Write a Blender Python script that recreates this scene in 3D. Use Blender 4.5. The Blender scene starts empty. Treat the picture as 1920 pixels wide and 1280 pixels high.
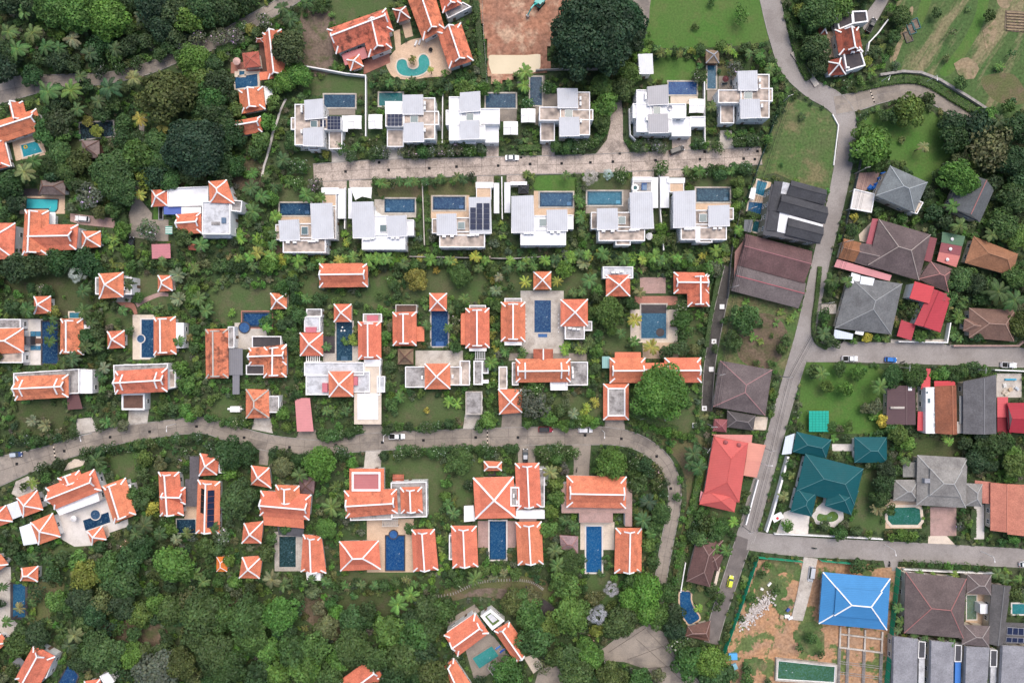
import bpy, math, random
import numpy as np
from mathutils import Vector, Matrix

# ------------------------------------------------------------------ camera, sky, sun, exposure
scene = bpy.context.scene
COL = scene.collection
H = 220.0                       # flying height in metres
S = 330.0 / 1920.0              # metres on the ground for one photo pixel
cam_d = bpy.data.cameras.new('camera'); cam = bpy.data.objects.new('camera', cam_d); COL.objects.link(cam)
cam.location = (0,0, H); cam.rotation_euler = (0,0,0)
cam_d.sensor_width = 36.0; cam_d.lens = 36.0 * H / 330.0; cam_d.clip_end = 6000.0; cam_d.clip_start = 1.0
scene.camera = cam
SUN_EL, SUN_AZ = math.radians(64), math.radians(20)      # high soft light from the top of the picture
world = bpy.data.worlds.new('World'); scene.world = world; world.use_nodes = True
wn = world.node_tree.nodes; wl = world.node_tree.links
sky = wn.new('ShaderNodeTexSky'); sky.sky_type = 'NISHITA'; sky.sun_disc = False
sky.sun_elevation = SUN_EL; sky.sun_rotation = SUN_AZ
sky.air_density = 0.8; sky.dust_density = 4.0; sky.ozone_density = 0.6
wn['Background'].inputs['Strength'].default_value = 0.15
wl.new(sky.outputs[0], wn['Background'].inputs['Color'])
sun_d = bpy.data.lights.new('sun', 'SUN'); sun_d.energy = 1.05; sun_d.angle = math.radians(48); sun_d.color = (1.0,0.96,0.89)
sun = bpy.data.objects.new('sun', sun_d); COL.objects.link(sun); sun.location = (40,80,160)
_d = Vector((math.sin(SUN_AZ) * math.cos(SUN_EL), math.cos(SUN_AZ) * math.cos(SUN_EL), math.sin(SUN_EL)))
sun.rotation_euler = _d.to_track_quat('Z', 'Y').to_euler()
vs = scene.view_settings
vs.view_transform = 'Standard'; vs.look = 'None'; vs.gamma = 1.0; vs.use_curve_mapping = False; vs.exposure = 0.55
scene.render.film_transparent = False

rnd = random.Random(7); nr = np.random.default_rng(7)

# ------------------------------------------------------------------ materials
MATS = {}
def N(nt, t, **kw):
    n = nt.nodes.new(t)
    for k, v in kw.items(): setattr(n, k, v)
    return n
def mix(nt, fac, a, b, blend='MIX'):
    m = N(nt, 'ShaderNodeMix', data_type='RGBA', blend_type=blend)
    for sock, val in ((m.inputs[0], fac),(m.inputs[6], a),(m.inputs[7], b)):
        if hasattr(val, 'is_linked') or hasattr(val, 'links'): nt.links.new(val, sock)
        else: sock.default_value = val if not isinstance(val, tuple) else tuple(val) + ((1.0,) if len(val) == 3 else ())
    return m.outputs[2]
def noise(nt, vec, scale, detail=4, rough=0.6, lo=0.35, hi=0.65):
    n = N(nt, 'ShaderNodeTexNoise'); n.inputs['Scale'].default_value = scale
    n.inputs['Detail'].default_value = detail; n.inputs['Roughness'].default_value = rough
    nt.links.new(vec, n.inputs['Vector'])
    r = N(nt, 'ShaderNodeMapRange'); r.inputs['From Min'].default_value = lo; r.inputs['From Max'].default_value = hi
    nt.links.new(n.outputs[0], r.inputs['Value'])
    return r.outputs[0], n.outputs[0]
def mul(nt, a, b):
    m = N(nt, 'ShaderNodeMath', operation='MULTIPLY')
    for s, v in ((m.inputs[0], a),(m.inputs[1], b)):
        if hasattr(v, 'links'): nt.links.new(v, s)
        else: s.default_value = v
    return m.outputs[0]
def mat(name, c1, c2=None, scale=0.4, c3=None, scale3=0.08, amt3=0.7, rough=0.85, spec=0.15, bump=0.0, bscale=6.0,
        fine=0.12, fscale=3.0, objcol=False, rand=0.0, rib=0.0, ribscale=1.0, ribaxis='X', seam_shade=0.08, metal=0.0, lo3=0.5, hi3=0.62, stretch=None, turn=0.0):
    """two-tone surface with coarse blotches, fine grain, optional stains, ribs, per-object tint"""
    m = bpy.data.materials.new(name); m.use_nodes = True; nt = m.node_tree
    bs = nt.nodes['Principled BSDF']
    tc = N(nt, 'ShaderNodeTexCoord'); vec = tc.outputs['Object']
    oi = N(nt, 'ShaderNodeObjectInfo')
    av = N(nt, 'ShaderNodeVectorMath', operation='ADD')
    sc = N(nt, 'ShaderNodeVectorMath', operation='SCALE'); sc.inputs[3].default_value = 1.0
    nt.links.new(oi.outputs['Location'], sc.inputs[0])
    nt.links.new(vec, av.inputs[0]); nt.links.new(sc.outputs[0], av.inputs[1])
    v = av.outputs[0]
    if stretch:
        mp = N(nt, 'ShaderNodeMapping'); mp.inputs['Scale'].default_value = stretch; nt.links.new(v, mp.inputs['Vector']); vst = mp.outputs[0]
        if turn:
            m2 = N(nt, 'ShaderNodeMapping'); m2.inputs['Rotation'].default_value = (0,0, turn); nt.links.new(v, m2.inputs['Vector']); nt.links.new(m2.outputs[0], mp.inputs['Vector'])
    else: vst = v
    c2 = c2 or tuple(x * 0.75 for x in c1)
    f, _ = noise(nt, v, scale); col = mix(nt, f, c1, c2)
    if objcol: col = mix(nt, 1.0, col, oi.outputs['Color'], 'MULTIPLY')
    if c3:
        f3, _ = noise(nt, vst, scale3,8,0.68, lo3, hi3)
        f3 = mul(nt, f3, oi.outputs['Alpha'] if objcol else amt3)
        if objcol: f3 = mul(nt, f3, amt3)
        col = mix(nt, f3, col, c3)
    if fine:
        ff, raw = noise(nt, v, fscale, 3,0.6,0.3,0.7)
        col = mix(nt, fine, col, mix(nt, ff, (0.0,0.0,0.0),(1.0,1.0,1.0)), 'OVERLAY')
    if rand:
        rr = N(nt, 'ShaderNodeMapRange'); nt.links.new(oi.outputs['Random'], rr.inputs['Value'])
        rr.inputs['To Min'].default_value = 1 - rand; rr.inputs['To Max'].default_value = 1 + rand
        hsv = N(nt, 'ShaderNodeHueSaturation'); nt.links.new(rr.outputs[0], hsv.inputs['Value']); nt.links.new(col, hsv.inputs['Color']); col = hsv.outputs[0]
    nt.links.new(col, bs.inputs['Base Color'])
    bs.inputs['Roughness'].default_value = rough; bs.inputs['Specular IOR Level'].default_value = spec; bs.inputs['Metallic'].default_value = metal
    if rib:
        w = N(nt, 'ShaderNodeTexWave', wave_type='BANDS', bands_direction=ribaxis); w.inputs['Scale'].default_value = ribscale
        nt.links.new(vec, w.inputs['Vector'])
        nt.links.new(mix(nt, seam_shade, col, mix(nt, w.outputs['Fac'],(0.0,0.0,0.0),(1.0,1.0,1.0)), 'OVERLAY'), bs.inputs['Base Color'])  # stripes painted into the colour: darker seams plus shading of the ribs
        b = N(nt, 'ShaderNodeBump'); b.inputs['Strength'].default_value = rib; b.inputs['Distance'].default_value = 0.06
        nt.links.new(w.outputs['Fac'], b.inputs['Height']); nt.links.new(b.outputs[0], bs.inputs['Normal'])
    elif bump:
        _, nb = noise(nt, v, bscale, 5)
        b = N(nt, 'ShaderNodeBump'); b.inputs['Strength'].default_value = bump; b.inputs['Distance'].default_value = 0.1
        nt.links.new(nb, b.inputs['Height']); nt.links.new(b.outputs[0], bs.inputs['Normal'])
    MATS[name] = m
    return m

mat('undersoil', (0.05,0.088,0.034),(0.068,0.078,0.042),0.12,(0.045,0.08,0.025),0.3,0.8, bump=0.5, bscale=1.5, fine=0.3, fscale=1.5)
mat('lawn', (0.066,0.112,0.036),(0.088,0.108,0.048),0.09,(0.125,0.108,0.065),0.2,0.55, bump=0.4, bscale=4, fine=0.22, fscale=2.0)
mat('lawn_bright', (0.066,0.155,0.030),(0.085,0.148,0.038),0.07,(0.13,0.14,0.055),0.16,0.4, bump=0.4, bscale=4, fine=0.2, fscale=1.6)
mat('lawn_dry', (0.10,0.12,0.045),(0.13,0.11,0.06),0.1,(0.16,0.12,0.08),0.2,0.6, bump=0.4, bscale=4, fine=0.25, fscale=2.0)
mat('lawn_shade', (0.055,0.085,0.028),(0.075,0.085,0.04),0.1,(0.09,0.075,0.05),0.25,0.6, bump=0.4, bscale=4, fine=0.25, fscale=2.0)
mat('field', (0.058,0.115,0.035),(0.08,0.118,0.042),0.1,(0.27,0.21,0.13),0.09,0.7, bump=0.5, bscale=2, fine=0.35, fscale=1.2, lo3=0.5, hi3=0.6, stretch=(.28,1.5,1), turn=-1.0)
mat('dry_field', (0.30,0.225,0.14),(0.24,0.19,0.12),0.3,(0.10,0.13,0.05),0.25,0.8, bump=0.4, fine=0.3, fscale=1.2)
mat('weeds', (0.072,0.132,0.038),(0.095,0.125,0.05),0.15,(0.20,0.16,0.09),0.12,0.7, bump=0.5, bscale=3, fine=0.35, fscale=1.4)
mat('red_earth', (0.36,0.175,0.11),(0.27,0.145,0.10),0.12,(0.50,0.36,0.25),0.16,0.7, bump=0.9, bscale=1.2, fine=0.35, fscale=0.9)
mat('sand_earth', (0.42,0.235,0.125),(0.33,0.21,0.135),0.14,(0.085,0.145,0.045),0.13,0.9, bump=0.7, bscale=1.5, fine=0.3, fscale=1.2, lo3=0.52, hi3=0.56)
mat('mulch', (0.20,0.15,0.12),(0.13,0.10,0.075),0.3,(0.07,0.10,0.03),0.25,0.7, bump=0.5, fine=0.3, fscale=1.5)
mat('brown_litter', (0.16,0.115,0.085),(0.10,0.085,0.05),0.25,(0.06,0.085,0.03),0.2,0.7, bump=0.5, fine=0.3, fscale=1.5)
mat('muddy_water', (0.52,0.43,0.28),(0.46,0.38,0.24),0.1, rough=0.25, spec=0.4, fine=0.03)
mat('tan_concrete', (0.48,0.40,0.345),(0.40,0.335,0.285),0.25,(0.21,0.175,0.15),0.2,0.75, fine=0.3, fscale=2.5, rand=0.10, bump=0.1)
mat('grey_concrete', (0.31,0.268,0.225),(0.25,0.217,0.185),0.2,(0.14,0.125,0.115),0.13,0.7, fine=0.14, fscale=3.4, rand=0.12, bump=0.1)
mat('old_lane', (0.17,0.15,0.14),(0.13,0.115,0.11),0.2,(0.23,0.2,0.185),0.12,0.6, fine=0.14, fscale=3.2)
mat('road_grey', (0.325,0.298,0.28),(0.26,0.237,0.222),0.07,(0.22,0.195,0.18),0.11,0.6, fine=0.14, fscale=3.2, bump=0.1)
mat('dark_asphalt', (0.085,0.078,0.074),(0.06,0.056,0.052),0.3,(0.14,0.13,0.12),0.2,0.5, fine=0.25, fscale=2.5, bump=0.15)
mat('joint', (0.17,0.145,0.125), fine=0.1)
mat('kerb', (0.36,0.34,0.32),(0.24,0.22,0.2),0.8)
mat('pale_concrete', (0.52,0.48,0.43),(0.43,0.39,0.34),0.3,(0.27,0.23,0.2),0.25,0.6, fine=0.15)
mat('tan_deck', (0.60,0.44,0.31),(0.52,0.38,0.27),0.5, fine=0.15, rand=0.06)
mat('cream_deck', (0.68,0.58,0.47),(0.60,0.51,0.42),0.4,(0.40,0.34,0.28),0.3,0.4, fine=0.12)
mat('white_deck', (0.68,0.64,0.60),(0.60,0.56,0.52),0.4,(0.45,0.42,0.38),0.3,0.4, fine=0.1)
mat('pink_paving', (0.42,0.28,0.25),(0.36,0.24,0.21),0.5,(0.24,0.18,0.16),0.3,0.5, fine=0.15)
mat('red_paving', (0.42,0.19,0.14),(0.34,0.16,0.12),0.5, fine=0.15)
mat('dark_deck', (0.055,0.05,0.055),(0.08,0.07,0.07),0.5, fine=0.15)
mat('brown_deck', (0.15,0.085,0.065),(0.11,0.065,0.05),0.6, fine=0.15)
mat('white_paint', (0.80,0.80,0.79),(0.74,0.74,0.72),0.4,(0.45,0.43,0.40),0.5,0.35, fine=0.04, rough=0.6)
mat('trim_white', (0.84,0.83,0.82),(0.78,0.77,0.75),0.8, fine=0.04, rough=0.6)
mat('cream_wall', (0.60,0.53,0.42),(0.52,0.46,0.37),0.5,(0.35,0.31,0.26),0.4,0.5, fine=0.08)
mat('olive_wall', (0.26,0.25,0.19),(0.22,0.21,0.16),0.5, fine=0.08)
mat('terracotta', (1.0,1.0,1.0),(0.82,0.80,0.82),0.35,(0.09,0.045,0.035),0.5,0.95, rough=0.8, fine=0.2, fscale=2.6, objcol=True, lo3=0.47, hi3=0.64, bump=0.25, bscale=5)
mat('old_tile', (0.80,0.79,0.78),(0.60,0.59,0.59),0.25,(0.06,0.05,0.048),0.2,0.6, rough=0.85, fine=0.2, fscale=2.2, objcol=True, lo3=0.46, hi3=0.66, rib=0.25, ribscale=1.1, ribaxis='Y')
mat('sheet_metal', (1.0,1.0,1.0),(0.93,0.93,0.93),0.3,(0.30,0.27,0.25),0.25,0.35, rough=0.5, fine=0.04, objcol=True, rib=0.4, ribscale=0.5, ribaxis='X', seam_shade=0.05)
mat('painted_metal', (1.0,1.0,1.0),(0.92,0.92,0.92),0.3,(0.2,0.16,0.14),0.2,0.25, rough=0.55, fine=0.05, objcol=True, rib=0.3, ribscale=0.6, ribaxis='Y', seam_shade=0.05)
mat('stained_concrete', (0.60,0.50,0.42),(0.48,0.40,0.34),0.5,(0.16,0.135,0.12),0.4,0.95, fine=0.32, fscale=1.6, lo3=0.43, hi3=0.64)
mat('grey_roof_concrete', (0.42,0.40,0.385),(0.32,0.30,0.29),0.5,(0.12,0.11,0.105),0.4,0.85, fine=0.25, fscale=2.0, lo3=0.46, hi3=0.64)
mat('white_roof', (0.82,0.82,0.83),(0.78,0.78,0.79),0.3,(0.55,0.53,0.5),0.3,0.3, fine=0.03)
mat('marbled_roof', (0.62,0.63,0.65),(0.50,0.51,0.53),0.5,(0.30,0.30,0.31),0.35,0.7, fine=0.12)
mat('dark_roof', (0.085,0.085,0.095),(0.065,0.065,0.072),0.4, fine=0.08, rough=0.6)
mat('canvas', (0.84,0.83,0.80),(0.80,0.79,0.77),0.5, fine=0.03, rough=0.7)
mat('glass', (0.10,0.16,0.17),(0.07,0.12,0.13),0.3, rough=0.08, spec=0.6, fine=0.0)
mat('window_pane', (0.035,0.05,0.055),(0.05,0.065,0.07),0.5, rough=0.08, spec=0.6, fine=0.0)
mat('solar', (0.016,0.022,0.05),(0.02,0.03,0.07),0.8, rough=0.2, spec=0.12, fine=0.0)
mat('solar_frame', (0.36,0.37,0.40), fine=0.0, rough=0.4)
mat('any', (1.0,1.0,1.0),(0.93,0.93,0.93),0.7, fine=0.05, objcol=True, rough=0.55)
mat('car_paint', (1.0,1.0,1.0),(0.97,0.97,0.97),0.5, fine=0.0, objcol=True, rough=0.25, spec=0.5)
mat('rubber', (0.02,0.02,0.02), fine=0.0, rough=0.9)
mat('steel', (0.45,0.45,0.46),(0.36,0.36,0.37),0.8, fine=0.05, rough=0.4, metal=0.6)
mat('pole_concrete', (0.36,0.34,0.32),(0.28,0.26,0.25),0.8, fine=0.1)
mat('wire', (0.025,0.025,0.027), fine=0.0)
mat('bark', (0.16,0.12,0.09),(0.11,0.085,0.065),2.0, fine=0.2)
mat('wood', (0.22,0.15,0.10),(0.16,0.11,0.08),1.0, fine=0.15)
mat('thatch', (1.0,1.0,1.0),(0.78,0.78,0.78),0.8,(0.05,0.04,0.035),0.4,0.4, fine=0.2, fscale=2.5, objcol=True)
mat('rubble', (0.55,0.50,0.46),(0.38,0.33,0.30),1.5,(0.75,0.73,0.72),0.9,0.8, fine=0.2)
mat('flower', (0.78,0.76,0.66),(0.7,0.66,0.5),1.0, fine=0.0)

def leaf_mat():
    m = bpy.data.materials.new('leaf'); m.use_nodes = True; nt = m.node_tree
    bs = nt.nodes['Principled BSDF']; out = nt.nodes['Material Output']
    at = N(nt, 'ShaderNodeAttribute', attribute_name='lc'); oi = N(nt, 'ShaderNodeObjectInfo')
    col = mix(nt, 1.0, at.outputs['Color'], oi.outputs['Color'], 'MULTIPLY')
    nt.links.new(col, bs.inputs['Base Color'])
    bs.inputs['Roughness'].default_value = 0.55; bs.inputs['Specular IOR Level'].default_value = 0.25
    tr = N(nt, 'ShaderNodeBsdfTranslucent'); nt.links.new(col, tr.inputs['Color'])
    ms = N(nt, 'ShaderNodeMixShader'); ms.inputs[0].default_value = 0.22
    nt.links.new(bs.outputs[0], ms.inputs[1]); nt.links.new(tr.outputs[0], ms.inputs[2]); nt.links.new(ms.outputs[0], out.inputs['Surface'])
    MATS['leaf'] = m
leaf_mat()
def water_mat():
    m = bpy.data.materials.new('pool_water'); m.use_nodes = True; nt = m.node_tree
    bs = nt.nodes['Principled BSDF']
    tc = N(nt, 'ShaderNodeTexCoord'); oi = N(nt, 'ShaderNodeObjectInfo')
    f, _ = noise(nt, tc.outputs['Object'],0.22,3)
    col = mix(nt, f, (1.0,1.0,1.0),(0.78,0.82,0.86)); col = mix(nt, 1.0, col, oi.outputs['Color'], 'MULTIPLY')
    f2, _ = noise(nt, tc.outputs['Object'],2.2,2,0.5,0.4,0.7); col = mix(nt, mul(nt, f2,0.16), col, (0.2,0.4,0.5))
    f3, _ = noise(nt, tc.outputs['Object'],1.1,2,.5,.72,.76); col = mix(nt, mul(nt, f3,.8), col, (0.55,0.6,0.62))  # pale specks painted in for underwater lights and reflections
    nt.links.new(col, bs.inputs['Base Color']); bs.inputs['Roughness'].default_value = 0.1; bs.inputs['IOR'].default_value = 1.33; bs.inputs['Specular IOR Level'].default_value = 0.18
    _, nb = noise(nt, tc.outputs['Object'],1.6,3); b = N(nt, 'ShaderNodeBump'); b.inputs['Strength'].default_value = 0.12; b.inputs['Distance'].default_value = 0.05
    nt.links.new(nb, b.inputs['Height']); nt.links.new(b.outputs[0], bs.inputs['Normal'])
    MATS['pool_water'] = m
water_mat()

# ------------------------------------------------------------------ helpers
def W(p, z=0.0):
    """photo pixel seen at height z -> world xy"""
    k = S * (H - z) / H
    return Vector(((p[0] - 960.0) * k, (640.0 - p[1]) * k))
def PX(v): return (v[0] / S + 960.0,640.0 - v[1] / S)
def corners(q):
    if len(q) == 4 and not hasattr(q[0], '__len__'):
        x0, y0, x1, y1 = q; return [(x0, y0),(x1, y0),(x1, y1),(x0, y1)]
    return list(q)
def quad(q, z): return [W(p, z) for p in corners(q)]
def inset(c, d):
    """move every edge of a polygon inwards by d"""
    n = len(c); area = sum(c[i].x * c[(i + 1) % n].y - c[(i + 1) % n].x * c[i].y for i in range(n))
    sgn = 1 if area > 0 else -1; out = []
    for i in range(n):
        a, b, e = c[i - 1], c[i], c[(i + 1) % n]
        d1 = (b - a).normalized(); d2 = (e - b).normalized()
        n1 = Vector((-d1.y, d1.x)) * sgn; n2 = Vector((-d2.y, d2.x)) * sgn
        k = 1 + n1.dot(n2)
        out.append(b + (n1 + n2) * (d / max(k, 0.35)))
    return out
ORG = {}
class MB:
    def __init__(s): s.v = []; s.f = []
    def face(s, *pts):
        i = len(s.v); s.v += [tuple(p) for p in pts]; s.f.append(tuple(range(i, i + len(pts)))); return s
    def prism(s, pts, z0, z1, bottom=False):
        n = len(pts); i = len(s.v)
        s.v += [(p[0], p[1], z0) for p in pts] + [(p[0], p[1], z1) for p in pts]
        ar = sum(pts[k][0] * pts[(k + 1) % n][1] - pts[(k + 1) % n][0] * pts[k][1] for k in range(n))
        r = list(range(n)) if ar > 0 else list(range(n))[::-1]
        s.f.append(tuple(i + n + k for k in r))
        if bottom: s.f.append(tuple(i + k for k in r[::-1]))
        for a in range(n):
            k, l = r[a], r[(a + 1) % n]; s.f.append((i + k, i + l, i + n + l, i + n + k))
        return s
    def box(s, cx, cy, z0, dx, dy, dz, rot=0.0):
        c, t = math.cos(rot), math.sin(rot)
        pts = [(cx + a * c - b * t, cy + a * t + b * c) for a, b in ((-dx / 2,-dy / 2),(dx / 2,-dy / 2),(dx / 2, dy / 2),(-dx / 2, dy / 2))]
        return s.prism(pts, z0, z0 + dz, True)
    def ring(s, outer, inner, z0, z1):
        n = len(outer); i = len(s.v)
        for p, z in ((outer, z0),(outer, z1),(inner, z1),(inner, z0)): s.v += [(q[0], q[1], z) for q in p]
        for a in range(n):
            b = (a + 1) % n
            for k in range(3): s.f.append((i + k * n + a, i + k * n + b, i + (k + 1) * n + b, i + (k + 1) * n + a))
        return s
    def bar(s, pts, w, h):
        """square bar along 3d points, sitting on them"""
        pts = [Vector(p) for p in pts]; i = len(s.v)
        for k, p in enumerate(pts):
            d = (pts[min(k + 1, len(pts) - 1)] - pts[max(k - 1,0)]); side = Vector((-d.y, d.x, 0))
            if side.length < 1e-5: side = Vector((1,0,0))
            side = side.normalized() * w / 2
            up = Vector((0,0, h))
            s.v += [tuple(p - side - up * .3), tuple(p + side - up * .3), tuple(p + side + up * .7), tuple(p - side + up * .7)]
        for k in range(len(pts) - 1):
            a = i + 4 * k
            for q in range(4): s.f.append((a + q, a + (q + 1) % 4, a + 4 + (q + 1) % 4, a + 4 + q))
        e = i + 4 * (len(pts) - 1); s.f.append((i + 3, i + 2, i + 1, i)); s.f.append((e, e + 1, e + 2, e + 3)); return s
    def tube(s, pts, rad, n=6, cap=True):
        pts = [Vector(p) for p in pts]; i = len(s.v); rad = rad if hasattr(rad, '__len__') else [rad] * len(pts)
        for k, p in enumerate(pts):
            d = (pts[min(k + 1, len(pts) - 1)] - pts[max(k - 1,0)]).normalized()
            u = d.cross(Vector((0,0,1)) if abs(d.z) < .9 else Vector((1,0,0))).normalized(); w = d.cross(u)
            for a in range(n):
                t = 2 * math.pi * a / n; s.v.append(tuple(p + (u * math.cos(t) + w * math.sin(t)) * rad[k]))
        for k in range(len(pts) - 1):
            for a in range(n):
                b = (a + 1) % n; s.f.append((i + k * n + a, i + k * n + b, i + (k + 1) * n + b, i + (k + 1) * n + a))
        if cap:
            s.f.append(tuple(i + a for a in range(n))[::-1]); s.f.append(tuple(i + (len(pts) - 1) * n + a for a in range(n)))
        return s
    def mesh(s, name, m, o=(0,0,0)):
        me = bpy.data.meshes.new(name)
        me.from_pydata([(a - o[0], b - o[1], c - o[2]) for a, b, c in s.v],[], s.f); me.update()
        if m: me.materials.append(MATS[m])
        return me
    def build(s, name, m, parent=None, color=None, label=None, kind=None, cat=None, group=None):
        o = ORG.get(parent.name, (0,0,0)) if parent else (0,0,0)
        ob = bpy.data.objects.new(name, s.mesh(name, m, o)); COL.objects.link(ob)
        if parent: ob.parent = parent
        ORG[ob.name] = o
        if color: ob.color = color if len(color) == 4 else tuple(color) + (1.0,)
        tag(ob, label, cat, group, kind)
        return ob
def tag(o, label=None, cat=None, group=None, kind=None):
    for k, v in (('label', label),('category', cat),('group', group),('kind', kind)):
        if v: o[k] = v
    return o
LABELS = {}
def thing(name, label, cat, loc, group=None, rz=0.0):
    o = bpy.data.objects.new(name, None); o.empty_display_size = 0.5; COL.objects.link(o)
    o.location = (loc[0], loc[1], loc[2] if len(loc) > 2 else 0.0); o.rotation_euler = (0,0, rz)
    ORG[o.name] = tuple(o.location)
    return tag(o, label, cat, group)
def put(name, mesh, parent, loc=(0,0,0), rz=0.0, scale=None, color=None):
    o = bpy.data.objects.new(name, mesh); COL.objects.link(o)
    if parent: o.parent = parent
    o.location = loc; o.rotation_euler = (0,0, rz)
    if scale is not None: o.scale = scale if hasattr(scale, '__len__') else (scale,) * 3
    if color: o.color = color if len(color) == 4 else tuple(color) + (1.0,)
    return o

# planting mask: 2-pixel cells over the photo and a margin
MG = 70; GW, GH = (1920 + 2 * MG) // 2,(1280 + 2 * MG) // 2
BLOCK = np.zeros((GH, GW), bool); OPEN = np.zeros((GH, GW), bool)
def raster(arr, poly):
    p = [((x + MG) / 2,(y + MG) / 2) for x, y in poly]
    xs = [a for a, _ in p]; ys = [b for _, b in p]
    x0, x1 = max(0, int(min(xs)) - 1), min(GW, int(max(xs)) + 2); y0, y1 = max(0, int(min(ys)) - 1), min(GH, int(max(ys)) + 2)
    if x1 <= x0 or y1 <= y0: return
    X, Y = np.meshgrid(np.arange(x0, x1) + .5, np.arange(y0, y1) + .5); ins = np.zeros(X.shape, bool)
    for i in range(len(p)):
        (ax, ay),(bx, by) = p[i - 1], p[i]
        c = ((ay > Y) != (by > Y)); t = np.where(by == ay, 1e-9, by - ay)
        ins ^= c & (X < (bx - ax) * (Y - ay) / t + ax)
    arr[y0:y1, x0:x1] |= ins
def block(poly): raster(BLOCK, corners(poly))
def hit(arr, x, y):
    i, j = int((y + MG) / 2), int((x + MG) / 2)
    return not (0 <= i < GH and 0 <= j < GW) or arr[i, j]

LM = []          # (x, y, phrase) landmarks that labels may refer to
ZS = [0.0]
def smooth(pts, n=6, closed=False):
    out = []; m = len(pts)
    for i in range(m if closed else m - 1):
        g = lambda k: pts[k % m] if closed else pts[min(max(k, 0), m - 1)]
        p0, p1, p2, p3 = g(i - 1), g(i), g(i + 1), g(i + 2)
        for k in range(n):
            t = k / n
            out.append(tuple(.5 * (2 * b + (c - a) * t + (2 * a - 5 * b + 4 * c - d) * t * t + (3 * b - a - 3 * c + d) * t ** 3) for a, b, c, d in zip(p0, p1, p2, p3)))
    if not closed: out.append(tuple(pts[-1]))
    return out
def sheet(name, m, poly, base=0.02, blocked=True, soft=False, th=0.0):
    """a flat piece of the setting laid on the ground"""
    ZS[0] += 0.0011; z = base + ZS[0] % 0.05
    pl = corners(poly)
    if soft: pl = smooth(pl, 5, True)
    mb = MB(); mb.prism([W(p) for p in pl],-0.05 - th, z + th)
    if blocked == 1: raster(BLOCK, pl)
    mx, my = sum(a for a, _ in pl) / len(pl), sum(b for _, b in pl) / len(pl); k = .84 if blocked == 2 and 'bright' not in m and m not in ('field', 'weeds') else 1.0
    raster(OPEN, [(mx + (a - mx) * k, my + (b - my) * k) for a, b in pl])
    return mb.build(name, m, kind='structure')
# ------------------------------------------------------------------ building kit
ORANGE = (0.70,0.225,0.128); RUST = (0.44,0.14,0.085)
def window_meshes():
    f = MB(); f.ring([Vector(p) for p in ((-.75,-.7),(.75,-.7),(.75,.7),(-.75,.7))],[Vector(p) for p in ((-.63,-.58),(.63,-.58),(.63,.58),(-.63,.58))],0,.08)
    f.box(0,0,0,.06,1.16,.06)
    p = MB(); p.box(0,0,0.0,1.26,1.16,.03)
    d = MB(); d.box(0,0,0,.95,2.0,.07); d.box(0,.45,.07,.7,.8,.02); d.box(0,-.5,.07,.7,.7,.02)
    rot = Matrix.Rotation(math.pi / 2,4, 'X')
    r = []
    for mb, nm, mt in ((f, 'window_frame', 'trim_white'),(p, 'pane', 'window_pane'),(d, 'door', 'wood')):
        me = mb.mesh(nm, mt); me.transform(rot); r.append(me)
    return r
WF, WP, WD = window_meshes()
def openings(root, c, z0, z1, sign=1):
    """windows and a door on the sides of a wall that turn towards the middle of the place"""
    o = Vector(ORG[root.name][:2]); n = len(c); mid = sum(c, Vector((0,0))) / n; door = True
    for i in range(n):
        a, b = c[i], c[(i + 1) % n]; e = b - a; L = e.length
        if L < 2.2: continue
        nrm = Vector((e.y, -e.x)).normalized(); m = (a + b) / 2
        if nrm.dot(m - mid) < 0: nrm = -nrm
        if nrm.dot(-m) < -0.15 * m.length: continue
        k = max(1, min(4, int(L / 3.4))); ang = math.atan2(nrm.y, nrm.x) + math.pi / 2
        for fl in range(max(1, int((z1 - z0) / 2.9))):
            for j in range(k):
                p = a + e * ((j + .5) / k) + nrm * 0.01 - o
                if door and fl == 0 and j == k // 2 and z1 - z0 > 2.3:
                    d = put('door', WD, root, (p.x, p.y, z0 + 1.02 - ORG[root.name][2]), ang); door = False; continue
                if z1 - z0 < 2.2: continue
                w = put('window', WP, root, (p.x, p.y, z0 + fl * 2.9 + 1.55 - ORG[root.name][2]), ang)
                put('window_frame', WF, w)
HN = [0]
def house(name, label, at, lm=None, cat='house'):
    w = W(at); r = thing(name, label, cat, (w.x, w.y, 0))
    if lm: LM.append((at[0], at[1], lm))
    return r
def blockw(c, d=0.0):
    block([PX(p) for p in (inset(c, d) if d else c)])
def walls(h, q, z, ins=0.8, wm='white_paint', z0=0.0, open_=False, win=True):
    c = quad(q, z); ci = inset(c, ins); blockw(c, 0.5)
    if open_:
        fl = MB().prism(ci, z0, z0 + 0.25); fl.build('floor', 'cream_deck' if open_ == 1 else 'brown_deck', h)
        for p in inset(c, ins + .15): MB().tube([(p.x, p.y, z0 + .2),(p.x, p.y, z - .1)],.12,6).build('post', 'wood' if open_ == 2 else 'trim_white', h)
    else:
        HN[0] += 1
        MB().prism(ci, z0, z - 0.02 - .003 * (HN[0] % 7)).build('wall', wm, h)
        if win: openings(h, ci, z0, z)
def frame(q, axis, z):
    a, b, c, d = quad(q, z)
    return (a, b, c, d) if axis == 'x' else (a, d, c, b)
def bl(F, u, v): A, B, C, D = F; return A * ((1 - u) * (1 - v)) + B * (u * (1 - v)) + C * (u * v) + D * ((1 - u) * v)
def V3(p, z): return Vector((p.x, p.y, z))
def caps(roof, segs, w, m, hh=.22):
    for nm, pts in segs: MB().bar(pts, w, hh).build(nm, m, roof)
def eave(mb, q, z, t=.18): mb.prism(quad(q, z), z - t, z - .015, True)
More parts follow.
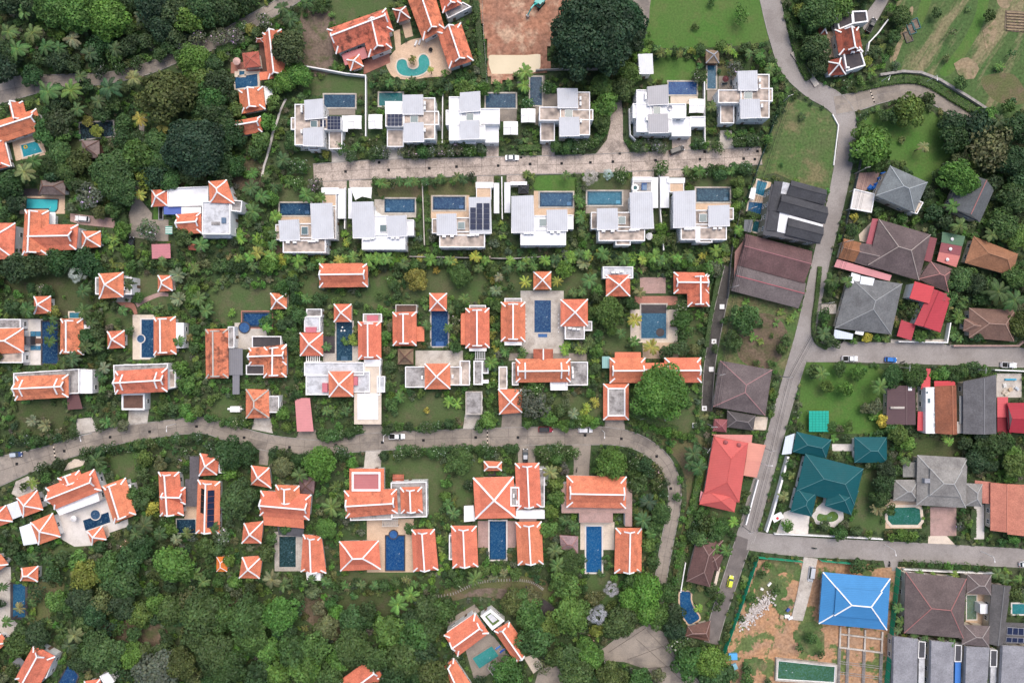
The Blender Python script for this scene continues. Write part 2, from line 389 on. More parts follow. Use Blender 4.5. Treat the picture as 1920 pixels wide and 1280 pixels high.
def ir(h, q, axis, z=3.3, rise=2.9, col=ORANGE, dirt=0.25, w=.44, wall=True, wm='white_paint', z0=0.0, capm='trim_white', ins=.8, verge=False):
    """Thai gable-on-hip roof: skirt all round, gable raised in the middle"""
    if wall: walls(h, q, z, ins, wm, z0)
    F = frame(q, axis, z); L = (F[1] - F[0]).length; Wd = (F[3] - F[0]).length
    v0 = .2; u0 = min(.2 * Wd / L, .3); u1 = u0 - .1 * Wd / L; zm = z + .3 * rise; zt = z + rise
    P = lambda u, v, zz: V3(bl(F, u, v), zz)
    mb = MB(); eave(mb, q, z)
    for v, vi in ((0, v0),(1,1 - v0)):
        mb.face(P(0, v, z), P(1, v, z), P(1 - u0, vi, zm), P(u0, vi, zm))
        mb.face(P(u1, vi, zm + .06), P(1 - u1, vi, zm + .06), P(1 - u1,.5, zt), P(u1,.5, zt))
    for u, ui in ((0, u0),(1,1 - u0)):
        mb.face(P(u, 0, z), P(u, 1, z), P(ui, 1 - v0, zm), P(ui, v0, zm))
    dirt = min(.95, dirt * 1.25 + rnd.uniform(.02,.22)); tn = rnd.uniform(.93,1.06); col = (col[0] * tn, col[1] * tn * rnd.uniform(.93,1.08), col[2] * tn); roof = mb.build('roof', 'terracotta', h, col + (dirt,))
    g = MB()
    for ui in (u0,1 - u0): g.face(P(ui, v0, zm), P(ui, 1 - v0, zm), P(ui, .5, zt - .05))
    g.build('gable', 'white_paint', roof)
    sg = [('ridge_cap', [P(u1 - .01,.5, zt), P(1 - u1 + .01,.5, zt)])]
    for u, ui in ((0, u0),(1,1 - u0)):
        for v, vi in ((0, v0),(1,1 - v0)):
            sg.append(('hip_cap', [P(u, v, z), P(u + (ui - u) * .96, v + (vi - v) * .96, z + (zm - z) * .98)]))
            ue = u1 if u == 0 else 1 - u1; vm = .5 + (vi - .5) * .68
            zb = zt + (zm - zt) * .68
            sg.append(('bargeboard', [P(ue, .5, zt), P(ue, vm, zb)]))
            if verge:
                uv = ue + (.13 if u == 0 else -.13)
                sg.append(('verge_cap', [P(uv, .5, zt - .05), P(uv, .5 + (vi - .5) * 1.15, zm + .1)]))
    caps(roof, sg, w, capm)
    return roof
def xr(h, q, z=3.0, rise=2.4, col=ORANGE, dirt=0.2, w=.42, open_=False, wall=True, wm='white_paint', z0=0.0, m='terracotta', capm='trim_white', ins=.8, bell=.15):
    """pyramid roof with four hip caps (a short ridge when it is long)"""
    if wall: walls(h, q, z, ins if not open_ else .4, wm, z0, open_)
    c = quad(q, z); lx = (c[1] - c[0]).length; ly = (c[3] - c[0]).length
    F = frame(q, 'x' if lx >= ly else 'y', z); L = max(lx, ly); Wd = min(lx, ly)
    P = lambda u, v, zz: V3(bl(F, u, v), zz)
    e = .5 * Wd / L if L > 1.15 * Wd else .5
    zb = z + rise * bell * 1.35; zt = z + rise; bu = bell * 2 * e; bv = bell
    mb = MB(); eave(mb, q, z)
    R0 = [P(0,0, z), P(1,0, z), P(1,1, z), P(0,1, z)]; R1 = [P(bu, bv, zb), P(1 - bu, bv, zb), P(1 - bu, 1 - bv, zb), P(bu, 1 - bv, zb)]
    T = [P(e, .5, zt), P(1 - e, .5, zt)]
    for i in range(4): mb.face(R0[i], R0[(i + 1) % 4], R1[(i + 1) % 4], R1[i])
    if e < .499:
        mb.face(R1[0], R1[1], T[1], T[0]); mb.face(R1[2], R1[3], T[0], T[1]); mb.face(R1[1], R1[2], T[1]); mb.face(R1[3], R1[0], T[0])
    else:
        for i in range(4): mb.face(R1[i], R1[(i + 1) % 4], T[0])
    dirt = min(.95, dirt * 1.25 + rnd.uniform(.02,.22)); tn = rnd.uniform(.93,1.06); col = (col[0] * tn, col[1] * tn * rnd.uniform(.93,1.08), col[2] * tn); roof = mb.build('roof', m, h, col + (dirt,))
    sg = [('hip_cap', [R0[i], R1[i], T[0] if i in (0,3) else T[1]]) for i in range(4)]
    if e < .499: sg.append(('ridge_cap', T))
    caps(roof, sg, w, capm)
    return roof
def hr(h, q, axis, z=3.2, rise=2.6, col=(.2,.16,.15), dirt=.5, m='old_tile', capcol='any', capm='white_paint', w=.22, e=None, wall=True, wm='cream_wall', tier=False, z0=0.0, ins=.8, caps_=True):
    """plain hipped roof; e is how far the ridge ends stand in from the short sides"""
    if wall: walls(h, q, z, ins, wm, z0)
    F = frame(q, axis, z); L = (F[1] - F[0]).length; Wd = (F[3] - F[0]).length
    e = min(.5,.5 * Wd / L) if e is None else e
    P = lambda u, v, zz: V3(bl(F, u, v), zz)
    zt = z + rise; mb = MB(); eave(mb, q, z)
    R0 = [P(0,0, z), P(1,0, z), P(1,1, z), P(0,1, z)]; T = [P(e, .5, zt), P(1 - e, .5, zt)]
    sg = []
    if tier:
        t = .52; zi = z + rise * .46; k = lambda i, t: Vector(R0[i]).lerp(Vector(T[0] if i in (0,3) else T[1]), t)
        I = [Vector((*k(i, t).xy, zi)) for i in range(4)]; J = [p + Vector((0,0,.35)) for p in I]
        J = [Vector((*(k(i, t - .06)).xy, zi + .3)) for i in range(4)]
        for i in range(4): mb.face(R0[i], R0[(i + 1) % 4], I[(i + 1) % 4], I[i])
        for i in range(4): sg.append(('hip_cap', [R0[i], I[i]]))
        R0 = J
    mb.face(R0[0], R0[1], T[1], T[0]); mb.face(R0[2], R0[3], T[0], T[1]); mb.face(R0[1], R0[2], T[1]); mb.face(R0[3], R0[0], T[0])
    roof = mb.build('roof', m, h, col + (dirt,))
    for i in range(4): sg.append(('hip_cap', [R0[i], T[0] if i in (0,3) else T[1]]))
    if e < .499: sg.append(('ridge_cap', T))
    if caps_:
        for nm, pts in sg: MB().bar(pts, w, .16).build(nm, capm, roof, capcol if isinstance(capcol, tuple) else None)
    return roof
def gr(h, q, axis, z=3.2, rise=1.8, col=(.2,.16,.15), dirt=.5, m='old_tile', capm='any', capcol=(.3,.2,.2), w=.22, wall=True, wm='cream_wall', pos=.5, ins=.7, cap=True):
    """gable roof, ridge at pos across"""
    if wall: walls(h, q, z, ins, wm)
    F = frame(q, axis, z); P = lambda u, v, zz: V3(bl(F, u, v), zz); zt = z + rise
    mb = MB(); eave(mb, q, z)
    mb.face(P(0,0, z), P(1,0, z), P(1, pos, zt), P(0, pos, zt)); mb.face(P(0,1, z), P(1,1, z), P(1, pos, zt), P(0, pos, zt))
    roof = mb.build('roof', m, h, col + (dirt,))
    g = MB()
    for u in (.03,.97): g.face(P(u, .04, z), P(u, .96, z), P(u, pos, zt - .1))
    g.build('gable', wm, roof)
    if cap: MB().bar([P(0, pos, zt), P(1, pos, zt)], w, .16).build('ridge_cap', capm, roof, capcol)
    return roof
FN = [0]
def fl(h, q, z=3.4, m='stained_concrete', par=.35, wm='white_paint', pm='trim_white', z0=0.0, wall=True, pw=.28, win=True, color=None, nm='roof'):
    """flat roof with a parapet on its walls"""
    FN[0] += 1; z += .013 * (FN[0] % 9); c = quad(q, z); blockw(c)
    if wall:
        MB().prism(c, z0, z - .05).build('wall', wm, h)
        if win: openings(h, c, z0, z)
    roof = MB().prism(inset(c, .02), z - .12, z + .02, True).build(nm, m, h, color)
    if par: MB().ring(inset(c, -.02), inset(c, pw), z - .06, z + par).build('parapet', pm, roof)
    return roof
def slab(h, q, z, t=.15, m='white_roof', nm='canopy', color=None, posts=True, tilt=0.0, pm='steel', over=True):
    """thin roof on posts"""
    c = quad(q, z); 
    if over: blockw(c)
    mb = MB(); n = len(c); zz = [z + tilt * (i in (0,1)) for i in range(n)]
    mb.face(*[V3(c[i], zz[i]) for i in range(n)]); mb.face(*[V3(c[i], zz[i] - t) for i in range(n)][::-1])
    for i in range(n): j = (i + 1) % n; mb.face(V3(c[i], zz[i] - t), V3(c[j], zz[j] - t), V3(c[j], zz[j]), V3(c[i], zz[i]))
    o = mb.build(nm, m, h, color)
    if posts:
        for p in inset(c, .25): MB().tube([(p.x, p.y, 0),(p.x, p.y, z - t + .02)],.07,6).build('post', pm, h)
    return o
def raised(h, q, z, color=(.56,.57,.60), m='sheet_metal', slope=.5, z0=0.0):
    """a storey that stands above the flat roof under a shallow sheet roof"""
    c = quad(q, z); ci = inset(c, .55); blockw(c)
    MB().prism(ci, z0, z - .1).build('wall', 'white_paint', h); openings(h, ci, z0, z)
    mb = MB(); zz = [z + slope, z + slope, z, z]
    mb.face(*[V3(c[i], zz[i]) for i in range(4)]); mb.face(*[V3(c[i], zz[i] - .22) for i in range(4)][::-1])
    for i in range(4): j = (i + 1) % 4; mb.face(V3(c[i], zz[i] - .22), V3(c[j], zz[j] - .22), V3(c[j], zz[j]), V3(c[i], zz[i]))
    r = mb.build('roof', m, h, color + (.3,))
    MB().ring(inset(c, -.06), inset(c, .1), z - .26, z + .06).build('fascia', 'trim_white', r)
    return r
def skylight(h, q, z):
    c = quad(q, z + .3); f = MB().prism(c, z - .1, z + .28).build('skylight', 'trim_white', h)
    MB().prism(inset(c, .12), z + .2, z + .31).build('pane', 'glass', f)
def solars(h, q, z, nx, ny, tilt=.1, gap=.05, m='solar'):
    c = quad(q, z); F = (c[0], c[1], c[2], c[3])
    MB().prism(c, z - .08, z - .02, True).build('panel_frame', 'solar_frame', h)
    for i in range(nx):
        for j in range(ny):
            g = gap
            pts = [bl(F, (i + a) / nx, (j + b) / ny) for a, b in ((g, g),(1 - g, g),(1 - g, 1 - g),(g, 1 - g))]
            MB().prism(pts, z - .02, z + .03).build('solar_panel', m, h)
def boxp(h, q, z0, z1, m, nm, color=None, label=None):
    return MB().prism(quad(q, z1), z0, z1, True).build(nm, m, h, color, label)

# small things -------------------------------------------------------------------------------------------------
def ac_meshes():
    b = MB(); b.box(0,0,.1,.95,.5,.75); b.box(-.3,0,0,.1,.5,.1); b.box(.3,0,0,.1,.5,.1)
    g = MB(); g.tube([(0,-.26,.48),(0,-.29,.48)],.28,12)
    return b.mesh('casing', 'trim_white'), g.mesh('fan_grille', 'rubber')
ACB, ACG = ac_meshes(); NTH = ['first', 'second', 'third', 'fourth', 'fifth', 'sixth', 'seventh', 'eighth', 'ninth', 'tenth', 'eleventh', 'twelfth', 'thirteenth', 'fourteenth', 'fifteenth', 'sixteenth', 'seventeenth', 'eighteenth', 'nineteenth']
def acs(pts, z, label, rz=0.0, s=1.15):
    for k, p in enumerate(pts):
        w = W(p, z); r = thing('air_conditioner', (NTH[k] + ' ' + label) if len(pts) > 1 else label, 'air conditioner', (w.x, w.y, z), label, rz)
        put('casing', ACB, r, scale=s); put('fan_grille', ACG, r, scale=s)
def pool(label, q, col=(.018,.075,.20), soft=False, jac=None, cop='cream_deck', cw=.45, steps=None, group=None, base=.14, inner=0.0, inner_col=None):
    pl = corners(q); pl = smooth(pl, 5, True) if soft else pl
    c = [W(p) for p in pl]; mid = sum(c, Vector((0,0))) / len(c)
    r = thing('swimming_pool', label, 'pool', (mid.x, mid.y, 0), group); raster(BLOCK, pl)
    col = tuple(v * f for v, f in zip(col, (.8,.8,.72))); MB().prism(c, -.1, base).build('water', 'pool_water', r, col)
    MB().ring(inset(c, -cw), c, -.1, base + .10).build('coping', cop, r)
    if steps:
        s = [W(p) for p in corners(steps)]
        MB().prism(s, base - .05, base + .02).build('step', 'pool_water', r, tuple(min(1, x * 1.9 + .03) for x in col))
    if jac:
        x, y, rr = jac; w = W((x, y)); R = rr * S
        circ = [w + Vector((math.cos(t), math.sin(t))) * R for t in np.linspace(0,2 * math.pi, 25)[:-1]]
        MB().prism(circ, -.1, base + .16).build('whirlpool', 'pool_water', r, tuple(min(1, x * 1.5 + .02) for x in col)); MB().ring(inset(circ, -.28), circ, -.1, base + .26).build('whirlpool_rim', cop, r)
        raster(BLOCK, [PX(p) for p in circ])
    if inner:
        MB().ring(c, inset(c, inner), base - .02, base + .03).build('ledge', 'pool_water', r, inner_col or tuple(x * .55 for x in col))
    return r
def umbrella(p, rpx, col, label, z=2.5):
    w = W(p, z); R = rpx * S; r = thing('parasol', label, 'parasol', (w.x, w.y, 0)); n = 8
    mb = MB(); pts = [(w.x + R * math.cos(2 * math.pi * k / n + .3), w.y + R * math.sin(2 * math.pi * k / n + .3), z) for k in range(n)]
    for k in range(n): mb.face(pts[k], pts[(k + 1) % n],(w.x, w.y, z + .3 * R + .15)); mb.face(pts[k], pts[(k + 1) % n],(*pts[(k + 1) % n][:2], z - .2),(*pts[k][:2], z - .2))
    mb.build('canopy', 'any', r, col)
    MB().tube([(w.x, w.y, 0),(w.x, w.y, z + .3 * R + .25)],.04,6).build('pole', 'steel', r); MB().box(w.x, w.y, 0,.6,.6,.08).build('base', 'kerb', r)
    block([(p[0] - 3, p[1] - 3),(p[0] + 3, p[1] - 3),(p[0] + 3, p[1] + 3),(p[0] - 3, p[1] + 3)])
def lounger(p, ang, col, label, group=None):
    w = W(p); r = thing('sun_lounger', label, 'sun lounger', (w.x, w.y, 0), group, ang)
    for nm, cs, m, c in (('frame', [(0,0,.25,1.9,.62,.06)], 'trim_white', None),('mattress', [(.25,0,.31,1.35,.58,.12)], 'any', col)):
        mb = MB(); [mb.box(*b) for b in cs]; o = mb.mesh(nm, m); put(nm, o, r, color=c)
    mb = MB(); v = [(-.4,-.29,.33),(-.4,.29,.33),(-.95,.29,.75),(-.95,-.29,.75)]; mb.face(*v); mb.face(*[(a, b, c - .1) for a, b, c in v][::-1])
    for i in range(4): a, b = v[i], v[(i + 1) % 4]; mb.face(a, b, (b[0], b[1], b[2] - .1),(a[0], a[1], a[2] - .1))
    put('backrest', mb.mesh('backrest', 'any'), r, color=col)
    for x in (-.85,.85):
        for y in (-.26,.26): mb = MB(); mb.tube([(x, y, 0),(x, y, .26)],.03,6); put('leg', mb.mesh('leg', 'trim_white'), r)
def bwall(label, pts, hgt=1.6, wd=.22, m='white_paint', name='boundary_wall', cat='wall', cop='trim_white'):
    """garden wall along ground pixels"""
    c = [W(p) for p in pts]; r = thing(name, label, cat, (c[0].x, c[0].y, 0))
    for i in range(len(c) - 1):
        a, b = c[i], c[i + 1]; d = (b - a).normalized(); s = Vector((-d.y, d.x)) * wd / 2; e = d * (wd / 2 - .004 * (i % 2))
        q = [a - s - e, b - s + e, b + s + e, a + s - e]
        MB().prism(q, 0, hgt - .01 * (i % 2)).build('panel', m, r)
        if cop: MB().prism(inset(q, -.05), hgt - .01 * (i % 2) + .002, hgt + .09 - .01 * (i % 2), True).build('coping', cop, r)
        block([PX(x) for x in inset(q, -.4)])
    return r
# ------------------------------------------------------------------ the setting: ground, roads, lawns, paving
g = MB(); g.face((-2500,-2500,0),(2500,-2500,0),(2500,2500,0),(-2500,2500,0)); g.build('ground', 'undersoil', kind='structure')

def road(name, m, pts, slabs=0.0, kerbs=True, slabm=None, z=.09):
    """pts: (x, y, width) in pixels along the middle of the road"""
    sp = smooth(pts, 6); c = [W(p[:2]) for p in sp]; hw = [p[2] * S / 2 for p in sp]; n = len(c); L, R = [],[]; nn = []
    for i in range(n):
        d = (c[min(i + 1, n - 1)] - c[max(i - 1,0)]).normalized(); s = Vector((-d.y, d.x)); nn.append(s)
        L.append(c[i] + s * hw[i]); R.append(c[i] - s * hw[i])
    ZS[0] += .0013; z += ZS[0] % .02
    mb = MB()
    for i in range(n - 1): mb.face(V3(R[i], z), V3(R[i + 1], z), V3(L[i + 1], z), V3(L[i], z))
    r = mb.build(name, m, kind='structure')
    poly = [PX(p) for p in L] + [PX(p) for p in R[::-1]]; raster(BLOCK, poly); raster(OPEN, poly)
    if kerbs:
        for side, sg in ((L, 1),(R, -1)):
            mb = MB()
            for i in range(n - 1):
                a, b = side[i], side[i + 1]; ao, bo = a + nn[i] * sg * .22, b + nn[i + 1] * sg * .22
                mb.prism([a, b, bo, ao],-.02,.17)
            mb.build('kerb', 'kerb', r)
    if slabs:
        acc = [0]
        for i in range(n - 1): acc.append(acc[-1] + (c[i + 1] - c[i]).length)
        def at(s):
            i = min(max(k for k in range(n) if acc[k] <= s + 1e-6), n - 2); t = (s - acc[i]) / max(1e-6, acc[i + 1] - acc[i])
            return c[i].lerp(c[i + 1], t), nn[i].lerp(nn[i + 1], t).normalized(), hw[i] * (1 - t) + hw[i + 1] * t
        k = max(1, round(acc[-1] / slabs)); st = acc[-1] / k
        for i in range(k):
            ss = [i * st + .05,(i + .5) * st, (i + 1) * st - .05]
            for lo, hi in ((-1,-.01),(.01,1)):
                inn, out = [],[]
                for s in ss:
                    p, s2, h_ = at(s); inn.append(p + s2 * (lo * h_ + (.03 if lo > -1 else .08))); out.append(p + s2 * (hi * h_ - (.03 if hi < 1 else .08)))
                MB().prism(inn + out[::-1], z - .02, z + .035 + .004 * rnd.random()).build('slab', slabm or m, r)
    return r
road('street', 'joint', [(588,325,33),(700,318,34),(850,314,34),(950,311,33),(1050,309,33),(1140,306,34),(1250,301,34),(1350,297,33),(1428,292,32)],6.0, slabm='tan_concrete')
road('street', 'joint', [(-40,895,60),(0,882,52),(50,866,40),(100,850,33),(200,820,32),(300,804,28),(380,797,29),(430,811,30),(500,829,29),(560,836,27),(610,837,26),(700,828,32),(800,823,31),(900,820,33),(1000,817,33),(1100,816,33),(1160,819,30),(1207,834,27),(1246,866,25),(1264,909,23),(1264,948,22),(1256,990,22),(1248,1030,22),(1241,1072,21),(1232,1130,20),(1222,1180,20)],6.0, slabm='grey_concrete')
road('street', 'joint', [(-40,182,46),(30,165,40),(110,153,24),(200,147,20),(280,128,20),(340,103,21),(400,80,24),(460,47,24),(530,8,24),(590,-30,24)],6.0, slabm='grey_concrete')
road('road', 'road_grey', [(1436,-40,36),(1446,10,36),(1460,70,34),(1480,125,34),(1520,165,34),(1560,188,36),(1583,215,36),(1588,260,32),(1579,320,31),(1564,390,30),(1545,465,30),(1526,550,31),(1510,625,34),(1490,690,31),(1466,770,30),(1447,840,30),(1425,915,32),(1405,985,34),(1393,1020,32)], kerbs=True)
road('lane', 'old_lane', [(1396,1008,30),(1384,1042,28),(1363,1105,27),(1346,1155,26),(1333,1205,24)], z=.1)
road('road', 'road_grey', [(1565,198,34),(1610,190,32),(1650,177,32),(1700,169,30),(1745,178,30),(1790,204,28),(1835,236,26)],7.0, z=.115, slabm='grey_concrete')
road('road', 'road_grey', [(1505,660,34),(1600,660,36),(1750,664,36),(1960,672,34)], z=.115)
road('road', 'road_grey', [(1402,1012,34),(1500,1024,34),(1700,1034,34),(1960,1048,33)], z=.115)
road('lane', 'dark_asphalt', [(1368,500,17),(1352,570,19),(1340,630,19),(1330,690,19),(1325,770,18)])
sheet('service_yard', 'grey_concrete', [(1010,1256),(1050,1240),(1085,1238),(1132,1214),(1160,1192),(1220,1166),(1245,1186),(1262,1220),(1310,1275),(1330,1300),(1250,1300),(1215,1255),(1170,1240),(1128,1238),(1060,1290),(1000,1290)])
for a, b in (((1141,1222),(1222,1169)),((1176,1236),(1256,1206)),((1192,1196),(1296,1290)),((1212,1180),(1312,1282)),((1215,1252),(1285,1246))):
    A_, B_ = W(a), W(b); MB().bar([V3(A_, .075), V3(B_, .075)],.1,.1).build('joint_strip', 'joint', kind='structure')
sheet('service_lane', 'tan_concrete', [(1141,178),(1164,178),(1168,215),(1168,262),(1180,282),(1180,295),(1105,300),(1120,285),(1138,262),(1145,230)])
sheet('path', 'grey_concrete', [(1178,-20),(1242,-20),(1212,48),(1198,78),(1188,70)])

for m, pl in (
    ('lawn_bright', [(1242,-30),(1412,-30),(1432,12),(1443,45),(1443,72),(1428,80),(1360,88),(1290,90),(1200,86),(1215,50)]),
    ('weeds', [(1478,183),(1520,197),(1566,216),(1573,236),(1560,330),(1550,358),(1500,345),(1450,325),(1415,335),(1438,275),(1460,215)]),
    ('lawn_bright', [(1618,222),(1665,205),(1720,190),(1768,232),(1785,280),(1772,310),(1742,350),(1735,375),(1700,315),(1668,300),(1645,312),(1625,318),(1608,318),(1606,262)]),
    ('lawn_bright', [(1508,682),(1560,680),(1650,690),(1665,720),(1662,800),(1640,812),(1560,812),(1498,808),(1500,740)]),
    ('lawn_bright', [(1227,112),(1298,112),(1298,152),(1227,152)]),
    ('lawn_bright', [(1008,331),(1078,333),(1078,359),(1008,359)]),
    ('field', [(1700,-30),(1960,-30),(1960,225),(1900,235),(1850,200),(1800,180),(1760,160),(1690,140),(1668,110),(1690,60)]),
    ('lawn_bright', [(1762,134),(1800,85),(1828,30),(1838,-20),(1856,-20),(1846,35),(1818,92),(1782,140)]),('lawn_bright', [(1712,55),(1735,-20),(1752,-20),(1730,45)]),('dry_field', [(1870,-20),(1900,-20),(1892,14),(1872,10)]),('lawn_dry', [(1842,145),(1900,140),(1925,190),(1880,195),(1850,175)]),('dry_field', [(1704,20),(1712,22),(1692,80),(1680,112),(1675,105)]),
    ('lawn', [(395,538),(505,535),(507,585),(455,586),(450,604),(400,606)]),
    ('lawn', [(560,520),(600,512),(600,545),(690,545),(692,512),(737,512),(737,582),(675,572),(622,566),(564,578)]),
    ('lawn', [(762,500),(912,500),(912,562),(880,572),(842,560),(800,556),(762,566)]),
    ('lawn', [(955,505),(1128,508),(1130,552),(1056,556),(1056,545),(976,545),(955,560)]),
    ('lawn', [(1135,605),(1180,605),(1172,660),(1130,655)]),('lawn', [(1292,585),(1318,580),(1312,662),(1280,660)]),
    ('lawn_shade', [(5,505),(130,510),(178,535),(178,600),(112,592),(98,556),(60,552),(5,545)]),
    ('lawn', [(192,575),(245,585),(252,655),(236,660),(236,612),(200,610)]),('lawn', [(268,508),(330,508),(330,572),(290,585),(262,560)]),
    ('lawn', [(738,740),(868,742),(868,790),(820,795),(738,800)]),('lawn', [(725,848),(835,852),(838,960),(802,968),(800,905),(762,900),(722,880)]),
    ('lawn', [(850,872),(905,862),(905,892),(886,896),(888,945),(850,950)]),('lawn', [(205,850),(262,842),(262,892),(205,895)]),
    ('lawn', [(1045,745),(1128,740),(1128,790),(1045,795)]),('lawn', [(1182,758),(1310,760),(1302,815),(1210,808),(1182,795)]),
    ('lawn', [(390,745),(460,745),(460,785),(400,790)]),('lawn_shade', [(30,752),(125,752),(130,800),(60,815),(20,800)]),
    ('lawn_dry', [(66,1092),(118,1090),(112,1130),(85,1165),(62,1165)]),('lawn', [(100,1025),(160,1022),(150,1055),(100,1050)]),
    ('lawn_shade', [(640,1115),(780,1112),(770,1150),(700,1155),(640,1150)]),('lawn_dry', [(830,1108),(900,1085),(990,1080),(1045,1100),(1045,1130),(960,1105),(900,1112),(850,1125)]),
    ('lawn_dry', [(1240,825),(1320,822),(1312,940),(1290,1000),(1275,1070),(1262,1070),(1285,960),(1285,900),(1268,860)]),
    ('lawn', [(562,140),(690,150),(690,178),(600,180),(562,168)]),('lawn', [(620,-20),(745,-20),(740,15),(640,45),(622,40)]),
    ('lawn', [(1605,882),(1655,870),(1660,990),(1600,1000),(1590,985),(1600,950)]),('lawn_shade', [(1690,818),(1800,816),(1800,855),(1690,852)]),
    ('lawn', [(632,1072),(770,1072),(770,1092),(632,1092)]),('lawn', [(1100,1075),(1155,1075),(1155,1130),(1100,1120)]),
    ('lawn', [(1300,1110),(1332,1110),(1322,1160),(1308,1160),(1300,1130)]),('lawn', [(1340,942),(1395,950),(1380,985),(1335,985)]),
    ('lawn_dry', [(805,345),(890,342),(890,366),(805,366)]),('lawn_dry', [(716,345),(790,345),(790,372),(716,372)]),('lawn', [(1300,333),(1372,330),(1372,350),(1300,350)]),
    ('lawn', [(1100,330),(1180,330),(1180,357),(1100,357)]),('lawn', [(515,345),(600,345),(600,378),(520,378)]),('lawn', [(510,385),(522,385),(520,470),(505,470)]),
    ('lawn', [(548,280),(588,280),(588,340),(540,340)]),('lawn_dry', [(1348,120),(1382,120),(1382,145),(1348,145)]),('lawn_dry', [(860,760),(868,760),(868,795),(860,795)]),
    ('lawn_shade', [(110,262),(152,262),(152,330),(120,330)]),('lawn_dry', [(295,315),(385,315),(390,345),(300,350)]),('weeds', [(1348,575),(1378,552),(1500,582),(1505,640),(1475,720),(1448,690),(1345,675)]),
    ('brown_litter', [(1390,600),(1450,590),(1480,640),(1440,690),(1385,670)]),('mulch', [(566,22),(625,30),(628,130),(568,132)]),
    ('brown_litter', [(430,300),(490,300),(480,360),(440,350)]),('brown_litter', [(510,460),(600,460),(600,480),(490,480)]),
    ('brown_litter', [(380,1120),(470,1130),(470,1150),(380,1150)]),('brown_litter', [(200,1165),(300,1170),(330,1230),(280,1225),(200,1190)]),('brown_litter', [(560,1120),(620,1115),(650,1180),(620,1190),(560,1150)]),
    ('lawn_shade', [(1380,1000),(1480,1000),(1480,1010),(1380,1010)])):
    sheet({'undersoil': 'soil', 'mulch': 'planting_bed', 'brown_litter': 'soil', 'field': 'field', 'dry_field': 'soil', 'weeds': 'meadow'}.get(m, 'lawn'), m, pl, blocked=2, soft=True)

sheet('ploughed_bed', 'mulch', [(1885,20),(1935,24),(1935,64),(1882,58)],.09, blocked=2)
for k in range(7): MB().bar([V3(W((1886,24 + 5.4 * k)),.2), V3(W((1935,27 + 5.4 * k)),.2)],.45,.25).build('furrow_ridge', 'dry_field', kind='structure')
for pl in ([(1788,120),(1803,110),(1815,108),(1830,118),(1836,130),(1826,148),(1806,150),(1795,138)],[(1842,58),(1852,50),(1866,36),(1871,55),(1862,84),(1848,92)]): sheet('soil', 'dry_field', pl, .09, blocked=2)
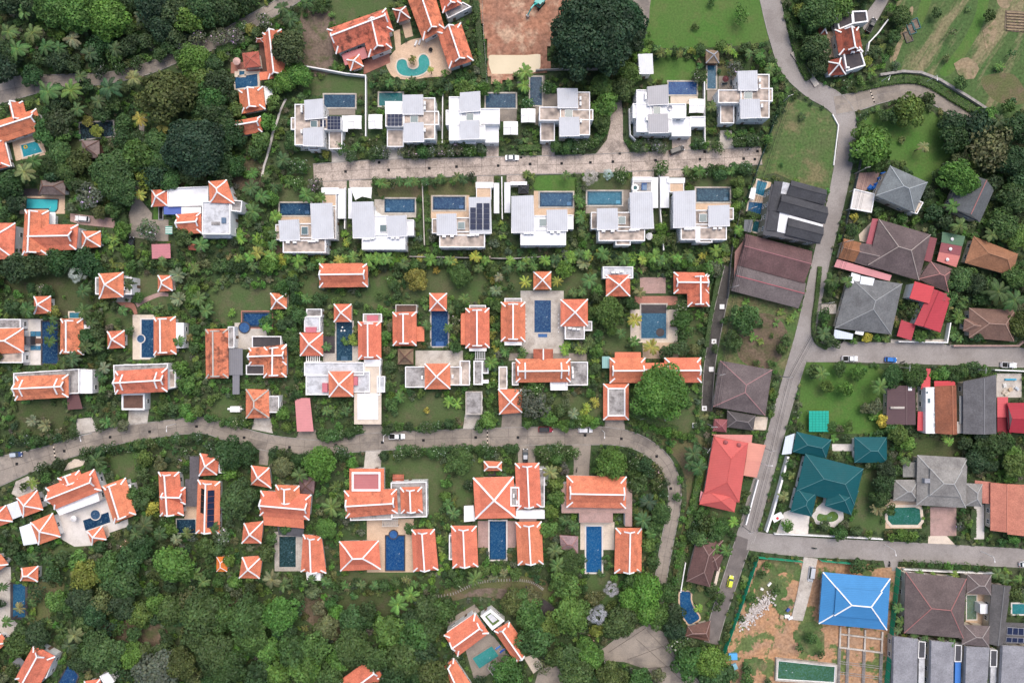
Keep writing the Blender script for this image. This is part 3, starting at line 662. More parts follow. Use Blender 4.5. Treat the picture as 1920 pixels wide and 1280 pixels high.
# paving: pool decks, terraces, drives
for nm, m, pl in (
    ('patio', 'tan_deck', [(22,262),(76,252),(88,290),(30,302)]),('patio', 'tan_deck', (37,367,122,401)),('patio', 'dark_deck', (40,354,78,368)),
    ('driveway', 'pink_paving', [(132,400),(214,410),(217,428),(150,421),(132,415)]),('driveway', 'grey_concrete', [(262,215),(272,215),(268,300),(262,372),(285,400),(283,450),(235,442),(240,408),(250,375),(258,300)]),
    ('driveway', 'grey_concrete', (283,412,316,452)),('patio', 'red_paving', (433,117,492,138)),('patio', 'brown_deck', [(486,78),(498,78),(502,135),(488,135)]),('patio', 'cream_deck', (440,134,488,170)),
    ('path', 'white_deck', smooth([(538,186),(528,207),(522,227),(514,252),(504,290),(497,312),(494,332)],4) + smooth([(489,332),(493,312),(500,290),(509,252),(518,227),(524,207),(534,186)],4)),
    ('terrace', 'red_paving', [(682,114),(730,100),(732,118),(682,140)]),('terrace', 'tan_deck', [(738,60),(750,55),(752,90),(742,95)]),('terrace', 'tan_deck', [(752,40),(768,36),(775,68),(760,72)]),
    ('deck', 'grey_concrete', (607,203,666,216)),('deck', 'grey_concrete', (606,176,669,206)),('deck', 'grey_concrete', (937,203,969,228)),('deck', 'grey_concrete', (908,173,970,206)),('deck', 'grey_concrete', (992,142,1022,202)),
    ('deck', 'grey_concrete', (1004,197,1014,235)),('deck', 'grey_concrete', (1022,176,1046,202)),('deck', 'cream_deck', (1257,178,1308,195)),('deck', 'grey_concrete', (1347,143,1384,168)),('deck', 'grey_concrete', (1326,167,1347,190)),
    ('deck', 'tan_deck', (522,378,585,420)),('deck', 'pale_concrete', (702,374,780,408)),('deck', 'tan_deck', (808,366,880,410)),('deck', 'tan_deck', (1001,358,1077,405)),('deck', 'grey_concrete', (1098,356,1182,400)),('deck', 'tan_deck', (1302,350,1370,396)),
    ('patio', 'white_deck', (44,598,80,684)),('deck', 'cream_deck', (249,590,292,674)),('deck', 'pale_concrete', [(440,605),(470,605),(500,612),(500,640),(470,655),(440,655)]),('deck', 'red_paving', (452,582,512,616)),
    ('deck', 'pale_concrete', (606,648,672,680)),('deck', 'dark_deck', (606,630,628,662)),('terrace', 'pale_concrete', (779,657,868,690)),('deck', 'pale_concrete', (976,545,1057,666)),('deck', 'grey_concrete', (954,662,1100,676)),('deck', 'cream_deck', (1182,580,1270,642)),
    ('path', 'red_paving', (1190,555,1270,572)),('patio', 'pink_paving', (1200,520,1248,550)),('deck', 'tan_deck', (1205,642,1272,672)),
    ('terrace', 'white_deck', [(108,966),(186,936),(204,930),(216,982),(240,972),(241,986),(200,1000),(170,1022),(140,1024),(112,1008)]),
    ('driveway', 'cream_deck', [(128,868),(140,860),(160,862),(156,872),(120,882)]),('driveway', 'pale_concrete', [(30,902),(52,892),(68,902),(70,915),(40,935),(22,925)]),
    ('driveway', 'pale_concrete', [(144,785),(172,782),(184,806),(144,816)]),('driveway', 'pale_concrete', [(242,764),(280,764),(276,795),(240,798)]),('driveway', 'pale_concrete', [(478,782),(508,784),(512,812),(472,804)]),
    ('driveway', 'grey_concrete', [(562,806),(592,806),(596,826),(552,826)]),('driveway', 'grey_concrete', [(680,792),(712,792),(722,812),(680,815)]),('driveway', 'pale_concrete', [(872,776),(904,776),(906,804),(868,804)]),
    ('driveway', 'grey_concrete', [(942,772),(978,772),(978,802),(940,802)]),('driveway', 'grey_concrete', [(1134,785),(1170,785),(1172,806),(1134,804)]),('driveway', 'grey_concrete', [(970,832),(1005,832),(1003,868),(972,868)]),
    ('driveway', 'grey_concrete', [(1072,830),(1108,832),(1104,892),(1075,892),(1076,868)]),('driveway', 'grey_concrete', [(486,838),(506,840),(502,872),(486,870)]),('driveway', 'pale_concrete', [(686,842),(716,842),(714,878),(682,878)]),
    ('terrace', 'tan_deck', (688,972,776,1072)),('terrace', 'pink_paving', (896,976,968,1026)),('terrace', 'cream_deck', (1088,978,1152,1030)),('terrace', 'tan_deck', (346,942,370,974)),('terrace', 'pale_concrete', (515,996,568,1070)),
    ('terrace', 'pale_concrete', [(-30,1060),(20,1062),(24,1160),(36,1170),(20,1190),(-30,1175)]),('terrace', 'grey_concrete', [(865,1190),(920,1186),(958,1232),(900,1275),(888,1270)]),('driveway', 'cream_deck', [(982,1232),(1000,1226),(1020,1246),(1000,1262)]),
    ('terrace', 'grey_concrete', [(835,1165),(890,1132),(900,1145),(845,1185)]),('driveway', 'pink_paving', [(1605,325),(1650,322),(1640,350),(1620,358),(1602,352)]),('driveway', 'road_grey', [(1620,30),(1650,-10),(1672,-10),(1650,30),(1630,62),(1618,55)]),
    ('patio', 'tan_deck', [(1548,60),(1568,60),(1572,108),(1552,108)]),('driveway', 'pink_paving', (1744,950,1793,1004)),('path', 'white_deck', (1826,945,1845,1010)),('terrace', 'tan_deck', (1660,935,1728,990)),
    ('terrace', 'white_deck', [(1532,950),(1548,936),(1580,952),(1582,972),(1565,988),(1530,982),(1522,966)]),('path', 'white_deck', [(1470,960),(1520,940),(1515,1000),(1455,1000)]),('path', 'white_deck', (1560,832,1604,845)),
('patio', 'tan_deck', [(1680,1062),(1697,1062),(1692,1135),(1682,1140)]),
    ('driveway', 'cream_deck', [(1740,1004),(1775,1004),(1790,1020),(1740,1018)]),('path', 'road_grey', [(1655,1045),(1685,1048),(1680,1075),(1662,1072)]),('patio', 'tan_deck', [(1812,1110),(1858,1112),(1858,1172),(1810,1170)]),
    ('driveway', 'pale_concrete', [(1670,636),(1770,636),(1770,650),(1670,650)]),('patio', 'pale_concrete', (1540,570,1568,588)),('patio', 'cream_deck', [(1416,780),(1440,782),(1436,806),(1414,805)]),
    ('patio', 'pale_concrete', (1868,700,1915,745)),('patio', 'tan_deck', [(1420,336),(1446,342),(1432,410),(1398,400),(1412,350)]),('driveway', 'cream_deck', [(1610,440),(1640,410),(1634,458),(1612,452)]),
    ('driveway', 'pale_concrete', [(1350,245),(1372,245),(1376,285),(1348,285)]),('driveway', 'pale_concrete', (622,283,650,310)),('driveway', 'pale_concrete', (728,278,756,304)),('driveway', 'tan_concrete', (912,268,935,298)),('driveway', 'tan_concrete', (1016,266,1040,296)),
    ('driveway', 'tan_concrete', (1260,258,1295,288)),('driveway', 'tan_concrete', (605,338,650,354)),('driveway', 'tan_concrete', (655,338,698,352)),('driveway', 'tan_concrete', (894,330,926,345)),('driveway', 'tan_concrete', (950,328,985,342)),
    ('driveway', 'tan_concrete', (1186,322,1226,334)),('driveway', 'tan_concrete', (1240,318,1282,332)),('patio', 'white_deck', [(1402,385),(1412,350),(1420,352),(1412,380)]),
    ('path', 'red_paving', smooth([(220,568),(232,575),(246,578),(252,590)],4) + smooth([(258,588),(252,570),(236,566),(222,560)],4)),('path', 'pink_paving', smooth([(258,576),(275,566),(300,556),(316,556)],4) + smooth([(316,550),(300,548),(272,558),(254,568)],4))):
    sheet(nm, m, pl, base=.06)
deck = sheet('pool_deck', 'tan_deck', [(725,116),(744,92),(770,76),(800,70),(820,66),(846,128),(836,142),(800,146),(770,150),(740,146),(728,132)], base=.06, soft=True)

# the dug-over plot: lumpy red earth and a pit of muddy water
def lumpy(name, m, poly, amp, step=1.2, seed=3, low=None, edge=4.0):
    pts = [W(p) for p in poly]; xs = [p.x for p in pts]; ys = [p.y for p in pts]
    A = np.zeros((GH, GW), bool); raster(A, poly); raster(BLOCK, poly); raster(OPEN, poly)
    nx = int((max(xs) - min(xs)) / step) + 1; ny = int((max(ys) - min(ys)) / step) + 1; r = np.random.default_rng(seed)
    hgt = np.zeros((ny + 1, nx + 1))
    for k, a in ((7,1.0),(3.2,.5),(1.6,.3)):
        gx = np.linspace(0, nx * step / k, nx + 1); gy = np.linspace(0, ny * step / k, ny + 1); G = r.random((int(gy[-1]) + 3, int(gx[-1]) + 3))
        ix, iy = gx.astype(int), gy.astype(int); fx, fy = gx - ix, gy - iy; fx = fx * fx * (3 - 2 * fx); fy = (fy * fy * (3 - 2 * fy))[:, None]
        hgt += a * ((G[iy][:, ix] * (1 - fx) + G[iy][:, ix + 1] * fx) * (1 - fy) + (G[iy + 1][:, ix] * (1 - fx) + G[iy + 1][:, ix + 1] * fx) * fy)
    hgt = hgt / 1.8 * amp + .06; mb = MB(); idx = {}
    def vid(i, j):
        if (i, j) not in idx:
            x, y = min(xs) + i * step, min(ys) + j * step; z = hgt[j, i]
            if low: z *= low(*PX((x, y)))
            idx[i, j] = len(mb.v); mb.v.append((x, y, max(.03, z)))
        return idx[i, j]
    for j in range(ny):
        for i in range(nx):
            px = PX((min(xs) + (i + .5) * step, min(ys) + (j + .5) * step))
            if not hit(A, *px): continue
            mb.f.append((vid(i, j), vid(i + 1, j), vid(i + 1, j + 1), vid(i, j + 1)))
    o = mb.build(name, m, kind='structure'); [setattr(p, 'use_smooth', True) for p in o.data.polygons]; return o
def _pit(x, y):
    d = max(916 - x, x - 1014,103 - y, y - 138,0) / 8.0
    return min(1.0, max(0.0, d)) if d > 0 else 0.0
lumpy('earthworks', 'red_earth', smooth([(906,-30),(1105,-30),(1080,20),(1050,50),(1030,85),(1026,112),(1034,132),(990,140),(940,155),(918,152),(912,80)],3, True),1.5, low=_pit)
sheet('pond', 'muddy_water', [(916,106),(940,104),(985,104),(1013,103),(1014,120),(1008,134),(985,138),(950,141),(928,146),(919,130)], base=.09, soft=True)
lumpy('building_plot', 'sand_earth', [(1422,1046),(1500,1053),(1536,1050),(1600,1056),(1660,1062),(1684,1070),(1668,1300),(1350,1300),(1362,1215)],.35, seed=5)
lumpy('meadow', 'weeds', smooth([(1432,1052),(1498,1056),(1498,1090),(1488,1130),(1470,1160),(1440,1125),(1405,1150),(1398,1130)],4, True),.5, seed=5, step=.5)
lumpy('meadow', 'weeds', smooth([(1520,1165),(1545,1190),(1540,1225),(1515,1225),(1490,1200),(1490,1180)],4, True),.5, seed=9, step=.5)
lumpy('meadow', 'weeds', smooth([(1395,1235),(1425,1232),(1440,1255),(1420,1265),(1395,1255)],4, True),.5, seed=9, step=.5)
sheet('driveway', 'pale_concrete', [(1506,1043),(1532,1046),(1518,1110),(1504,1162),(1482,1160),(1495,1105)], base=.48)

# speed bumps
for lb, a, b in (('striped speed bump across the middle of the lower street', (914,805),(914,835)),('striped speed bump across the left part of the lower street', (101,836),(106,866)),('striped speed bump on the road bend below the field wall', (1631,170),(1639,193))):
    A_, B_ = W(a), W(b); r = thing('speed_bump', lb, 'speed bump', ((A_.x + B_.x) / 2,(A_.y + B_.y) / 2,.1))
    for k in range(8): MB().bar([V3(A_.lerp(B_, k / 8),.17), V3(A_.lerp(B_, (k + 1) / 8),.17)],.38,.12).build('segment', 'rubber' if k % 2 else 'cream_deck', r)
# grates let into the roads
GR = MB(); GR.box(0,0,0,.85,.85,.03); 
for k in range(5): GR.box(-.32 + .16 * k, 0,.03,.05,.8,.02)
GRM = GR.mesh('grate', 'wire')
for road_, pts in (('upper street', [(648,322),(711,305),(729,319),(805,316),(856,313),(934,311),(977,295),(994,308),(1053,307),(1107,305),(1149,303.5),(1162,288),(1229,301),(1312,299),(1321,285),(1394,298),(1420,284),(1415,299)]),
                   ('lower street', [(32,869),(121,845),(207,819),(281,809),(369,799),(458,820),(543,838),(630,834),(717,829),(794,825),(892,819.5),(971,819.5),(1097,815.5),(1165,822),(1231,855),(1257.5,915)])):
    for k, p in enumerate(sorted(pts)):
        w = W(p); r = thing('drain_grate', NTH[k] + ' small black drain grate from the left in the ' + road_, 'drain grate', (w.x, w.y, .13), 'drain grates in the ' + road_); put('grate', GRM, r)
# ------------------------------------------------------------------ modern flat-roofed villas, upper and lower side of the tan street
STC = 'stained_concrete'
def modern(label, lm, at, blocks, flats, sky, m=STC, tents=(), side=None, sidecol=(.74,.75,.77), tall=6.9, bcol=(.54,.55,.575)):
    h = house('modern_villa', label, at, lm)
    for q, z in flats: fl(h, q, z, m, wm='white_paint')
    for k, q in enumerate(blocks): raised(h, q, tall + .02 * k, bcol)
    if sky: skylight(h, sky, flats[0][1] + .1)
    if side: slab(h, side, 3.1,.12, 'sheet_metal', 'side_roof', sidecol + (.4,))
    return h
def tent(h, q, z=3.0):
    c = quad(q, z); blockw(c); mid = sum(c, Vector((0,0))) / 4; mb = MB(); e = [(c[i] + c[(i + 1) % 4]) / 2 for i in range(4)]
    for i in range(4):
        mb.face(V3(c[i], z), V3(e[i], z + .35), V3(mid, z + .8)); mb.face(V3(e[i], z + .35), V3(c[(i + 1) % 4], z), V3(mid, z + .8))
    t = mb.build('tent_canopy', 'canvas', h)
    for i in range(4): MB().bar([V3(e[i], z + .36), V3(mid, z + .82)],.1,.06).build('rafter', 'steel', t)
    for p in inset(c, .1): MB().tube([(p.x, p.y, 0),(p.x, p.y, z)],.06,6).build('post', 'steel', h)
BLUE = (.022,.085,.20); DEEP = (.02,.06,.13); TEAL = (.02,.16,.18); CYAN = (.04,.36,.48); SEA = (.03,.2,.32)
v1 = modern('flat-roofed grey and white villa with two solar arrays, left end of upper row', 'the leftmost upper-row modern villa', (590,235),
    [[(571,189),(606,186),(606,222),(571.5,225)],[(569,241.5),(606,239),(606,275),(568,274)]],
    [((553,196,607,273),6.0),((546,221,640,244),5.6),((617,243,642,280),3.5),((579,270,599,282),3.2)],(582,226,595,239))
solars(v1,(600,225,611,238),6.05,2,2); solars(v1,(613.6,218,638.6,243),6.05,4,4)
tent(v1,(651,217,678,242)); slab(v1,(641,217,652,247),3.3,.12, 'white_roof', 'side_roof')
pool('dark blue rectangular pool behind the leftmost upper-row modern villa', (608,178,666,202), DEEP, cop='pale_concrete')
v2 = modern('flat-roofed villa with wide stained terrace, twelve solar panels and a teal pool behind', 'the upper-row villa with the teal pool', (775,225),
    [[(755,179),(793,178.5),(794,215),(755,215)],[(757,232),(794,230),(795,266),(757,267)]],
    [((757,184,816,262),6.0),((756,209,823,235),5.7),((723,213,757,238),5.6),((726,243,757,276),3.5)],(769,217,784,230))
solars(v2,(726,214,754,237),6.05,4,3); slab(v2,(722,190,755,214),3.6,.15, 'canvas', 'canopy'); tent(v2,(691,215,717,242))
pool('teal green rectangular pool of the second upper-row modern villa', (711,175,755,199), TEAL, cop='pale_concrete')
v3 = modern('all-white flat-roofed villa with two grey roof blocks, third in the upper row', 'the all-white upper-row villa', (880,222),
    [[(862.6,175),(900,172),(901,208.5),(862.6,211.7)],[(862.6,228),(899,226),(899,261),(862.6,262)]],
    [((842,182,866,264),6.0),((836,207,902,235),5.8),((900,204,937,233),5.6),((909,233,935,268),3.5),((866,235,910,262),5.7),((873,258,892,270),3.2)],(874,213,888,226), m='white_roof')
tent(v3,(944,228,971,253)); pool('dark blue rectangular pool beside the all-white upper-row villa', (911,176,967,203), DEEP, cop='pale_concrete')
v4 = modern('flat-roofed villa with blotchy tan roof and upright narrow pool, fourth in upper row', 'the upper-row villa with the upright pool', (1065,212),
    [[(1044.7,166.5),(1083,167),(1084,203),(1046,203)],[(1048,221),(1086,220),(1087,255),(1049.5,256)]],
    [((1050,173,1106,254),6.0),((1060,206,1112,226),5.8),((1011,201,1052,227),5.6),((1013,228,1040,265),3.5)],(1059,205.5,1074,220))
tent(v4,(977,204,1004,230)); pool('narrow upright dark blue pool left of the fourth upper-row villa', (994,145,1016,198), DEEP, cop='pale_concrete')
v5 = modern('pale blue-white flat-roofed villa with a satellite dish and white garage', 'the pale upper-row villa with the satellite dish', (1235,210),
    [[(1213.4,163.7),(1252.6,159.5),(1253.7,196),(1214.7,198)],[(1214.7,215),(1251.6,214),(1254,249),(1216.7,250)]],
    [((1193,169,1220,248),6.0),((1186,195,1286,222),5.8),((1259,220,1295,256),3.6),((1294,219,1322,238),3.3),((1218,222,1260,249),5.7)],(1225,200,1239,214), m='white_roof', bcol=(.42,.41,.42))
tent(v5,(1292,186,1320,212)); pool('royal blue pool above the pale villa with the satellite dish', (1253,154,1306,178),(.012,.07,.27), cop='pale_concrete')
_w = W((1256,203),6.2); d5 = thing('satellite_dish', 'round grey satellite dish on the pale flat roof', 'satellite dish', (_w.x, _w.y, 5.85))
mb = MB()
for k in range(12):
    a, b = 2 * math.pi * k / 12,2 * math.pi * (k + 1) / 12
    f_ = lambda t, r, z: (_w.x + r * math.cos(t), _w.y + r * math.sin(t),6.3 + z + .25 * r * math.sin(t))
    mb.face(f_(a, .75,.2), f_(b, .75,.2), f_(b, .35,.04), f_(a, .35,.04)); mb.face(f_(a, .35,.04), f_(b, .35,.04),(_w.x, _w.y, 6.3))
mb.build('reflector', 'steel', d5); MB().tube([(_w.x, _w.y, 5.85),(_w.x, _w.y, 6.35)],.06,6).build('mount', 'steel', d5); MB().tube([(_w.x, _w.y - .7,6.3),(_w.x, _w.y - .1,6.9)],.03,5).build('feed_arm', 'steel', d5)
g5 = house('garden_house', 'small white garden building with flat grey roof beside the giant dark tree', (1208,122), 'the small flat-roofed garden building'); raised(g5,[(1196,103),(1223,102),(1225,138.5),(1199,139)],5.5,(.70,.71,.73))
v6 = modern('flat-roofed villa with tan roof at the right end of the upper row', 'the rightmost upper-row modern villa', (1405,180),
    [[(1382,134.5),(1419,133.5),(1421,170),(1385,170)],[(1386.5,187.7),(1423.6,186.7),(1427,221),(1389,222.7)]],
    [((1388,140,1442,222),6.0),((1395,166,1448,191),5.8),((1346,169,1398,194),5.6),((1350,194,1376,232),3.5)],(1395,172,1411,186))
pool('slim upright blue pool between the two right-hand upper-row villas', (1326,120,1342,167),(.03,.11,.2), cop='pale_concrete')
gz = house('gazebo', 'brown pyramid-roofed gazebo with grey hips at the head of a slim pool', (1336,107), None, 'gazebo'); xr(gz, (1323.5,94,1348.5,119),2.9,1.6,(.26,.18,.13),.3, w=.3, open_=2, m='thatch', capm='solar_frame')
umbrella((1360.6,148),6,(.10,.03,.035), 'maroon parasol on the terrace of the rightmost upper-row villa')
for k, p in enumerate(((1358,158),(1370,156))): lounger(p, .2 + k * 1.3,(.04,.06,.07),('dark sun lounger under the maroon parasol', 'dark sun lounger right of the maroon parasol')[k])

def lower(label, lm, at, blocks, flats, sky, deckq, deckframe, side, m=STC, plabel='', pq=None, pcol=BLUE, acl=None):
    h = modern(label, lm, at, blocks, flats, sky, m, side=side)
    if deckq: fl(h, deckq, 3.2, 'tan_deck', .3, pw=.2)
    if deckframe: fl(h, deckframe, 3.35, 'white_roof', .2, win=False)
    pool(plabel, pq, pcol, cop='pale_concrete', inner=.5, steps=(pq[0] + 1.5 if at[0] < pq[0] + 1 else pq[2] - 11, pq[3] - 9, pq[0] + 10 if at[0] < pq[0] + 1 else pq[2] - 1.5, pq[3] - 1.5))
    if acl: acs(acl, flats[0][1] + .12, 'white air conditioner from the left on ' + lm)
    return h
w1 = lower('modern villa with stained flat roof at the left end of the lower row', 'the leftmost lower-row modern villa', (575,430),
    [[(523,413.7),(560.4,411.6),(562,450.6),(525,452)],[(582.3,382),(623,381),(625.7,447),(585,449)]],
    [((531,445,611,474),6.0),((561,419,586,452),5.8),((517,421,535,450),3.4),((612,386,631,449),3.3)],(564.6,425,577.7,440),(605,364,631,393),(603,352,635,364),(633,354,648,410),
    plabel='dark blue pool of the leftmost lower-row modern villa', pq=(525,381,583,404), acl=[(541,455),(554,455),(582,453),(589,453),(595,452)], pcol=(.02,.065,.16))
w2 = lower('modern villa with bright white roofs and white shade sails, second in the lower row', 'the lower-row villa with shade sails', (715,430),
    [[(659.5,379.3),(700,378.3),(703.7,446),(662,446.7)],[(725,405.4),(762,404),(763.3,443),(726.6,444.4)]],
    [((679,440,760,468),6.0),((700,404,728,448),5.8),((758,412,776,442),3.4)],(712,421,725,434.6), None, None, (653,353,660,410), m='white_roof',
    plabel='blue pool right of the villa with white shade sails', pq=(721,373,778,399), acl=[(684,449),(691,449),(699,448),(737,447),(746,447)])
for q, z in (([(657,351),(698,352),(696,372),(680,369),(666,375)],3.4),([(703,393),(725,411),(704,414)],5.2)):
    c = quad(q, z); mid = sum(c, Vector((0,0))) / len(c); mb = MB()
    for i in range(len(c)): mb.face(V3(c[i], z + .5 * (i % 2)), V3(c[(i + 1) % len(c)], z + .5 * ((i + 1) % 2)), V3(mid, z - .2))
    mb.build('shade_sail', 'canvas', w2)
    for i in range(len(c)): MB().tube([V3(c[i],0), V3(c[i], z + .5 * (i % 2))],.07,6).build('post', 'steel', w2)
    blockw(c)
w3 = lower('modern villa with three long black solar arrays on its tall roof block', 'the lower-row villa with black solar arrays', (865,420),
    [[(818.4,401.6),(855.5,400.6),(857,440.4),(819.4,440.8)],[(878.9,370.5),(920,370),(921.6,437.7),(881,438.7)]],
    [((824,434,909,464),6.0),((854,408,884,442),5.8),((810,410,826,438),3.4)],(858,416,872,430),(893,352,921,374),(892,341.8,925,352),(926,343,936,400),
    plabel='deep blue pool left of the villa with black solar arrays', pq=(812,369,872,394), pcol=(.018,.06,.17), acl=[(833,444),(848,443.5),(880,442),(887,441.5),(895,441)])
for q, n in (((881.6,389,892.4,430),4),((893.5,381,904.5,430),5),((906.4,381,918,430),5)): solars(w3, q, 7.42,1, n, gap=.02)
w4 = lower('modern villa with white flat roofs and a black gazebo, fourth in the lower row', 'the lower-row villa with the black gazebo', (1015,420),
    [[(959,368.5),(1000,366.8),(1002.3,435.6),(959,436.7)],[(1025,394),(1063.4,393),(1064.5,433.5),(1026,433.5)]],
    [((976,430,1061,459.6),6.0),((998,404,1028,437),5.8),((1060,403,1075,430),3.4)],(1011,410,1025,424.5), None, (957,341,988,347),(945.6,342,957,399), m='white_roof',
    plabel='blue pool beside the vivid lawn of the fourth lower-row villa', pq=(1012,361,1074,388), acl=[(985,438),(991,438),(998,438),(1035,436.5),(1047,436.5)])
bg = house('gazebo', 'small black-roofed gazebo by the street, above the fourth lower-row villa', (982,355), None, 'gazebo'); xr(bg, (971.7,346,991.5,363),2.7,1.0,(.05,.05,.055),.1, w=.12, open_=2, m='thatch', capm='dark_roof')
w5 = lower('modern villa with stained roof and a white hot tub terrace, fifth in the lower row', 'the lower-row villa with the hot tub', (1180,412),
    [[(1119.3,391.4),(1157.7,390.8),(1158.8,430.4),(1119.8,431.4)],[(1180.7,361.6),(1222.4,360.5),(1226,428.3),(1182.8,429.4)]],
    [((1122,425,1209,452),6.0),((1154,428,1182,460),5.6),((1156,398,1185,434),5.8),((1108,398,1122,430),3.4)],(1158.8,405.4,1173.4,420), None, (1186,332,1222,339),(1220.3,332.4,1234,390),
    plabel='light blue pool left of the hot tub villa', pq=(1101,359,1166,385), pcol=(.03,.17,.29), acl=[(1131,434),(1148,434),(1182,432),(1188,432),(1195,431)])
fl(w5,(1186,340,1222,361),3.0, 'grey_roof_concrete', .25)
_w = W((1191,352),3.5); ht = thing('hot_tub', 'round white hot tub on a grey roof terrace', 'hot tub', (_w.x, _w.y, 3.05)); cc = [_w + Vector((math.cos(t), math.sin(t))) * 1.15 for t in np.linspace(0,6.283,19)[:-1]]
MB().ring(cc, inset(cc, .5),3.04,3.5).build('rim', 'trim_white', ht); MB().prism(inset(cc, .45),3.04,3.2).build('water', 'pool_water', ht, (.05,.12,.12))
_w = W((1208,350),3.5); so = thing('outdoor_sofa', 'blue cushioned outdoor sofa next to the round hot tub', 'sofa', (_w.x, _w.y, 3.05)); MB().box(_w.x, _w.y, 3.05,1.7,2.1,.4).build('seat', 'any', so, (.16,.24,.36)); MB().box(_w.x, _w.y + .95,3.46,1.7,.25,.35).build('backrest', 'any', so, (.05,.12,.3)); MB().box(_w.x - .72, _w.y - .1,3.46,.25,1.8,.3).build('armrest', 'any', so, (.05,.12,.3))
umbrella((1217.8,443),7,(.74,.73,.72), 'white parasol below the hot tub villa')
w6 = lower('modern villa with stained roof and one white drainage strip, right end of the lower row', 'the rightmost lower-row modern villa', (1315,415),
    [[(1261.6,359.5),(1303.3,357.4),(1304.8,426.2),(1262.6,427.3)],[(1327.7,386),(1367,384.5),(1368,424),(1328.7,425)]],
    [((1276,420,1362,450),6.0),((1305,424,1335,455),5.6),((1301,394,1331,428),5.8),((1364,390,1375,412),3.4)],(1311,401,1326,416),(1255,343,1282,361),(1251,334,1284,343),(1237.6,331.3,1254.7,389.7),
    plabel='dark blue pool of the rightmost lower-row modern villa', pq=(1305,353,1368,379), pcol=(.025,.07,.13), acl=[(1285,430),(1292,430),(1299,429.5),(1339,429),(1349,428.5)])
boxp(w6,(1304,424,1313,453),5.7,6.25, 'white_roof', 'drainage_strip')
acs([(567,203),(567,209),(567,248)],6.2, 'white air conditioner from the top on the leftmost upper-row modern villa', 1.57); acs([(797,195),(797,204),(797,245)],6.2, 'white air conditioner from the top on the upper-row villa with the teal pool', 1.57)
acs([(1088,186),(1088,196),(1089,228)],6.2, 'white air conditioner from the top on the upper-row villa with the upright pool', 1.57); acs([(1210,178),(1210,185),(1212,224)],6.2, 'white air conditioner from the top on the pale upper-row villa', 1.57); acs([(1423,152),(1423,164),(1427,200)],6.2, 'white air conditioner from the top on the rightmost upper-row modern villa', 1.57)
# ------------------------------------------------------------------ orange-roofed Thai villas
def T(label, at, lm=None, nm='villa'): return house(nm, label, at, lm, 'pavilion' if nm == 'pavilion' else 'gazebo' if nm == 'gazebo' else 'house')
# far left
h = T('orange T-shaped roof with white ridges, cut by the left edge above a blue pool', (30,235), 'the T-shaped roof on the left edge')
ir(h, [(-30,235),(68,204),(79,243),(-19,275)], 'x'); ir(h, [(16,194),(43,190),(52,226),(24,232)], 'y', 3.25,2.7, wall=False)
h = T('corner of an orange roof left of the pool with a yellow float', (-5,290)); ir(h, [(-45,258),(6,262),(19,312),(-40,325)], 'y'); slab(h, [(4,255),(9,255),(22,312),(16,314)],2.9,.12, 'white_paint', 'gutter_walk', posts=False)
pool('small turquoise pool with a yellow ring float at the left edge', [(40,273),(69,265),(80,285),(45,295)],(.03,.3,.40))
_w = W((49,276)); fr = thing('ring_float', 'yellow ring float in the small turquoise pool', 'pool float', (_w.x, _w.y, .1)); mb = MB(); n = 14
for k in range(n):
    a, b = 2 * math.pi * k / n, 2 * math.pi * (k + 1) / n
    for j in range(6):
        p, q = 2 * math.pi * j / 6,2 * math.pi * (j + 1) / 6; f_ = lambda t, s: (_w.x + (.48 + .16 * math.cos(s)) * math.cos(t), _w.y + (.48 + .16 * math.cos(s)) * math.sin(t),.22 + .16 * math.sin(s)); mb.face(f_(a, p), f_(b, p), f_(b, q), f_(a, q))
mb.build('ring', 'any', fr, (.75,.45,.03))
h = T('grey-brown hipped garden gazebo between palms, upper left', (170,280), 'the grey-brown gazebo', 'gazebo'); xr(h, [(153,264),(186,263),(187,296),(153,297)],3,2.2,(.21,.16,.145),.3, w=.2, open_=2, m='thatch', capm='brown_deck')
pool('dark slate garden pond above the grey-brown gazebo', [(150,232),(212,228),(215,255),(152,262)],(.02,.028,.035), cop='kerb')
h = T('grey-brown hipped poolside pavilion above a bright cyan pool', (98,352), 'the poolside pavilion by the cyan pool', 'pavilion'); hr(h, [(77,338),(123,339),(122,366),(72,365)], 'x', 3.2,2.2,(.21,.165,.15),.3, m='thatch', capm='brown_deck', w=.25, wm='white_paint')
pool('bright cyan pool with a step on its right end', [(51,373),(109,375),(108,392),(103,398),(94,397),(92,391),(50,391)],(.06,.52,.62), cop='dark_deck', cw=.3)
h = T('large orange T-shaped villa below the cyan pool', (85,440), 'the T-shaped villa below the cyan pool'); ir(h, [(47,393),(92,395),(90,478),(41,480)], 'y', 5.5,3.3); ir(h, [(60,420),(147,421),(143,468),(60,472)], 'x', 5.45,3.2); slab(h, (93,398,104,424),3.0,.12, 'white_paint', 'gutter_walk', posts=False)
h = T('orange hipped roof cut by the left edge, left of the T-shaped villa', (5,450)); xr(h, [(-42,418),(29,418),(26,485),(-45,488)],5.4,3.4)
h = T('small orange pyramid-roofed pavilion beside the pink drive', (171,449), 'the pavilion by the pink drive', 'pavilion'); xr(h, [(153,433),(189,433),(189,463),(153,466)],3,2.4)
h = T('white terraced house with three orange roofs and a blue deck', (370,395), 'the white terraced house'); 
xr(h, [(284,356),(314,355),(314,386),(284,388)],3.4,2.3, wall=True); fl(h, [(315,353),(392,350),(392,386),(316,388)],3.3, 'white_roof', .6); xr(h, [(391,340),(425,337),(440,382),(393,380)],6.4,2.3); ir(h, [(330,402),(377,398),(378,437),(333,440)], 'x', 4.0,2.4); fl(h, [(380,378),(433,378),(433,440),(380,440)],5.6, 'marbled_roof', .5); fl(h, [(434,375),(455,377),(453,398),(434,396)],5.2, 'grey_roof_concrete', .4)
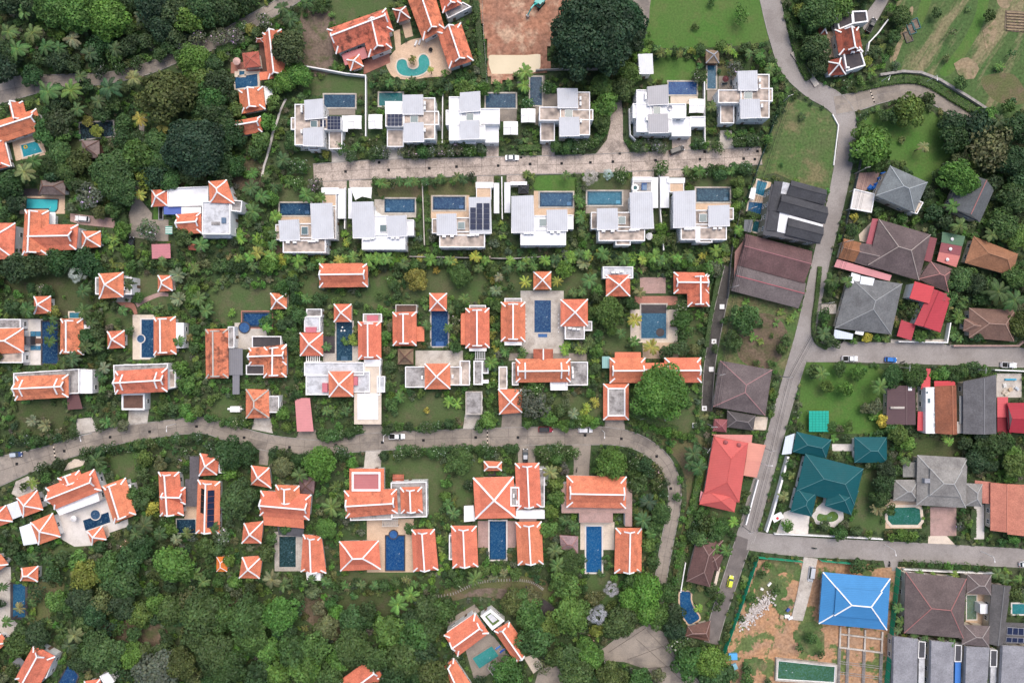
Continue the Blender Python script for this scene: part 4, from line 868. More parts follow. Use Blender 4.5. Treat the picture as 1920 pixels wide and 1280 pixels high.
boxp(h, (307,387,345,402),2.8,3.1, 'any', 'blue_deck', (.10,.15,.42)); slab(h, (340,388,377,401),3.6,.1, 'canvas', 'awning', posts=False); boxp(h, (380,426,433,446),0,3.2, 'marbled_roof', 'annex')
boxp(h, (396,416,412,422),5.7,5.95, 'grey_roof_concrete', 'planter'); boxp(h, (415,408,423,418),5.7,6.2, 'any', 'cabinet', (.12,.18,.26))
_w = W((301,400)); tr = thing('trampoline', 'black rectangular trampoline beside a strip of bright grass', 'trampoline', (_w.x, _w.y, 0)); c = quad((297,387,306,412),.5); MB().prism(inset(c, .15),.42,.46, True).build('mat', 'rubber', tr); MB().ring(c, inset(c, .18),.40,.5).build('rim', 'steel', tr)
for p in inset(c, .08): MB().tube([V3(p, 0), V3(p, .42)],.03,5).build('leg', 'steel', tr)
sheet('lawn', 'lawn_bright', (288,386,297,413),.07); block((297,387,306,412))
aw = house('awning', 'green and white striped awning beside the white terraced house', (316,432), None, 'awning'); slab(aw, (310,424,323,439),2.6,.06, 'any', 'cover', (.75,.77,.74))
for k in range(4): boxp(aw, (310,424.6 + 4 * k, 323,426.6 + 4 * k),2.605,2.63, 'any', 'stripe', (.05,.32,.22))
h = house('carport', 'dusty pink flat carport roof below the white terraced house', (302,471), 'the dusty pink carport', 'carport'); slab(h, [(284,458),(319,457),(320,484),(285,485)],2.9,.15, 'painted_metal', 'roof', (.50,.20,.22,.5))
h = T('tiny rust-orange roof half hidden by palms right of the pink carport', (363,461), None, 'pavilion'); xr(h, [(352,456),(374,453),(374,470),(353,468)],2.7,1.2, RUST, .4, w=.12, open_=1, capm='brown_deck')
# top left pool house group
h = T('long orange roof half hidden by a dark tree near the top road', (512,103), 'the long roof under the dark tree'); ir(h, [(492,62),(528,55),(536,143),(503,149)], 'y'); xr(h, (480,71,494,80),2.8,.8, RUST, .6, wall=False, w=.1); slab(h, [(486,136),(503,134),(503,149),(487,151)],2.8,.12, 'terracotta', 'lean_to_roof', ORANGE + (.3,))
h = T('square brick-red low roof beside a pinkish parasol', (471,112), 'the square brick-red roof', 'pavilion'); xr(h, [(454,100),(485,96),(489,125),(458,128)],2.9,.9,(.40,.12,.085),.4, w=.1, open_=1, capm='red_paving')
umbrella((443.6,115),7.5,(.55,.36,.31), 'faded pink parasol on a red patio'); pool('blue pool of the red patio, between orange roofs', [(440.5,146),(483,139),(484,162),(442.5,167)],(.02,.09,.22)); pool('tiny square plunge pool above the red patio pool', (449,134,459,143),(.03,.12,.24))
h = T('orange gabled roof with a white canopy on its right, below the red patio pool', (472,188), 'the roof with the white side canopy'); ir(h, [(447,169),(493,162),(498,205),(452,214)], 'y'); slab(h, [(494,162),(511,160.5),(512,186),(498,197)],2.7,.1, 'canvas', 'canopy')
h = T('orange gabled roof with its lower edge under trees, lowest of the upper left group', (458,238)); ir(h, [(425,230),(489,218),(492,248),(427,258)], 'x')
# top centre compound
h = T('big weathered orange villa with a cross gable and pink lean-to at the top', (680,65), 'the big weathered villa at the top'); ir(h, [(613,55),(724,16),(738,58),(630,102)], 'x', 4.6,3.6, ORANGE, .75); ir(h, [(674,45),(724,30),(735,91),(691,108)], 'y', 4.5,3.4, ORANGE, .6); slab(h, [(640,102),(684,88),(690,108),(647,123)],3.1,.15, 'painted_metal', 'lean_to_roof', (.50,.19,.19,.5)); xr(h, [(650,112),(674,102),(682,125),(657,133.5)],3.2,1.8, ORANGE, .25)
h = T('small weathered orange pyramid roof between two villas at the top', (753,27), None, 'pavilion'); xr(h, [(736,17),(761,12),(770,35),(745,43)],3,2.2, RUST, .5, open_=1)
h = T('steep orange roof running off the top edge above the kidney pool', (800,20), 'the steep roof on the top edge'); ir(h, [(757,-20),(808,-35),(834,54),(793,76)], 'y', 4.5,3.6, ORANGE, .45)
h = T('white building with an orange roof and dark terrace, cut by the top edge', (850,12)); ir(h, [(818,-28),(854,-38),(866,8),(830,25)], 'y', 5.0,3, ORANGE, .3); fl(h, [(834,22),(868,5),(884,14),(840,36)],3.2, 'grey_roof_concrete', .4)
h = T('orange gabled roof right of the kidney pool', (853,88), 'the roof right of the kidney pool'); ir(h, [(819,60),(864,43),(888,114),(842,129)], 'y', 4.4,3.4, ORANGE, .5)
pool('turquoise kidney-shaped pool with a planted island', [(744,128),(746,116),(754,112),(762,115),(765,126),(775,131),(785,125),(785,112),(790,104),(798,104),(804,112),(805,126),(796,137),(780,143),(760,143),(749,138)],(.03,.34,.34), soft=True)
lounger((780,82),1.2,(.75,.74,.72), 'white sun lounger by the kidney pool, left one of two'); lounger((787,80),1.2,(.75,.74,.72), 'white sun lounger by the kidney pool, right one of two')
_w = W((808,95)); tb = thing('round_table', 'round black table on the kidney pool terrace', 'table', (_w.x, _w.y, .06)); MB().tube([(_w.x, _w.y, .7),(_w.x, _w.y, .76)],.65,16).build('top', 'rubber', tb); MB().tube([(_w.x, _w.y, .06),(_w.x, _w.y, .7)],.08,8).build('leg', 'rubber', tb)
# middle plots, left
h = T('two-storey orange pyramid roof on a white house right of the silver palm', (210,535), 'the two-storey house by the silver palm'); xr(h, [(185,513),(231.5,510),(231.5,557),(185.6,560)],6,3.4); fl(h, (180,520,248,552),4.6, 'grey_roof_concrete', .4); boxp(h, (209,556,248,566),0,.5, 'pale_concrete', 'plinth')
acs([(234,530),(235,541)],4.75, 'white air conditioner from the top, on the two-storey house by the silver palm', 1.57)
h = T('small orange pyramid-roofed sala between date palms and a lawn', (309,531), 'the sala by the date palms', 'pavilion'); xr(h, [(296,516),(322,516),(324,545),(296,547)],3,2.2, open_=1)
h = T('small orange pyramid roof above a palm-shaded pool, far left', (80,571), 'the small roof above the palm-shaded pool', 'pavilion'); xr(h, [(63.6,555.7),(95.5,554.7),(96,587),(63.6,589)],3,2.4)
h = T('orange pyramid roof with white flat annexes, cut by the left edge', (15,640), 'the white annexes on the left edge'); xr(h, [(-12,616),(44.5,614.5),(45,661),(-12,664)],3.6,3); fl(h, (-10,598,40,616),3.2, 'grey_roof_concrete', .35); fl(h, (-10,660,44,680),3.1, 'stained_concrete', .35); boxp(h, (46,630,57,646),0,2.6, 'dark_roof', 'glass_link')
sb = house('garden_steps', 'maroon deck with four blue water squares beside the palm-shaded pool', (66,638), None, 'deck'); boxp(sb, (57,634,79,644),0,.4, 'brown_deck', 'platform')
for q in ((57,621,66,630),(67,621,76,630),(57,648,66,656),(67,648,76,656)): boxp(sb, q, 0,.3, 'pool_water', 'water_square', (.05,.17,.28))
pool('palm-shaded dark blue pool left of a long orange roof, far left', (80,603,109,681),(.012,.045,.13), cop='dark_deck'); pool('tiny plunge pool above the palm-shaded pool', (131,586,150,596),(.05,.2,.3))
h = T('orange gabled roof with ridge near its left eave, right of the palm-shaded pool', (135,630), 'the roof right of the palm-shaded pool'); ir(h, [(113.7,597.4),(156,597),(157.5,665),(112.6,663)], 'y', dirt=.45); fl(h, (156,609,170,633),2.9, 'white_roof', .2)
h = T('long orange roof on a white flat base at the far left, above the street', (85,722), 'the long roof at the far left'); fl(h, [(27,699),(150,691),(150,737),(27,742)],3.4, 'grey_roof_concrete', .5); ir(h, [(29,705),(128.5,701.6),(128.5,744.5),(28,750.7)], 'x', 5.2,2.6, dirt=.4, verge=True); fl(h, [(150,692),(174,693),(174,737),(150,737)],3.0, 'white_roof', .3); slab(h, [(125,740),(147,738),(155,766),(127,768)],2.7,.12, 'painted_metal', 'canopy', (.14,.07,.07,.2))
h = T('long orange roof on a white base with a maroon-floored carport below', (265,715), 'the long roof with the framed carport'); fl(h, [(214,684),(316,681),(316,730),(216,735)],5.0, 'grey_roof_concrete', .5); ir(h, [(216,695.4),(314,689),(314,734),(216,739)], 'x', 6.3,2.6, verge=True); fl(h, [(314,694),(330,693),(330,726),(314,728)],4.0, 'stained_concrete', .4); fl(h, [(229,738),(272,737),(272,768),(229,768)],3.2, 'brown_deck', .3, pw=.5)
h = T('orange pyramid roof left of the pool with a round whirlpool', (217,636), 'the pyramid roof left of the whirlpool', 'pavilion'); xr(h, [(201,621),(233.6,619),(234,651.6),(202,653.7)],3,2.4)
pool('blue pool with a round whirlpool on its left side', (266,599,290,670),(.014,.055,.15), jac=(265,635,7), cop='white_deck')
h = T('orange gabled roof right of the whirlpool pool', (310,630), 'the roof right of the whirlpool'); ir(h, [(288,595),(329.5,593),(331,664),(288,666)], 'y'); fl(h, (331,605,345,652),3, 'white_roof', .3)
h = T('long weathered orange roof beside a dark grey metal link', (406,663), 'the weathered roof with the grey link'); ir(h, [(385,617),(428,616),(428.4,708.5),(386,709.4)], 'y', 3.4,2.9, ORANGE, .7, capm='pale_concrete'); slab(h, (429,653,455,703),2.9,.14, 'sheet_metal', 'link_roof', (.20,.20,.215,.2)); slab(h, (436,703,449,739),2.7,.12, 'sheet_metal', 'walkway_roof', (.20,.20,.215,.2)); fl(h, (428,612,440,652),3.0, 'grey_roof_concrete', .3)
h = T('L-shaped weathered orange roof with dark planted terraces', (510,675), 'the L-shaped weathered roof'); ir(h, [(466.5,652),(537.5,647),(537.5,684),(467,684)], 'x', 3.6,2.6, ORANGE, .5); ir(h, [(495,650),(537.5,645),(537.5,707),(494,708)], 'y', 3.65,2.6, ORANGE, .75); fl(h, (473,630,528,652),3.0, 'dark_deck', .35); fl(h, (462,684,496,702),2.9, 'dark_deck', .35)
pool('blue pool with a round whirlpool on its lower left corner', (457,587,507,611),(.014,.06,.19), jac=(459,614,9.5), cop='dark_deck', inner=.4)
h = T('small orange pyramid-roofed sala right of a shaded lawn', (522,565), 'the sala by the shaded lawn', 'pavilion'); xr(h, [(507,549.4),(538.5,549),(537.5,578.6),(508,580)],3,2.2, ORANGE, .4, open_=1)
h = T('wide clean orange roof standing alone on a lawn', (644,516), 'the wide roof on the lawn'); ir(h, [(598.6,494),(689.7,493),(689.7,538),(598.6,539)], 'x', 5.0,3.0, dirt=.05)
h = T('small orange pyramid roof at the top end of a narrow pool with three white floats', (642,586), 'the roof at the head of the pool with floats', 'pavilion'); xr(h, [(626,569.7),(659,569.7),(659,603),(626,603.7)],3,2.4, dirt=.05, open_=1)
pool('long upright pool with three white floats', (631,604,661,676),(.016,.05,.10), cop='pale_concrete', steps=(640,668,652,676))
for k, p in enumerate(((642.6,613.5),(640.6,620),(646.6,620))):
    _w = W(p); b = thing('pool_ball', ('upper', 'left', 'right')[k] + ' one of three white balls floating in the long pool', 'pool ball', (_w.x, _w.y, .12)); mb = MB(); mb.tube([(_w.x, _w.y, .12),(_w.x, _w.y, .2),(_w.x, _w.y, .42),(_w.x, _w.y, .62),(_w.x, _w.y, .68)],[.1,.25,.32,.2,.05],10); mb.build('ball', 'trim_white', b)
h = T('clean orange gabled roof right of the pool with floats', (693,638), 'the roof right of the pool with floats'); ir(h, [(671,602.6),(714.7,602),(715,673.5),(671.6,674)], 'y', dirt=.05); fl(h, (681,588,716,604),3, 'pale_concrete', .4); boxp(h, (688,591,709,602),0,3.5, 'painted_metal', 'tank_cover', (.55,.17,.20,.1)); fl(h, (683,673,714,686),2.9, 'white_roof', .25)
h = T('orange pyramid roof with marbled white annex above, left of the pool with floats', (584,645), 'the pyramid roof with the marbled annex'); xr(h, [(562,623.5),(605.7,623),(605.7,667),(562.5,667)],3.4,2.8, dirt=.05); fl(h, (571,594,601,622),3.1, 'marbled_roof', .4); boxp(h, (573,613,593,623),0,3.8, 'painted_metal', 'tank_cover', (.55,.17,.20,.1)); fl(h, (575,579,604,594),2.4, 'grey_roof_concrete', .5)
pg = house('pergola', 'white slatted pergola below the pyramid roof with marbled annex', (590,672), None, 'pergola')
for k in range(7): boxp(pg, (574 + 4 * k, 667,575.4 + 4 * k, 679),2.4,2.6, 'trim_white', 'slat')
boxp(pg, (573,677,600,678.6),2.2,2.4, 'trim_white', 'beam')
for x in (574,599): boxp(pg, (x, 676.6, x + 1.6,678.2),0,2.2, 'trim_white', 'post')
h = T('sprawling marbled white flat-roofed house with one orange pyramid roof', (640,712), 'the marbled white house'); fl(h, (571,679,683,704),3.6, 'marbled_roof', .4); fl(h, (574,704,620,740),3.3, 'marbled_roof', .4); fl(h, (660,696,694,735),3.4, 'marbled_roof', .4); fl(h, (683,685,713,741),3.0, 'cream_deck', .25); fl(h, (707,705,722,735),3.2, 'marbled_roof', .4); xr(h, [(615.7,696),(662.6,695.4),(662.6,743.4),(616.7,744)],5.0,2.8, dirt=.05)
for q in ((604,718,614,735),(662,706,670,722)): boxp(h, q, 3.3,4.6, 'painted_metal', 'tank_cover', (.55,.17,.20,.1))
h = house('carport', 'wide white carport roof with cream border below the marbled white house', (690,766), 'the white carport', 'carport'); slab(h, (664,736,715,795),3.0,.2, 'cream_deck', 'roof_border'); slab(h, (670,737,709,786),3.12,.1, 'sheet_metal', 'roof', (.74,.75,.77,.4), posts=False)
h = house('carport', 'long pink carport roof along the lower street', (571,778), 'the long pink carport', 'carport'); slab(h, [(552.7,746),(581,746),(588,808.4),(557,808.8)],2.9,.15, 'painted_metal', 'roof', (.60,.25,.25,.15))
h = T('orange pyramid roof with faded hips beside the lower street, left of the pink carport', (483,756), 'the faded pyramid roof'); xr(h, [(461,729),(504,730),(505,783),(461,784)],3.6,3, ORANGE, .5, capm='pale_concrete'); fl(h, (504,742,524,773),3.0, 'grey_roof_concrete', .4)
_w = W((444,766)); lt = thing('water_tank', 'white box tank with two pipes on a garden lawn', 'water tank', (_w.x, _w.y, 0)); MB().box(_w.x, _w.y, 0,3.1,1.8,1.5).build('tank', 'trim_white', lt); [MB().tube([(_w.x + s * 1.5, _w.y, .7),(_w.x + s * 2.6, _w.y, .7)],.35,8).build('pipe', 'trim_white', lt) for s in (-1,1)]
# middle plots, centre
h = T('orange gabled roof with a low right wing, left of the long deep blue pool', (760,616), 'the roof left of the long pool'); ir(h, [(736,585),(781,584),(781,648),(736.5,648)], 'y', dirt=.05); slab(h, (781,612,795.5,640),2.8,.15, 'terracotta', 'wing_roof', ORANGE + (.05,)); fl(h, (742,571,782,587),2.8, 'brown_deck', .5, pm='pale_concrete')
h = T('small orange pyramid roof at the head of the long deep blue pool', (821,566), 'the roof at the head of the long pool', 'pavilion'); xr(h, [(805,549.4),(838,549.4),(838,583),(805,583)],3,2.4, dirt=.05, open_=1)
pool('long deep blue pool under a pyramid-roofed sala', (809,583,840,649),(.012,.055,.19), cop='pale_concrete', steps=(817,640,832,649))
h = T('brown thatched gazebo left of the concrete terrace', (760,668), 'the brown thatched gazebo', 'gazebo'); xr(h, (746,654,775,683),2.9,2,(.25,.165,.115),.2, w=.35, open_=2, m='thatch', capm='brown_deck')
h = T('orange gabled roof with a left skirt and white frame, right of the long pool', (895,615), 'the roof right of the long pool'); ir(h, [(872.6,577.6),(917.5,577),(918,652),(872.6,652.7)], 'y', dirt=.05); slab(h, (864,587,874,646),2.75,.15, 'terracotta', 'wing_roof', ORANGE + (.05,), posts=False); fl(h, (880,572,911,580),2.8, 'grey_roof_concrete', .3); fl(h, (880,650,912,658),2.8, 'white_roof', .3)
pg = house('pergola', 'dark slatted pergola between two flat concrete roofs', (901,666), None, 'pergola')
for k in range(6): boxp(pg, (891 + 3.4 * k, 659,892.4 + 3.4 * k, 675),2.4,2.55, 'steel', 'slat')
boxp(pg, (890,672,911,673.4),2.2,2.4, 'steel', 'beam')
for x in (891,908): boxp(pg, (x, 672, x + 1.5,673.5),0,2.2, 'steel', 'post')
h = T('orange pyramid roof between mottled concrete flat roofs', (820,705), 'the pyramid roof between flat roofs'); fl(h, (760,687,798,726),3.2, 'grey_roof_concrete', .4); fl(h, (838,687,866,722),3.3, 'stained_concrete', .4); fl(h, (862,676,881,722),3.25, 'stained_concrete', .4); xr(h, [(796,681.5),(844,681),(844.5,729),(796.5,729.4)],4.0,2.8, dirt=.05); acs([(792,707),(849,705)],3.4, 'white air conditioner beside the pyramid roof between flat roofs', 1.57)
h = T('small L-shaped mottled concrete flat roof with white parapet', (902,698), 'the L-shaped concrete roof'); fl(h, (888,676,905,721),3.2, 'grey_roof_concrete', .4, pw=.35); fl(h, (904,676,916,700),3.25, 'grey_roof_concrete', .4, pw=.35); fl(h, (903,712,916,718),3.2, 'white_roof', .4)
h = house('carport', 'weathered grey concrete carport roof above the lower street', (888,755), 'the grey concrete carport', 'carport'); fl(h, (873,734,904,777),3.1, 'grey_roof_concrete', .2, wm='pale_concrete', pm='pale_concrete')
h = T('orange gabled roof left of the paved central pool', (962,603), 'the roof left of the central pool'); ir(h, [(939,566),(985,566),(985,640.6),(939,640)], 'y', dirt=.2); fl(h, (946,559,978,568),2.8, 'grey_roof_concrete', .3); fl(h, (946,639,978,647),2.8, 'white_roof', .3)
h = T('small weathered orange pyramid roof at the top of the paved central pool', (1017,526), 'the roof above the central pool', 'pavilion'); xr(h, [(1000,509),(1033.6,508.8),(1033.6,542.8),(1000,543)],3,2.4, ORANGE, .45, open_=1)
pool('central deep blue pool on a paved court between two orange roofs', (1002,563,1033,623),(.014,.06,.19), cop='pale_concrete', steps=(1009,623,1026,632))
h = T('orange pyramid roof with a white flat annex, right of the central pool', (1076,586), 'the pyramid roof right of the central pool'); xr(h, [(1051,561),(1102,560.5),(1102.4,611.6),(1051,612)],3.6,3.2, dirt=.1); fl(h, (1059,608,1096,636),3.1, 'grey_roof_concrete', .45); fl(h, (1094,602,1110,620),3.1, 'grey_roof_concrete', .4); acs([(1068,615),(1076,616.5),(1084,617)],3.25, 'white air conditioner on the annex right of the central pool')
for side, x0 in (('left', 986),('right', 1047)):
    for k in range(5):
        _w = W((x0,590 + 8 * k)); b = thing('garden_lamp', NTH[k] + ' white bollard lamp from the top, %s of the central pool' % side, 'lamp', (_w.x, _w.y, .05), 'bollard lamps %s of the central pool' % side); MB().tube([(_w.x, _w.y, .05),(_w.x, _w.y, .6)],.12,8).build('post', 'pale_concrete', b); MB().tube([(_w.x, _w.y, .6),(_w.x, _w.y, .85)],.2,8).build('head', 'trim_white', b)
h = T('large orange main house with a dormer, below the central pool', (1018,695), 'the main house below the central pool'); fl(h, (960,679,972,722),3.0, 'grey_roof_concrete', .35); fl(h, (1062,678,1102,722),3.3, 'grey_roof_concrete', .45); fl(h, (1032,708,1064,731),3.0, 'white_roof', .5); ir(h, [(966.5,672.5),(1069.7,672),(1070,716),(967,717)], 'x', 4.2,2.9, dirt=.1, verge=True); gr(h, (1000,654,1037,674), 'y', 3.6,1.0, RUST, .5, m='terracotta', wm='white_paint', capm='trim_white', w=.4, capcol=None); fl(h, (935,687,951,729),3.2, 'stained_concrete', .4); acs([(1073,690),(1073.5,697),(1074,705)],3.45, 'white air conditioner right of the main house below the central pool', 1.57)
h = T('orange pyramid roof beside the lower street, left of a feathery grey tree', (957,752), 'the pyramid roof left of the feathery tree'); xr(h, [(934,729),(978.5,729),(979,773),(936,776.5)],3.4,2.9, dirt=.1)
# middle plots, right
h = T('orange pyramid roof with a white flat block on its top side', (1158,530), 'the pyramid roof with the white block'); fl(h, (1130,500,1186.7,522),3.8, 'marbled_roof', .5); xr(h, [(1136,515),(1181.5,515),(1181.5,555.3),(1136,555.7)],3.9,2.6, dirt=.2); acs([(1149,511),(1157,511),(1165,510)],3.95, 'white air conditioner on the white block behind the pyramid roof')
h = T('L-shaped orange roof beside the dark lane', (1300,540), 'the L-shaped roof by the lane'); ir(h, [(1263,510),(1328,511),(1329,550.5),(1263,550.5)], 'x', 3.6,2.8, dirt=.1); ir(h, [(1288,515),(1330,515),(1330,574.5),(1289,575)], 'y', 3.65,2.8, dirt=.5)
pl = pool('large blue pool with a round whirlpool cover, right of centre', (1202,571,1249,634),(.03,.115,.22), cop='pale_concrete'); boxp(pl, (1202,571,1249,587),.1,.2, 'dark_deck', 'pool_cover'); _w = W((1237.6,623)); MB().prism([_w + Vector((math.cos(t), math.sin(t))) * 1.35 for t in np.linspace(0,6.283,21)[:-1]],.1,.22).build('whirlpool_cover', 'dark_deck', pl)
for k in range(2): lounger((1261,603 + 8 * k),0,(.16,.07,.05),('upper', 'lower')[k] + ' one of two brown sun loungers right of the large pool')
h = T('double orange roof joined by a low link, half under the biggest round tree', (1228,692), 'the double roof under the round tree'); ir(h, [(1143,670.4),(1210,670.4),(1210,717.3),(1143,718)], 'x', 3.8,2.8, dirt=.05); slab(h, (1152.8,660,1201.8,675),3.5,.15, 'terracotta', 'front_roof', ORANGE + (.05,)); ir(h, [(1245.6,670.4),(1314.4,670),(1315.4,717),(1245.6,717)], 'x', 3.8,2.8, dirt=.05); gr(h, (1208,680,1248,705), 'x', 3.4,1.6, ORANGE, .05, m='terracotta', wm='white_paint', capm='trim_white', w=.4, capcol=None); slab(h, (1129,668,1143,690),2.6,.08, 'sheet_metal', 'awning', (.26,.45,.42,.2))
h = house('garage', 'square garage with dark flat roof framed by orange tiles', (1155,753), 'the dark-roofed garage', 'garage'); q = (1131,719,1179,787); walls(h, q, 3.2,.5); c = quad(q, 3.2); ci = inset(c, 1.45); mb = MB()
for i in range(4): mb.face(V3(c[i],3.2), V3(c[(i + 1) % 4],3.2), V3(ci[(i + 1) % 4],4.1), V3(ci[i],4.1))
eave(mb, q, 3.2); rf = mb.build('tile_skirt', 'terracotta', h, ORANGE + (.1,)); MB().prism(ci, 3.2,3.95).build('flat_roof', 'grey_roof_concrete', h); MB().ring(inset(ci, -.2), inset(ci, .25),3.9,4.3).build('parapet', 'trim_white', h)
for i in range(4): MB().bar([V3(c[i],3.2), V3(ci[i],4.1)],.4,.2).build('hip_cap', 'trim_white', rf)
# lower row
h = T('two orange pyramid roofs joined by a pale link, cut by the left edge', (30,955), 'the linked pyramid roofs on the left edge'); xr(h, [(-30,957),(11,947),(24,977),(-20,993)],3.4,2.6); xr(h, [(31,933),(70,918),(81,955),(43,969.4)],3.4,2.8, dirt=.05); slab(h, [(10,947),(33,938),(42,966),(22,974)],3.0,.14, 'sheet_metal', 'link_roof', (.66,.70,.74,.2))
h = T('orange pyramid roof with a white glazed lean-to, lower left corner of the white court', (85,991), 'the pyramid roof by the white court'); xr(h, [(57,979),(99,961),(114,1006),(72,1021)],3.4,2.8, dirt=.05); slab(h, [(36,988),(58,980),(72,1018),(44,1022)],2.8,.1, 'sheet_metal', 'lean_to_roof', (.72,.75,.78,.1))
h = T('slanted orange main roof with a dormer above the white court', (140,917), 'the slanted main roof'); ir(h, [(85.5,914),(177,878.7),(191,919),(102,955)], 'x', 4.6,3.2, dirt=.05); ir(h, [(108,896),(149,881),(157,900),(117,915)], 'y', 4.65,2.0, wall=False, dirt=.05); fl(h, [(103,950),(184,921),(188,938),(113,965)],3.4, 'white_roof', .4)
h = T('slanted orange roof on the right side of the white court', (225,938), 'the slanted roof right of the white court'); ir(h, [(191,911),(235.7,895),(255.5,964),(214,981)], 'y', 3.6,3.0, dirt=.05); fl(h, [(236,909),(246,907),(256,950),(246,953)],3.0, 'white_roof', .4)
pool('dark blue pool with round whirlpool in the white court', [(156,975),(204,959),(208,978),(161,994)],(.01,.04,.11), jac=(180,964,9), cop='white_deck')
h = T('small orange pyramid roof below the white court pool', (182,1003), None, 'pavilion'); xr(h, [(163,996),(192,985),(200,1011),(172,1022)],3,2.2, dirt=.05, open_=1); umbrella((137.5,972),6,(.72,.70,.68), 'off-white parasol in the white court')
h = T('orange T-shaped roof left of the slate link', (322,925), 'the T-shaped roof by the slate link'); ir(h, [(297,884),(336,884),(345,966),(300,967)], 'y', 3.8,2.9, dirt=.15); ir(h, [(308,911),(348,913),(348,945),(304,944)], 'x', 3.85,2.8, dirt=.15)
lk = house('covered_walk', 'dark slate-roofed covered walk between orange roofs', (362,905), None, 'walkway'); slab(lk, (347,898,371,949),3.0,.15, 'old_tile', 'roof', (.15,.14,.15,.2)); slab(lk, (355.6,855,373,898),3.05,.15, 'old_tile', 'roof', (.15,.14,.15,.2))
h = T('orange pyramid roof above a long roof carrying solar sheets', (392,871), 'the pyramid roof above the solar sheets'); xr(h, [(375,849.5),(412,853.6),(407,890),(373,892)],3.4,2.7, dirt=.1); fl(h, (411,858,424,886),2.9, 'grey_roof_concrete', .35)
h = T('long orange roof with black and dark blue solar sheets on both slopes', (390,948), 'the long roof with solar sheets'); ir(h, [(371,898.5),(413,902),(412,1000.7),(367,999.6)], 'y', 3.6,2.4, dirt=.15)
F = frame([(371,898.5),(413,902),(412,1000.7),(367,999.6)], 'y', 3.6)
for v0, v1, u0, u1, n in ((.22,.44,.14,.60,4),(.58,.80,.16,.86,6)):
    for k in range(n):
        a, b = u0 + (u1 - u0) * k / n, u0 + (u1 - u0) * (k + .96) / n; zf = lambda v: 3.6 + 2.4 * (.3 + .7 * (.3 - abs(v - .5)) / .3) + .16
        mb = MB(); mb.face(V3(bl(F, a, v0), zf(v0)), V3(bl(F, b, v0), zf(v0)), V3(bl(F, b, v1), zf(v1)), V3(bl(F, a, v1), zf(v1))); mb.build('solar_panel', 'solar' if v0 > .5 else 'rubber', h)
pool('small dark pool left of the long roof with solar sheets', (332,973,367,998),(.012,.035,.075), cop='pale_concrete', cw=.3)
h = T('orange pyramid roof slightly turned, right of the big lumpy tree on the lower street', (490,893), 'the turned pyramid roof'); xr(h, [(471,872),(505,876),(509,915),(470,908)],3.4,2.6, dirt=.1)
h = T('large orange T-shaped roof with a deep lower skirt', (535,945), 'the T-shaped roof with the skirt'); ir(h, [(488.5,919),(584,926.6),(580,974.6),(487,966)], 'x', 4.6,3.2, dirt=.1); ir(h, [(516.6,908),(561.4,910),(563,946),(515,944)], 'y', 4.65,3.1, dirt=.1); slab(h, [(494.7,962),(571,970),(570,990),(494.7,984)],3.6,.16, 'terracotta', 'skirt_roof', ORANGE + (.1,), tilt=.9); slab(h, [(520,984),(570,990),(568,1006),(522,1002)],2.8,.12, 'dark_roof', 'canopy')
h = T('mauve-brown pyramid-roofed gazebo touching the T-shaped roof with the skirt', (575,910), None, 'gazebo'); xr(h, [(561,896),(590.6,893),(588.6,925.6),(561,924.6)],2.9,1.8,(.22,.145,.14),.3, w=.35, open_=2, m='thatch', capm='brown_deck')
h = T('orange pyramid roof half covered by trees, below the T-shaped roof with the skirt', (475,998)); xr(h, [(457,980),(494,976),(490,1018),(453,1018)],3.2,2.5, dirt=.1)
h = T('orange house around a dusty pink flat roof with white parapets', (700,925), 'the house with the pink flat roof'); q = (655,878,720,925); walls(h, q, 4.6,.5); c = quad(q, 4.6); ci = inset(c, 1.1); mb = MB()
for i in range(4): mb.face(V3(c[i],4.6), V3(c[(i + 1) % 4],4.6), V3(ci[(i + 1) % 4],5.2), V3(ci[i],5.2))
eave(mb, q, 4.6); mb.build('tile_skirt', 'terracotta', h, ORANGE + (.15,)); MB().prism(ci, 4.5,5.0).build('flat_roof', 'painted_metal', h, (.46,.17,.17,.2)); MB().ring(inset(ci, -.15), inset(ci, .45),4.9,5.5).build('parapet', 'trim_white', h)
ir(h, [(645,919),(744,916),(746,962),(648,971)], 'x', 4.8,3.0, dirt=.35); fl(h, [(733,904),(800,902),(801,968),(735,970)],3.9, 'grey_roof_concrete', .45); ir(h, [(750,913),(791,912),(793,961),(752,962)], 'y', 4.9,2.6, dirt=.1); fl(h, [(657,962),(735,960),(735,973),(657,975)],3.6, 'grey_roof_concrete', .35)
sw = house('swing_seat', 'small rust-roofed garden swing beside the house with the pink flat roof', (747,895), None, 'garden swing'); gr(sw, (736.6,889,757.5,901.6), 'x', 2.2,.5, RUST, .4, m='terracotta', wall=False, w=.12, capm='red_paving', wm='wood')
for p in quad((738,890.5,756,900),1.0): MB().tube([V3(p, 0), V3(p, 2.1)],.06,5).build('post', 'wood', sw)
MB().box(W((747,895)).x, W((747,895)).y, .45,2.2,.6,.1).build('seat', 'wood', sw)
pg = house('pergola', 'grey slatted pergola over the sandy terrace', (732,979), None, 'pergola')
for k in range(8): boxp(pg, (717 + 3.8 * k, 971.5,718.8 + 3.8 * k, 987),2.5,2.65, 'pale_concrete', 'slat')
for y in (974,985): boxp(pg, (716, y, 747, y + 1.3),2.3,2.5, 'pale_concrete', 'beam')
for x in (717,745): boxp(pg, (x, 985, x + 1.4,986.4),0,2.3, 'pale_concrete', 'post')
pool('deep blue pool with a round whirlpool at its upper end, on the sandy terrace', (724,1004,758,1068),(.01,.07,.25), jac=(738,1001,7.5), cop='dark_deck', cw=.35)
h = T('wide hipped orange pavilion left of the sandy terrace pool', (675,1041), 'the wide hipped pavilion'); xr(h, [(636,1014),(710,1012.7),(714,1066.7),(638,1070)],3.4,3.2, dirt=.02, bell=.22)
